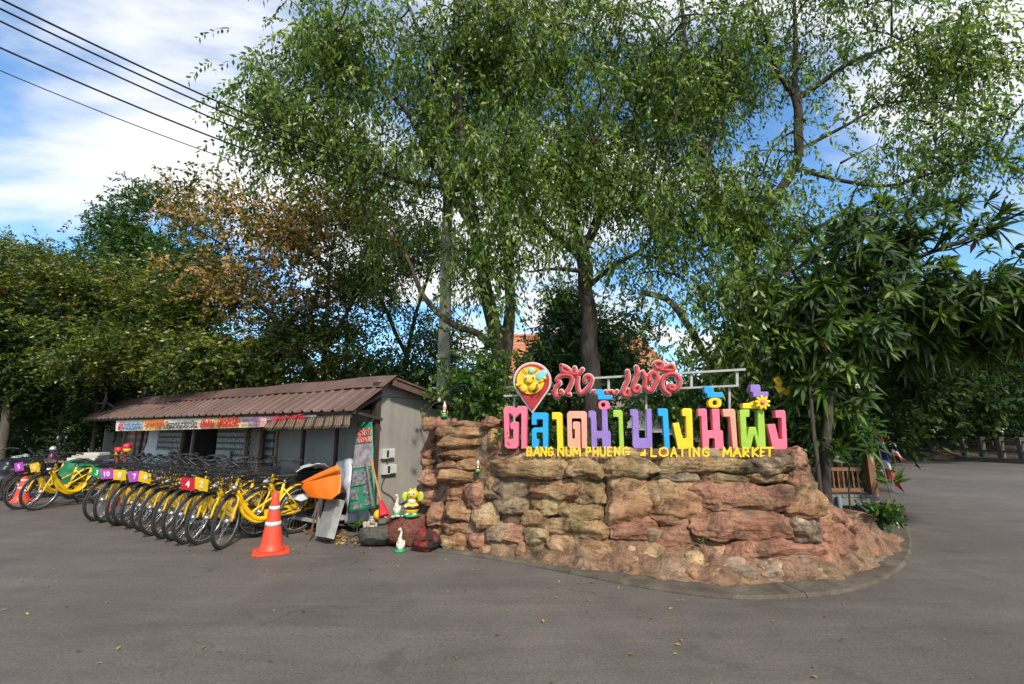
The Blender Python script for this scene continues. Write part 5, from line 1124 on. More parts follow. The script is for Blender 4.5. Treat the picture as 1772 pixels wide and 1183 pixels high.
GT = leafmat('deep_green_leaves', [(0, (.016, .045, .010)), (.5, (.042, .098, .015)), (1, (.10, .18, .025))], .28)
GO = leafmat('autumn_leaves', [(0, (.022, .05, .010)), (.35, (.055, .085, .014)), (.48, (.24, .16, .03)), (.7, (.46, .24, .08)), (1, (.58, .38, .21))], .4)
GM = leafmat('mixed_leaves', [(0, (.012, .024, .005)), (.35, (.048, .080, .010)), (.65, (.14, .18, .018)), (.88, (.24, .25, .03)), (.95, (.16, .09, .02)), (1, (.25, .12, .05))], .28)
GR_ = leafmat('rosette_leaves', [(0, (.014, .032, .007)), (.35, (.034, .070, .011)), (.75, (.080, .145, .018)), (1, (.18, .27, .035))], .35, .55, .35)
GB = leafmat('bright_leaves', [(0, (.022, .055, .010)), (.5, (.055, .12, .015)), (1, (.14, .22, .03))], .35)
DEAD = leafmat('dead_leaves', [(0, (.16, .04, .015)), (1, (.35, .10, .04))], .2)
LRNG = np.random.default_rng(21)
def unit(n): v = LRNG.normal(size=(n, 3)); return nrm(v)
def leaf_quads(base, d, L, W):
    n = len(base); sd_ = nrm(np.cross(d, unit(n))); up = np.cross(sd_, d); L = L[:, None]; W = W[:, None]
    return np.stack([base, base + d * L * .45 + sd_ * W * .5 + up * W * .12, base + d * L, base + d * L * .45 - sd_ * W * .5 + up * W * .12], 1)
def twigs(centers, K, tl, L, W, droop, spread=.9, flatl=0.0):
    "leafy twigs: returns quads and one value per leaf"
    M = len(centers); d = unit(M); d[:, 2] = d[:, 2] * .6 - droop * .7; d = nrm(d)
    tl_ = tl * LRNG.uniform(.6, 1.3, M); s = (np.arange(K) + .5) / K; s = s[None, :] + LRNG.uniform(-.03, .03, (M, K))
    pos = centers[:, None] + d[:, None] * (s * tl_[:, None])[..., None]; pos[..., 2] -= droop * .5 * (s * tl_[:, None]) ** 2
    tan = d[:, None] * np.ones((M, K, 1)); tan = tan.copy(); tan[..., 2] -= droop * s * tl_[:, None]; tan = nrm(tan)
    sv = nrm(np.cross(tan, unit(M)[:, None] * np.ones((M, K, 1)))); sg_ = np.where(np.arange(K) % 2, 1, -1)[None, :, None]
    ld = tan * .7 + sv * sg_ * spread * .85 + LRNG.normal(size=(M, K, 3)) * .13; ld[..., 2] -= droop * .45; 
    if flatl: ld[..., 2] *= (1 - flatl)
    ld = nrm(ld).reshape(-1, 3); n = M * K
    Q = leaf_quads(pos.reshape(-1, 3), ld, L * LRNG.uniform(.6, 1.25, n), W * LRNG.uniform(.7, 1.2, n))
    tone = np.repeat(LRNG.normal(size=M) * .16, K) + LRNG.beta(2.0, 2.5, n)  # tone per leaf; its high end paints sunlit leaves into the colour
    return Q, np.clip(tone, 0, 1)
def crown_points(blobs, n, freq=1.0, thr=-.1, shell=.45, seed=0, zf=1.0):
    "random points in the ellipsoids (px, py, rx, ry, Y[, ry metres, weight]) with gaps between clumps"
    C_, R_, W_ = [], [], []
    for b in blobs:
        px, py, rx, ry, Y = b[:5]; dy = b[5] if len(b) > 5 else None; w = b[6] if len(b) > 6 else 1.0
        c = P(px, py, Y); k = c[1] / FPX; R = np.array([rx * k, dy or (rx + ry) * .5 * k * .8, ry * k]); C_.append(c); R_.append(R); W_.append(rx * ry * w)
    C_, R_ = np.array(C_), np.array(R_); W_ = np.array(W_) / sum(W_); out = []; have = 0
    for _ in range(12):
        i = LRNG.choice(len(C_), n * 2, p=W_); r = LRNG.uniform(0, 1, n * 2) ** shell; p = C_[i] + unit(n * 2) * r[:, None] * R_[i]
        p = p[fbm(p * [freq, freq, freq * zf] + seed * 7.7, 3, seed) > thr]; out.append(p); have += len(p)
        if have >= n: break
    return np.concatenate(out)[:n]
def limb_mesh(limbs):
    "limbs: lists of points (x,y,z) with start and end radius"
    mb = MB()
    for pts, r0, r1 in limbs:
        Q = spline(pts, max(6, len(pts) * 6)); k = len(Q); Q = Q + np.stack([vnoise(Q * 1.9 + 3), vnoise(Q * 1.9 + 40), vnoise(Q * 1.3 + 70) * .3], 1) * min(.06, r0 * .6)
        r = np.linspace(r0, r1, k) * (1 + .10 * vnoise(Q * 4)); mb.tube(Q, r, 9 if r0 > .04 else 5)
    return mb
def tree(name, label, base, limbs, blobs, nt, K, tl, L, W, mat, bmat, droop=.6, freq=1.0, thr=-.1, shell=.45, seed=0, group=None, branches=60, flatl=0.0, br=.012, clump=.26, zf=1.0):
    t_ = thing(name, label, 'tree', base, 0, group)
    LM = []; sk = []
    for l in limbs:
        pts = np.array([p if len(p) == 3 and not isinstance(p, tuple) else P(*p) for p in l[0]]); LM.append((pts, l[1], l[2])); sk.append(spline(pts, 40))
    sk = np.concatenate(sk) if sk else np.array([base])
    cn = max(30, nt // 7); cs_ = crown_points(blobs, cn, freq, thr, shell, seed, zf); pts = np.repeat(cs_, 7, 0) + LRNG.normal(size=(len(cs_) * 7, 3)) * [clump, clump, clump * (.75 if zf == 1 else .35)]
    sub = pts[LRNG.choice(len(pts), min(branches, len(pts)), replace=False)]
    skh = sk[sk[:, 2] > (sk[:, 2].min() * .5 + sk[:, 2].max() * .5) - .5] if len(sk) > 3 else sk
    for q in sub:
        dd_ = np.linalg.norm(skh - q, axis=1) + np.maximum(0, skh[:, 2] - q[2]) * .8; a = skh[np.argmin(dd_)]; L_ = np.linalg.norm(q - a)
        mid = (a + q) / 2 + np.array([0, 0, .12 * L_]) + LRNG.normal(size=3) * .06 * L_; LM.append((np.array([a, mid, q]), br * (1 + L_ * .5), br * .3))
        skh = np.concatenate([skh, spline(np.array([a, mid, q]), 6)[2:]]) if len(skh) < 900 else skh
    limb_mesh(LM).build('trunk', bmat, t_, True)
    Q, rnd = twigs(pts, K, tl, L, W, droop, flatl=flatl)
    quads_mesh('crown', Q, mat, rnd, t_)
    return t_
def B0(px, Y, z=-.9): p = P(px, 745, Y); p[2] = z; return p
A3 = np.array
# main drooping trees behind the wall
tree('drooping_tree', 'big drooping leafy tree with a split double trunk behind the wall left end', B0(872, 8.4),
     [([A3(B0(878, 8.4)), (872, 700, 8.4), (866, 640, 8.4), (855, 580, 8.4), (838, 500, 8.4), (822, 400, 8.3), (800, 250, 8.2), (790, 60, 8.0), (795, -120, 8)], .17, .05),
      ([(868, 650, 8.4), (880, 570, 8.5), (885, 500, 8.5), (878, 420, 8.5), (875, 330, 8.6), (900, 180, 8.7), (930, 20, 8.8)], .12, .04),
      ([(846, 600, 8.4), (825, 578, 8.3), (790, 565, 8.2), (740, 520, 8.2), (700, 440, 8.2)], .07, .03),
      ([(822, 400, 8.3), (760, 300, 8.2), (690, 180, 8.1), (620, 130, 8.0), (560, 110, 7.9)], .08, .02),
      ([(810, 330, 8.2), (700, 310, 8.0), (600, 270, 7.9), (500, 250, 7.8), (440, 220, 7.7)], .06, .015),
      ([(800, 200, 8.2), (730, 60, 8), (680, -60, 8)], .06, .02)],
     [(600, 110, 150, 150, 8.2), (515, 205, 105, 85, 7.8), (580, 10, 110, 110, 8), (700, 230, 130, 110, 8.6), (790, 300, 70, 60, 8.3, .6, .5), (640, 250, 120, 75, 8), (790, 110, 160, 150, 8.2), (845, 400, 60, 130, 7.8, .8, .8), (690, 370, 90, 70, 9.8, .8, .7), (870, 300, 90, 120, 7.8, .9), (740, -120, 200, 120, 8.3), (670, 460, 80, 60, 10.5, 1, .5), (850, 500, 40, 60, 7.6, .5, .4), (480, 130, 70, 70, 7.8), (880, 60, 140, 130, 8.5)],
     5200, 13, .62, .122, .044, GL, bark, 1.1, 1.2, -.03, .45, 1, 'drooping trees behind the sign', 300, br=.017)
tree('drooping_tree', 'big drooping tree with a single dark trunk forking behind the red script sign', B0(1022, 9.4),
     [([A3(B0(1025, 9.4)), (1022, 700, 9.4), (1022, 600, 9.4), (1018, 520, 9.4), (1008, 450, 9.4), (1000, 410, 9.4)], .21, .14),
      ([(1008, 450, 9.4), (980, 420, 9.3), (950, 400, 9.2), (910, 350, 9.0), (880, 260, 8.9)], .11, .03),
      ([(1002, 420, 9.4), (985, 340, 9.4), (990, 250, 9.4), (970, 120, 9.2), (980, -60, 9)], .10, .03),
      ([(1008, 430, 9.4), (1035, 380, 9.4), (1060, 300, 9.5), (1100, 200, 9.5), (1150, 60, 9.4)], .10, .03),
      ([(1015, 500, 9.4), (1060, 460, 9.2), (1110, 430, 9), (1150, 380, 8.8)], .06, .02),
      ([(1012, 470, 9.4), (960, 465, 9.2), (910, 470, 9)], .05, .015)],
     [(960, 110, 150, 170, 8.9), (1060, 120, 150, 170, 9.4), (1000, 290, 160, 110, 9.2), (1100, 300, 110, 120, 8.8), (930, 260, 110, 110, 8.6), (1090, 400, 90, 70, 8.6, 1, .7), (930, 400, 90, 55, 8.6, 1, .5), (1030, -110, 220, 120, 9.2), (1170, 170, 110, 150, 9.2), (1180, 360, 80, 100, 8.3, .8, .8), (1160, 480, 60, 80, 8.0, .6, .5)],
     4300, 13, .62, .122, .044, GL, bark, 1.1, 1.25, .0, .45, 2, 'drooping trees behind the sign', 280, br=.018)
tree('drooping_tree', 'open drooping tree with forking dark limbs above the pink end letter', B0(1302, 8.3),
     [([A3(B0(1310, 8.3)), (1305, 740, 8.3), (1303, 640, 8.3), (1300, 540, 8.3), (1298, 450, 8.3), (1310, 380, 8.3), (1345, 330, 8.3), (1378, 280, 8.2), (1380, 200, 8.2), (1378, 165, 8.2)], .16, .07),
      ([(1378, 168, 8.2), (1352, 130, 8.1), (1325, 70, 8), (1300, -20, 8)], .055, .02), ([(1378, 168, 8.2), (1376, 80, 8.2), (1376, -40, 8.2)], .06, .025),
      ([(1378, 172, 8.2), (1410, 150, 8.1), (1460, 115, 7.9), (1540, 80, 7.7), (1640, 40, 7.5)], .055, .012),
      ([(1380, 260, 8.2), (1420, 240, 8.1), (1470, 215, 7.9), (1530, 180, 7.8), (1620, 170, 7.6)], .04, .010), ([(1372, 290, 8.2), (1450, 310, 8), (1540, 320, 7.7), (1640, 290, 7.4), (1730, 260, 7.2)], .045, .010),
      ([(1360, 460, 8), (1370, 430, 8), (1400, 400, 7.9), (1440, 380, 7.8), (1470, 360, 7.7)], .06, .02), ([(1303, 560, 8.3), (1330, 500, 8.1), (1360, 460, 8)], .07, .055),
      ([A3(B0(1285, 8.1)), (1262, 690, 8.1), (1235, 640, 8.1), (1190, 560, 8.1), (1150, 515, 8.1), (1110, 505, 8.1)], .10, .05),
      ([(1298, 450, 8.3), (1250, 370, 8.3), (1220, 250, 8.3), (1190, 150, 8.3), (1180, -30, 8.3)], .09, .03), ([(1225, 270, 8.3), (1260, 160, 8.2), (1245, 60, 8.1)], .045, .02)],
     [(1250, 90, 120, 130, 8.4), (1250, 330, 130, 110, 8.2), (1200, 220, 90, 110, 8.6), (1450, 60, 170, 95, 8.0, 1.2, .55), (1600, 110, 140, 95, 7.6, 1, .65), (1560, 270, 160, 75, 7.6, 1, .42), (1380, 250, 110, 90, 8, 1, .45), (1420, 380, 130, 60, 8, 1, .6), (1280, 470, 110, 90, 7.6, .9, .8), (1230, 570, 70, 70, 7.4, .6, .6), (1310, 600, 55, 55, 7.3, .6, .6), (1690, 60, 90, 110, 7.3, .8, .5), (1700, 240, 70, 60, 7.2, .6, .5), (1400, -100, 260, 110, 8.1, 1.2, .6)],
     3900, 13, .60, .118, .042, GL, bark, 1.0, 1.25, .0, .45, 3, 'drooping trees behind the sign', 330, br=.017)
# tall leafy tree fills behind the main three
tree('backing_tree', 'shaded tree filling the gap behind the concrete pole', B0(700, 13.5),
     [([A3(B0(690, 13.5)), (700, 640, 13.5), (720, 540, 13.5), (760, 430, 13.5)], .12, .03), ([(705, 620, 13.5), (660, 520, 13.5), (620, 420, 13.4)], .07, .02)],
     [(640, 470, 95, 90, 13, 1, .6), (730, 460, 90, 90, 13.5), (700, 650, 90, 45, 12.5), (830, 640, 60, 50, 12), (760, 580, 60, 70, 13, 1, .5), (650, 380, 80, 60, 13)],
     2000, 12, .7, .13, .055, GT, bark, .7, .9, .02, .5, 4, None, 120)
# autumn tinged tree over the shed
tree('autumn_tree', 'sparse tree with orange brown leaves rising above the shed roof', B0(560, 12.5, 0),
     [([A3(B0(560, 12.5, 0)), (560, 640, 12.5), (567, 560, 12.5), (570, 460, 12.5), (580, 380, 12.4), (560, 320, 12.3)], .10, .02), ([(545, 660, 12.5), (520, 610, 12.4), (480, 560, 12.3), (430, 500, 12.2), (400, 440, 12.1), (330, 390, 12)], .11, .02),
      ([(567, 600, 12.5), (610, 520, 12.5), (640, 440, 12.5)], .07, .015), ([(570, 470, 12.5), (500, 400, 12.3), (440, 340, 12.2)], .05, .012), ([(400, 440, 12.1), (370, 360, 12), (345, 320, 12)], .04, .01), ([(555, 640, 12.5), (600, 620, 12.3), (640, 590, 12)], .05, .012)],
     [(500, 370, 170, 75, 12.2, 1.6, .8), (400, 370, 120, 65, 12, 1.2, .6), (560, 430, 140, 90, 12.4, 1.6, .8), (320, 345, 60, 35, 11.9, .6, .5), (480, 490, 130, 80, 12.2, 1.6, .7), (610, 370, 90, 80, 12.4, 1.2, .6), (380, 470, 90, 60, 11.9, 1, .5)],
     2300, 9, .55, .125, .07, GO, bark, .3, 1.1, -.04, .38, 5, None, 220, clump=.32)
tree('green_tree', 'green leafy lower tree filling in under the orange brown one', B0(600, 13.2, 0),
     [([A3(B0(600, 13.2, 0)), (600, 640, 13.2), (600, 560, 13.2), (590, 480, 13.2)], .08, .02)],
     [(560, 570, 110, 60, 13, 1, .5), (480, 620, 120, 45, 12.2), (380, 625, 100, 40, 11.5), (600, 640, 90, 40, 12.6, 1, .8), (590, 480, 80, 60, 13.2, 1, .5), (300, 640, 90, 30, 12)],
     3000, 11, .6, .12, .06, GM, bark, .3, 1.0, .02, .5, 6, None, 90, .4, zf=2.0)
# dark trees on the left
tree('tall_tree', 'tall dense green tree with a lobed top standing left of the autumn tree', B0(235, 15, 0),
     [([A3(B0(260, 15, 0)), (250, 650, 15), (235, 560, 15), (225, 450, 15), (220, 370, 15)], .2, .05), ([(240, 600, 15), (290, 540, 15), (310, 440, 15)], .08, .03), ([(235, 560, 15), (170, 480, 14.8), (140, 440, 14.7)], .08, .03)],
     [(225, 360, 38, 36, 15), (205, 395, 45, 35, 15), (255, 345, 28, 24, 15), (315, 390, 40, 32, 15), (240, 430, 90, 45, 15), (200, 500, 110, 70, 14.6), (310, 480, 80, 70, 14.8), (250, 560, 130, 70, 14)],
     4600, 11, .45, .13, .06, GT, bark, .2, 1.2, .0, .45, 7, None, 60, .3)
tree('spreading_tree', 'spreading tree with layered yellow green branches before the dark grove', B0(240, 13, 0),
     [([A3(B0(250, 13, 0)), (248, 690, 13), (235, 620, 13), (200, 540, 12.8), (190, 480, 12.6)], .14, .04), ([(240, 640, 13), (300, 560, 12.8), (360, 520, 12.5)], .07, .02), ([(235, 620, 13), (150, 560, 12.6), (80, 530, 12.3)], .07, .02)],
     [(180, 500, 130, 50, 12.6), (320, 530, 110, 60, 12.4), (110, 560, 110, 50, 12.2), (270, 600, 120, 40, 12), (60, 480, 100, 50, 12.8), (200, 625, 120, 30, 12), (350, 600, 80, 50, 12.2)],
     4200, 13, .7, .105, .052, GM, bark, .25, 1.0, .07, .6, 8, None, 130, .5, zf=2.6)
tree('grove_tree', 'dark tree at the far left with a domed crown', B0(40, 17, 0),
     [([A3(B0(30, 17, 0)), (35, 650, 17), (50, 520, 17), (60, 450, 17)], .2, .05), ([(40, 600, 17), (110, 480, 17)], .08, .03)],
     [(30, 455, 60, 40, 17), (100, 450, 45, 35, 17), (20, 520, 110, 70, 16.5), (110, 520, 80, 60, 16), (-70, 470, 110, 90, 17), (40, 600, 130, 70, 15)],
     4300, 11, .6, .13, .065, GM, bark, .3, .8, .05, .5, 9, None, 70, .4, zf=2.2)
tree('grove_tree', 'dark low tree between the dome crowned tree and the shed end', B0(90, 14, 0),
     [([A3(B0(15, 13, 0)), (15, 680, 13), (22, 620, 13), (30, 560, 13)], .13, .05), ([A3(B0(165, 13.5, 0)), (168, 700, 13.5), (172, 620, 13.5)], .06, .03), ([A3(B0(108, 14, 0)), (110, 700, 14), (120, 620, 14)], .07, .03)],
     [(60, 650, 110, 60, 13.5), (170, 680, 90, 50, 13.8), (20, 720, 80, 45, 14), (130, 730, 90, 30, 14.5), (-60, 600, 110, 120, 13), (100, 770, 120, 18, 15.5)],
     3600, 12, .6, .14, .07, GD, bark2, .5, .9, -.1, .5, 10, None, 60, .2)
# clump standing behind the script sign, bright tip
tree('bushy_tree', 'bushy bright topped evergreen behind the single dark trunk', B0(985, 15),
     [([A3(B0(985, 15)), (985, 640, 15), (985, 540, 15)], .12, .04)],
     [(985, 520, 35, 35, 15), (985, 565, 55, 45, 15), (1000, 620, 75, 50, 14.5), (1050, 640, 70, 50, 14), (940, 640, 35, 35, 13.5), (1090, 570, 40, 60, 15, 1, .5)],
     3000, 10, .4, .14, .07, GT, bark, .2, 1.6, -.2, .45, 11, None, 20)
# low greenery behind the letters
tree('ivy_bush', 'climbing green bush on the split trunk beside the pole', B0(835, 8.0),
     [([A3(B0(835, 8.0)), (835, 720, 8), (840, 660, 8)], .03, .01)],
     [(830, 690, 30, 45, 7.9, .3), (845, 640, 30, 40, 8.0, .3), (855, 710, 18, 35, 7.7, .3), (815, 660, 30, 30, 8.1, .3), (895, 690, 20, 30, 8.0, .3, .4)], 420, 8, .25, .09, .055, GB, bark, .6, 1.5, -.3, .5, 12, None, 14)
tree('garden_bush', 'green garden bushes showing between the coloured letters', B0(1180, 9),
     [([A3(B0(1180, 9)), (1180, 760, 9), (1180, 700, 9)], .03, .01)],
     [(1150, 700, 60, 28, 9.5), (1220, 690, 45, 35, 9.2), (1170, 740, 45, 22, 8.4), (1260, 740, 40, 30, 8.4), (1130, 750, 25, 25, 8), (1340, 740, 40, 30, 7.6)], 1300, 10, .35, .11, .045, GB, bark, .4, 1.2, -.2, .5, 13, None, 30)
# rosette leaved tree on the right
def rosettes(centers, dirs, nl, L, W, seed=0):
    M = len(centers); n = M * nl; A = np.repeat(dirs, nl, 0); c = np.repeat(centers, nl, 0)
    e1 = nrm(np.cross(A, np.tile([.3, .2, 1.], (n, 1)))); e2 = np.cross(A, e1); ph = np.tile(np.arange(nl) * 2.39996, M) + LRNG.uniform(-.3, .3, n) + np.repeat(LRNG.uniform(0, 6, M), nl)
    el = np.tile(np.linspace(1.35, -.35, nl), M) + LRNG.uniform(-.15, .15, n)   # inner leaves upright, outer ones spread and hang
    rad = e1 * np.cos(ph)[:, None] + e2 * np.sin(ph)[:, None]; d = nrm(rad * np.cos(el)[:, None] + A * np.sin(el)[:, None]); sd_ = nrm(np.cross(A, d))
    LL = L * LRNG.uniform(.55, 1.15, n) * np.repeat(LRNG.uniform(.6, 1.25, M), nl); WW = W * LRNG.uniform(.8, 1.15, n); Q = []; dv_ = np.repeat(LRNG.uniform(.05, .5, M), nl) * LRNG.uniform(.6, 1.5, n); s = [0, .28, .6, 1.0]; w = [.12, .8, 1.0, .03]; prev = None
    for k in range(4):
        p = c + d * (LL * s[k])[:, None]; p[:, 2] -= LL * dv_ * s[k] ** 2; a, b = p + sd_ * (WW * w[k] / 2)[:, None], p - sd_ * (WW * w[k] / 2)[:, None]
        if prev is not None: Q.append(np.stack([prev[1], prev[0], a, b], 1))
        prev = (a, b)
    tone = np.clip(np.repeat(LRNG.normal(size=M) * .18, nl) + LRNG.beta(2, 2.6, n), 0, 1)
    return np.concatenate(Q), np.concatenate([tone] * 3)
rt = thing('rosette_leaved_tree', 'dark tree with big strap leaf rosettes overhanging the right side of the wall and road', 'tree', B0(1432, 6.6))
RB = [(1560, 430, 190, 85, 6.6, 1.1), (1680, 400, 130, 70, 6.4, 1), (1400, 470, 110, 60, 6.8, .8, .8), (1500, 540, 150, 70, 6.6, 1), (1660, 520, 150, 80, 6.5, 1.1), (1440, 600, 110, 70, 6.8, .8), (1640, 600, 130, 30, 6.7, .8, .8), (1790, 460, 90, 110, 6.2, 1), (1350, 540, 60, 70, 7.0, .6, .6), (1740, 350, 60, 30, 6.3, .6), (1470, 690, 60, 60, 6.8, .5, .5), (1420, 660, 60, 50, 7.2, .6, .8), (1760, 560, 150, 80, 6.6, 1.2, 1.2), (1850, 480, 120, 120, 6, 1), (1560, 610, 120, 45, 7.2, .8), (1400, 600, 70, 60, 7.4, .6, .8), (1440, 690, 55, 55, 6.9, .5, 1), (1500, 650, 70, 40, 6.8, .5, .8), (1400, 660, 40, 60, 6.9, .4, .8), (1620, 560, 220, 60, 7.4, .8, .8)]
cp_ = crown_points(RB, 1380, 1.2, -.2, .5, 15); outv = nrm(cp_ - P(1540, 540, 7.1)); dr = nrm(outv * .5 + np.array([0, -.75, .55]) + LRNG.normal(size=(len(cp_), 3)) * .3)
Q, rn = rosettes(cp_, dr, 15, .26, .046); quads_mesh('crown', Q, GR_, rn, rt)
lm = [(A3([B0(1428, 6.6), P(1430, 860, 6.6), P(1424, 800, 6.6), P(1428, 700, 6.6), P(1440, 600, 6.7), P(1490, 520, 6.7)]), .075, .045), (A3([P(1428, 700, 6.6), P(1470, 620, 6.6), P(1560, 560, 6.6), P(1680, 520, 6.5), P(1800, 500, 6.4)]), .06, .02),
      (A3([P(1440, 600, 6.7), P(1400, 520, 6.8), P(1370, 470, 6.8)]), .05, .02), (A3([B0(1412, 6.4), P(1415, 820, 6.4), P(1405, 740, 6.5), P(1400, 640, 6.6)]), .035, .025), (A3([P(1490, 520, 6.7), P(1560, 460, 6.6), P(1680, 410, 6.5), P(1780, 360, 6.3)]), .05, .015)]
skr = np.concatenate([spline(l[0], 30) for l in lm])
for q, d_ in list(zip(cp_, dr))[:260]:
    a = skr[np.argmin(np.linalg.norm(skr - q, axis=1))]; lm.append((A3([a, (a + q) / 2 + [0, 0, -.05], q - d_ * .02]), .016, .010))
limb_mesh(lm).build('trunk', bark, rt, True)
sel = cp_[LRNG.choice(len(cp_), 45)]; dd_ = np.tile([0, 0, -1.], (45, 1)) + LRNG.normal(size=(45, 3)) * .25
quads_mesh('dead_leaf_tufts', leaf_quads(sel, nrm(dd_), np.full(45, .22), np.full(45, .06)), DEAD, LRNG.uniform(0, 1, 45), rt)['kind'] = 'stuff'
fl_ = MB()
for px, py in ((1483, 669), (1560, 388), (1572, 392), (1430, 455), (1640, 420)):
    for k in range(5): fl_.ball(P(px + random.uniform(-4, 4), py + random.uniform(-4, 4), 6.1), .012, 6)
fl_.build('blossom', pm('cream_blossom', (.6, .62, .35), None, .6), rt)
rs = thing('rosette_shrub', 'low rosette leaved shrub beside the wooden deck at the wall right end', 'shrub', B0(1450, 6.9))
cs = crown_points([(1450, 755, 45, 35, 6.9, .5), (1428, 785, 25, 25, 6.6, .4), (1480, 730, 40, 30, 7, .5), (1410, 730, 40, 40, 6.9, .4)], 60, 1.5, -.4, .5, 16); dr2 = nrm(LRNG.normal(size=(60, 3)) * .4 + [0, -.5, .8])
Q, rn = rosettes(cs, dr2[:len(cs)], 15, .24, .045); quads_mesh('crown', Q, GB, rn * .8, rs)
limb_mesh([(A3([B0(1450, 6.9), c_ * .5 + B0(1450, 6.9, .4) * .5, c_]), .02, .008) for c_ in cs[:1]]).build('stem', bark, rs, True)
# far trees over the right road, and the dark mass at the back
tree('roadside_tree', 'yellow green roadside tree at the right edge beyond the bridge rail', B0(1690, 26.5),
     [([A3(B0(1690, 26.5)), (1690, 740, 26.5), (1670, 680, 26), (1640, 630, 26)], .2, .06), ([(1680, 700, 26), (1730, 640, 25)], .13, .05)],
     [(1700, 650, 110, 38, 25, 2), (1740, 610, 80, 45, 24, 2), (1640, 640, 60, 30, 25, 2), (1790, 670, 70, 55, 24, 2)], 2800, 10, .9, .22, .10, GB, bark, .3, .8, -.1, .5, 17, None, 50)
tree('roadside_tree', 'dark tree closing the road end behind the flags', B0(1590, 27),
     [([A3(B0(1600, 27)), (1600, 740, 27), (1590, 660, 27), (1560, 600, 27)], .25, .08), ([(1592, 680, 27), (1630, 640, 27)], .12, .05)],
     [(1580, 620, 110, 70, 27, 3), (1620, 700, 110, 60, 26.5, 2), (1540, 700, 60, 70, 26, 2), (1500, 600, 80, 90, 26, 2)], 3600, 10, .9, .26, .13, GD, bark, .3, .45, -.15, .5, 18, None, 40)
tree('roadside_tree', 'dark tree above the bridge rail at the right', B0(1730, 28),
     [([A3(B0(1720, 28)), (1720, 740, 28), (1725, 660, 28)], .25, .08)],
     [(1700, 700, 90, 60, 28, 3), (1800, 680, 90, 90, 27, 2), (1740, 620, 120, 60, 29, 2)], 3000, 10, .9, .26, .13, GD, bark, .3, .45, -.15, .5, 19, None, 40)
def mass(name, blobs, n, L, W, mat, seed, tl=1.0):
    p = crown_points(blobs, n, .35, -.35, .6, seed); Q, r = twigs(p, 9, tl, L, W, .3); o = quads_mesh(name, Q, mat, r); return stuff(o)
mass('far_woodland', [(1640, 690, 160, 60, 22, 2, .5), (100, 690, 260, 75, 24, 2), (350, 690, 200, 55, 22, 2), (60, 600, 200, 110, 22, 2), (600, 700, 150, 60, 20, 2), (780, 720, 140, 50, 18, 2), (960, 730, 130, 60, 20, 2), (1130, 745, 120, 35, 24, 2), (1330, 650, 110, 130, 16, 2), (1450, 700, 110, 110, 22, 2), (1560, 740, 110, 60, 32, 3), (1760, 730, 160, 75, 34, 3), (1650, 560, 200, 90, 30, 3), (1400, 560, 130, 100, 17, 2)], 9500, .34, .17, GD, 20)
tag(bpy.data.objects['far_woodland'], 'dark woodland closing off the view behind everything', 'woodland')
# undergrowth along the back, and dark leaves added as shade behind the rosettes
mass('shade_thicket', [(1440, 680, 90, 80, 8.6, .5), (1540, 640, 120, 60, 9.2, .6), (1660, 610, 130, 40, 9.5, .6), (1500, 740, 70, 50, 9.2, .5)], 1500, .15, .06, GD, 24, .5)
tag(bpy.data.objects['shade_thicket'], 'thicket of dark leaves added as shade behind the strap leaved tree', 'thicket')
mass('undergrowth', [(1528, 885, 7, 20, 7.0, .10, 3), (840, 760, 60, 40, 8.6, .6), (1000, 770, 140, 40, 9.5, .6), (1200, 790, 160, 30, 10, .8), (1390, 780, 60, 60, 8.4, .6), (1470, 800, 60, 30, 10.5, .6, 2)], 1500, .10, .045, GT, 22, .25)
tag(bpy.data.objects['undergrowth'], 'low green undergrowth behind the rock wall and below the deck', 'undergrowth')
# ------------------------------------------------------------------ buildings behind
def tile_mat():
    m, n, out = newmat('clay_tile'); v = coords(n); c = ramp(n, noise(n, v, 1.3, 6, .7), [(.3, (.36, .12, .05)), (.5, (.48, .19, .09)), (.7, (.56, .28, .15))]); c = mixc(n, .7, c, ramp(n, noise(n, v, 14, 5, .7), [(.3, (.6, .55, .5)), (.6, (1.1, 1.1, 1.1))]), 'MULTIPLY')
    bsdf(n, out, c, .8, 0, bump(n, noise(n, v, 30, 4), .3, .02)); return m
tile = tile_mat()
hs = thing('tiled_house', 'house with a steep orange clay tile roof half hidden behind the trees', 'house', A3([P(1000, 745, 24)[0], 24, -.9]))
rl_, rr_ = P(880, 583, 23), P(1100, 583, 23); el_, er_ = P(845, 690, 20.5), P(1170, 650, 20.5); rows_ = 18
for k in range(rows_):
    v0, v1 = k / rows_, (k + 1) / rows_; a = rl_ + (el_ - rl_) * v0; b = rr_ + (er_ - rr_) * v0; c_ = rl_ + (el_ - rl_) * v1; d_ = rr_ + (er_ - rr_) * v1; nn_ = 60; V = []; 
    for i in range(nn_ + 1):
        u = i / nn_; wv = .035 * (i % 2); V += [a + (b - a) * u + [0, 0, wv], c_ + (d_ - c_) * u + [0, -.02, wv + .05], c_ + (d_ - c_) * u + [0, -.02, wv - .02]]
    F = [(i * 3 + j, i * 3 + 3 + j, i * 3 + 4 + j, i * 3 + 1 + j) for i in range(nn_) for j in (0, 1)]; MB().add(V, F).build('tile_course', tile, hs)
mb = MB(); bk_l, bk_r = el_ + [0, 6, 0], er_ + [0, 6, 0]
mb.add([rl_ - [0, 0, .05], rr_ - [0, 0, .05], bk_r, bk_l, el_ - [0, 0, .05], er_ - [0, 0, .05]], [(0, 1, 2, 3), (0, 3, 4), (1, 5, 2)]).build('back_roof', tile, hs)
MB().tube([rr_ + [0, 0, .05], er_ + [0, 0, .05]], .10, 8).build('hip_ridge', tile, hs); MB().tube([rl_ + [0, 0, .05], rr_ + [0, 0, .05]], .10, 8).build('ridge', tile, hs)
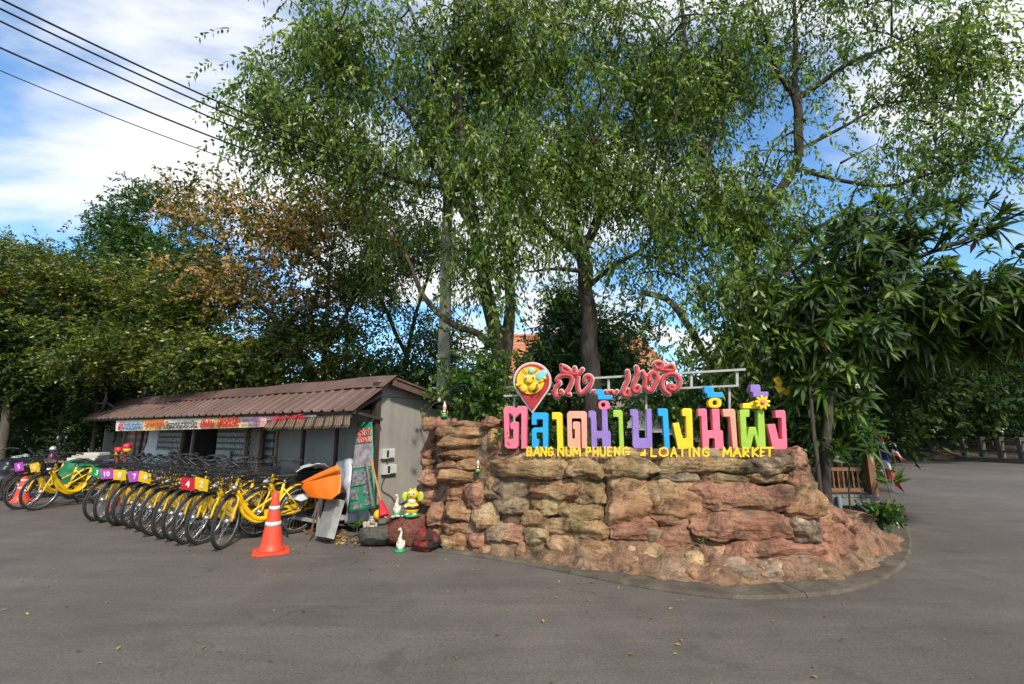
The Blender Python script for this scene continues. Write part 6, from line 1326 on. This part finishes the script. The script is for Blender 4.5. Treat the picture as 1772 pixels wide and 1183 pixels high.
mb = MB(); mb.box(((el_ + er_) / 2) * [1, 0, 0] + [0, 23.5, 1.0], (abs(er_[0] - el_[0]) - .6, 5, 3.8)); mb.build('wall', pm('dim_wall', (.3, .27, .22), None, .9), hs)
stall = thing('market_stall', 'grey tin roofed stall in the gap behind the purple letters', 'stall', A3([P(1150, 745, 8.6)[0], 8.6, -.9]))
for k in range(7):
    a, b = P(1100 + k * 18, 700 + k * 3, 9.6), P(1085 + k * 20, 738 + k * 4, 7.9); mb = MB(); wv = (P(1118, 700, 9.6) - P(1100, 700, 9.6))
    mb.add([a, a + wv * .97, b + wv * 1.02, b, a - [0, 0, .02], a + wv * .97 - [0, 0, .02], b + wv * 1.02 - [0, 0, .02], b - [0, 0, .02]], [(0, 3, 2, 1), (4, 5, 6, 7), (0, 1, 5, 4), (2, 3, 7, 6), (1, 2, 6, 5), (0, 4, 7, 3)]).build('roof_panel', metal, stall)
for px, Y in ((1102, 8.2), (1200, 8.2)): MB().beam(A3([P(px, 745, Y)[0], Y, -.9]), A3([P(px, 745, Y)[0], Y, 1.5]), .08, .08).build('post', steel, stall)
col_ = thing('white_column', 'pair of white columns seen through the greenery behind the yellow ring', 'column', A3([P(1190, 745, 10)[0], 10, -.9]))
for px in (1188, 1203): MB().lathe([(.09, 0), (.09, 3.1), (.12, 3.12), (.12, 3.2)], A3([P(px, 745, 10)[0], 10, -.9]), 16).build('shaft', wh, col_, True)
yf = MB(); Q = leaf_quads(np.array([P(1345 + random.uniform(-8, 28), 668 + random.uniform(-12, 22), 6.9) for _ in range(60)]), unit(60), np.full(60, .07), np.full(60, .05))
yd = thing('yellow_butterfly', 'yellow fluttering ornament hanging in the leaves above the flower letter', 'ornament', P(1357, 670, 6.9))
mb = MB()
def plate(pts, Y, th=.02):
    a = [P(x, y, Y) for x, y in pts]; b = [p + [0, th, 0] for p in a]; n = len(a); mb.add(a + b, [tuple(range(n)), tuple(range(2 * n - 1, n - 1, -1))] + [(i, i + n, (i + 1) % n + n, (i + 1) % n) for i in range(n)])
for k, pts in enumerate([[(1338, 655), (1348, 650), (1355, 662), (1346, 668)], [(1340, 668), (1352, 664), (1360, 674), (1348, 680)], [(1352, 676), (1366, 670), (1372, 680), (1360, 684)], [(1362, 676), (1372, 674), (1380, 688), (1370, 686)]]): plate(pts, 6.9 + k * .03)
mb.build('wing', ye2, yd)
# ------------------------------------------------------------------ wooden deck, flags, bridge rail
wd = pm('deck_wood', (.22, .10, .045), (.15, .07, .035), .7, 9, bs=.5, dirt=.35); wd2 = pm('grey_wood', (.20, .18, .155), (.13, .12, .10), .8, 9, bs=.5, dirt=.4)
deck = thing('wooden_deck', 'small wooden deck with turned railing beside the wall right end, over a dark ditch', 'deck', A3([P(1480, 745, 7.6)[0], 7.6, 0]))
def DK(px, Y, z): p = P(px, 745, Y); return A3([p[0] * 1.0, Y, z])
yf_, yb_ = 7.5, 9.4; zt = P(1480, 858, 7.5)[2]; x0, x1 = P(1395, 858, 7.5)[0], P(1522, 858, 7.5)[0]
n_pl = 12
for k in range(n_pl):
    xa = x0 + (x1 - x0) * k / n_pl; w = (x1 - x0) / n_pl - .012; mb = MB(); mb.box((xa + w / 2, (yf_ + yb_) / 2, zt), (w, yb_ - yf_, .035)); mb.build('plank', wd2, deck)
mb = MB(); mb.box(((x0 + x1) / 2, yf_ + .03, zt - .08), (x1 - x0, .05, .11)); mb.build('joist', wd2, deck)
hp = P(1517, 752, 7.5)[2]
mb = MB(); mb.box((x1 - .05, yf_ + .06, (zt - .15 + hp) / 2), (.105, .105, hp - zt + .15)); mb.build('corner_post', wd, deck)
mb = MB(); mb.box((x1 - .20, yf_ + .55, (zt + hp) / 2 - .03), (.10, .10, hp - zt - .06)); mb.build('post', wd, deck)
zr, zb_ = P(1490, 812, 7.5)[2], P(1490, 848, 7.5)[2]
for z, h_ in ((zr, .05), (zb_, .05)): mb = MB(); mb.box(((x0 + x1) / 2 - .1, yf_ + .06, z), (x1 - x0 - .2, .05, h_)); mb.build('rail', wd, deck)
for k in range(11):
    x = x0 + .1 + (x1 - x0 - .35) * k / 10; h_ = zr - zb_; MB().lathe([(.012, 0), (.018, h_ * .15), (.011, h_ * .3), (.020, h_ * .5), (.011, h_ * .7), (.018, h_ * .85), (.012, h_)], (x, yf_ + .06, zb_), 8).build('baluster', wd, deck, True)
MB().tube([A3([P(1458, 860, 7.4)[0], 7.45, -.9]), A3([P(1455, 860, 7.4)[0], 7.45, zt])], .03, 10).build('support_pipe', pm('pipe_blue_grey', (.22, .28, .33), None, .5), deck)
fr_, fw_, fb_ = pm('flag_red', (.50, .03, .03), None, .7, dirt=.05), pm('flag_white', (.60, .60, .62), None, .7, dirt=.05), pm('flag_blue', (.03, .025, .17), None, .7, dirt=.05)
def flag(px, py, x2, y2, Y, label, wid=.22):
    t_ = thing('flag', label, 'flag', P(px, py, Y)); a, b = P(px, py, Y), P(x2, y2, Y); MB().tube([a, a + (b - a) * 1.0 + [0, 0, -.25]], .009, 6).build('flagpole', wd2, t_)
    seg = [(0, .17, fr_), (.17, .34, fw_), (.34, .66, fb_), (.66, .83, fw_), (.83, 1, fr_)]; d = b - a; sd_ = A3([1, -.25, -.35]) * wid
    for s0, s1, m__ in seg:
        n = 5; V = []
        for i in range(n + 1):
            for j in range(7):
                u = s0 + (s1 - s0) * i / n; v = j / 6; p = a + d * (.1 + .85 * u) * 1.0 + sd_ * v * (.45 + .5 * u) + A3([0, .05 * math.sin(v * 7 + u * 3), -.16 * v * v + .02 * math.sin(v * 9)]); V.append(p)
        F = [(i * 7 + j, i * 7 + j + 1, i * 7 + j + 8, i * 7 + j + 7) for i in range(n) for j in range(6)]; MB().add(V, F).build('stripe', m__, t_, True)
flag(1508, 728, 1538, 832, 7.2, 'Thai striped flag hanging from a slanting pole at the deck corner', .17); flag(1536, 752, 1549, 790, 15, 'small striped flag on a pole beyond the deck', .3)
rail = thing('bridge_rail', 'old concrete bridge railing at the far right road edge', 'railing', G(1715, 800)); rc = pm('old_concrete', (.13, .11, .09), (.085, .075, .06), .9, 4, dirt=.5)
pr0, pr1 = G(1672, 796), G(1790, 803)
for k in range(5):
    p = pr0 + (pr1 - pr0) * k / 4 * 1.15; mb = MB(); mb.box(p + [0, 0, .62], (.2, .2, 1.0)); mb.box(p + [0, 0, 1.12], (.26, .26, .06)); mb.build('post', rc, rail)
for z in (.50, .95): MB().beam(pr0 + [0, 0, z], pr0 + (pr1 - pr0) * 1.15 + [0, 0, z], .08, .09).build('rail', rc, rail)
MB().beam(pr0 + [-.4, -.1, .1], pr0 + (pr1 - pr0) * 1.15 + [0, -.1, .1], .5, .22).build('kerb_beam', rc, rail)
p = G(1616, 793.5); st_ = MB(); st_.lathe([(.28, 0), (.25, .2), (.24, .55)], p, 14); tag(st_.build('tree_stump', bark2, None, True), 'pale tree stump at the far end of the road', 'stump')
# shade of the road end: the bank behind the road
bank = MB(); bp = [G(1460, 794.5), G(1560, 794.5), G(1900, 794.5)]; nb = 24; V = []
for i in range(nb + 1):
    for j, (dy, z) in enumerate([(0, -.02), (.3, .18), (1.6, .5), (6, 1.0)]): x = -10 + (34 + 10) * i / nb; q = [x, 24.6 + dy + .2 * vnoise(A3([x * .7, dy, 3.])), z + .08 * vnoise(A3([x * 1.3, dy, 1.]))]; V.append(q)
F = [(i * 4 + j, (i + 1) * 4 + j, (i + 1) * 4 + j + 1, i * 4 + j + 1) for i in range(nb) for j in range(3)]; struct(bank.add(V, F).build('earth_bank', soil, None, True))
# ------------------------------------------------------------------ left edge clutter
def motorcycle():
    c = G(92, 862) + A3([-1.5, 2.1, 0]); t_ = thing('motorcycle', 'dark parked motorcycle with a round mirror and pink seat behind the left bicycles', 'motorcycle', c, math.radians(205))
    def at(v): return A3(v, dtype=float)
    for nm, x in (('front_wheel', .62), ('rear_wheel', -.60)):
        th = np.linspace(0, 2 * math.pi, 28, endpoint=False); mb = MB(); mb.tube(np.stack([x + .27 * np.cos(th), 0 * th, .29 + .27 * np.sin(th)], 1), .045, 8, closed=True); mb.tube([(x, -.05, .29), (x, .05, .29)], .07, 12)
        for k in range(6): a = k * math.pi / 3; mb.tube([(x, 0, .29), (x + .25 * math.cos(a), 0, .29 + .25 * math.sin(a))], .012, 5)
        mb.build(nm, tyr, t_, True, True)
    mb = MB(); mb.tube([(.62, 0, .30), (.42, 0, .85), (.36, 0, 1.0)], .035, 8); mb.ball((.0, 0, .42), (.26, .13, .15), 14); mb.tube(spline([(.42, 0, .78), (.2, 0, .48), (-.2, 0, .45), (-.5, 0, .62)], 10), .05, 8); mb.build('body', blk, t_, True, True)
    MB().ball((.46, 0, .72), (.10, .17, .24), 14).build('leg_shield', pm('moto_plum', (.12, .02, .06), None, .35), t_, True, True)
    MB().ball((-.34, 0, .76), (.42, .13, .07), 14).build('seat', pm('seat_pink', (.24, .07, .13), None, .6), t_, True, True)
    mb = MB(); mb.tube(spline([(.30, -.34, 1.02), (.36, -.2, 1.04), (.38, 0, .98), (.36, .2, 1.04), (.30, .34, 1.02)], 16), .014, 8); mb.build('handlebar', blk, t_, True, True)
    for s in (-1, 1):
        mb = MB(); mb.tube([(.36, s * .2, 1.04), (.33, s * .26, 1.22)], .008, 6); mb.build('mirror_stem', blk, t_, True, True); MB().ball((.33, s * .27, 1.27), (.02, .075, .05), 14).build('mirror', lampw, t_, True, True)
    MB().ball((.48, 0, .98), (.08, .1, .08), 12).build('headlamp', lampw, t_, True, True); return t_
motorcycle()
tb2 = thing('goods_table', 'long low stall table with dark goods behind the left bicycles', 'table', G(40, 850) + A3([0, 4, 0]))
o = A3([P(60, 745, 12.6)[0], 12.6, 0]); 
mb = MB(); mb.box(o + [0, 0, .70], (4.2, .8, .05)); mb.build('table_top', oldw, tb2)
for sx in (-2, -.7, .7, 2):
    for sy in (-.35, .35): mb = MB(); mb.box(o + [sx, sy, .34], (.06, .06, .68)); mb.build('leg', darkw, tb2)
def pileobj(name, label, cat, px, py0, Y, w, h_, mat, seed, dy=.4):
    c = P(px, py0, Y); W, F = rock_mesh(w / 2, dy, h_ / 2, seed, 16, 3, .9); return tag(MB().add(W + c, F).build(name, mat, None, True), label, cat)
pileobj('green_sack', 'big green cloth sack on the ground behind bicycle six', 'sack', 132, 818, 10.8, .60, .62, pm('green_cloth', (.008, .17, .07), (.006, .11, .045), .7, 6), 31)
pileobj('dark_bundle', 'black covered bundle at the left picture edge', 'bundle', 18, 820, 10.6, 1.0, .7, pm('black_vinyl', (.018, .018, .02), None, .35, 6), 33)
pileobj('pale_bucket', 'pale green bucket standing on the goods table', 'bucket', 33, 797, 12.4, .32, .3, pm('pale_green', (.38, .48, .42), None, .6), 35, .16)
pileobj('dark_bundle', 'black bundle beside the colourful pile near the shed end', 'bundle', 180, 812, 11.6, .8, .45, pm('black_vinyl', (.018, .018, .02), None, .35, 6), 36)
cl = thing('cloth_pile', 'stack of folded patterned cloth beside the green sack', 'cloth', P(155, 806, 11.4))
for k, cc_ in enumerate([(.55, .45, .05), (.5, .05, .05), (.08, .12, .4), (.6, .58, .55), (.55, .35, .25), (.5, .5, .45)]):
    mb = MB(); mb.box(P(153 + (k % 3) * 6, 806 - (k % 6) * 4.2, 11.3) + [0, 0, 0], (.62 - .05 * (k % 3), .4, .055)); mb.build('folded_cloth', pm(f'cloth_{["yellow","red","blue","white","tan","cream"][k]}', cc_, tuple(x * .5 + .2 for x in cc_), .8, 25), cl)
yl_ = pm('lantern_yellow', (.65, .36, .02), None, .4)
for (px, py, Y, lab) in ((204, 785, 9.6, 'left and lower of two red and yellow warning lanterns on poles'), (219, 779, 9.8, 'right and higher of two red and yellow warning lanterns on poles')):
    c = P(px, py, Y); t_ = thing('warning_lantern', lab, 'lantern', c * [1, 1, 0]); u = Y / FPX
    MB().tube([c * [1, 1, 0], c - [0, 0, 3 * u]], .018, 8).build('pole', redp, t_)
    MB().lathe([(6.2 * u, -3 * u), (6.6 * u, 0), (6.2 * u, 3 * u)], c, 18).build('lower_ring', yl_, t_, True); MB().lathe([(5.6 * u, 3.2 * u), (5.8 * u, 5 * u), (5.4 * u, 10 * u), (4 * u, 11 * u)], c, 18).build('lens', redp, t_, True)
# ------------------------------------------------------------------ small litter
n = 190; xs = LRNG.uniform(-5, 5, n * 3); ys = LRNG.uniform(2.0, 7.5, n * 3); keep = []
from math import atan2
poly = np.array([e[:2] for e in E] + [p[:2] for p in lotline[:1]] )
ybound = lambda x: np.interp(x, *(np.array(sorted([(e[0], e[1]) for e in E[5:]])).T))
for x, y in zip(xs, ys):
    if y < ybound(x) - .05 and (x < 3.2) and random.random() < (.25 + .75 * max(0, 1 - (ybound(x) - y) / 2.2)): keep.append((x, y))
keep = np.array(keep[:n]); k = len(keep); ang = LRNG.uniform(0, 6.28, k); d = np.stack([np.cos(ang), np.sin(ang), LRNG.uniform(0, .25, k)], 1); b = np.column_stack([keep, np.full(k, .006)])
sdv = np.stack([-np.sin(ang), np.cos(ang), LRNG.uniform(-.2, .2, k)], 1); L = LRNG.uniform(.025, .055, k)[:, None]; Wd = L * .4
Q = np.stack([b, b + d * L * .5 + sdv * Wd / 2 + [0, 0, .006], b + d * L, b + d * L * .5 - sdv * Wd / 2 + [0, 0, .004]], 1)
litm = leafmat('fallen_leaves_yellow', [(0, (.10, .07, .02)), (.35, (.35, .26, .03)), (.7, (.50, .38, .04)), (1, (.25, .32, .04))], .1)
o = stuff(quads_mesh('fallen_leaves', Q, litm, LRNG.uniform(0, 1, k))); tag(o, 'small yellow fallen leaves scattered over the asphalt', 'leaves')
k = 420; pts_ = np.concatenate([np.array([PF(596 + LRNG.normal() * 22, 745, -.75 + LRNG.normal() * .12) * [1, 1, 0] for _ in range(200)]), np.array([PF(LRNG.uniform(480, 600), 745, LRNG.uniform(-.8, -.2)) * [1, 1, 0] for _ in range(220)])])
ang = LRNG.uniform(0, 6.28, k); d = np.stack([np.cos(ang), np.sin(ang), LRNG.uniform(-.1, .4, k)], 1); o = stuff(quads_mesh('dry_leaves', leaf_quads(pts_ + [0, 0, .01] + LRNG.uniform(0, .03, (k, 1)) * [0, 0, 1], nrm(d), LRNG.uniform(.03, .07, k), LRNG.uniform(.015, .03, k)), leafmat('dry_leaf_litter', [(0, (.12, .06, .02)), (.5, (.30, .17, .05)), (1, (.42, .30, .10))], .1), LRNG.uniform(0, 1, k))); tag(o, 'dry brown leaf litter under the low table', 'leaves')
k = 26; kk = LRNG.choice(np.arange(20, 55), k); pts_ = Es[kk] + N_[kk] * LRNG.uniform(.05, .5, k)[:, None] + [0, 0, .12]; ang = LRNG.uniform(0, 6.28, k); d = np.stack([np.cos(ang), np.sin(ang), LRNG.uniform(-.05, .25, k)], 1)
o = stuff(quads_mesh('brown_leaves', leaf_quads(pts_, nrm(d), LRNG.uniform(.08, .16, k), LRNG.uniform(.03, .05, k)), leafmat('brown_leaf_litter', [(0, (.12, .05, .03)), (.5, (.28, .09, .04)), (1, (.36, .2, .09))], .1), LRNG.uniform(0, 1, k))); tag(o, 'large brown dead leaves lying on the kerb at the right rock slope', 'leaves')
# small plants
def sprout(px, py, Y, n_, L, W, label, mat=None):
    c = P(px, py, Y); t_ = thing('small_plant', label, 'plant', c); d = unit(n_); d[:, 2] = np.abs(d[:, 2]) * .8 + .1; base = c + d * .05 + LRNG.normal(size=(n_, 3)) * .02
    quads_mesh('leaves', leaf_quads(base, nrm(d), L * LRNG.uniform(.6, 1.2, n_), np.full(n_, W)), mat or GB, LRNG.uniform(.4, 1, n_), t_); MB().tube([c - [0, 0, .05], c + [0, 0, .08]], .006, 5).build('stem', bark2, t_)
g = G(615, 932); sprout(618, 915, g[1], 26, .09, .04, 'small green weed growing beside the metal duct'); sprout(868, 757, 6.0, 26, .10, .05, 'small green plant growing at the foot of the pink letter'); sprout(1543, 835, 7.2, 30, .22, .05, 'pale spiky plant by the kerb under the flag')
p, _, _, _ = onwall(1218, 943); sprout(1218, 943, float(p[1]) - .03, 14, .05, .03, 'tiny green weed growing on the rock slope')
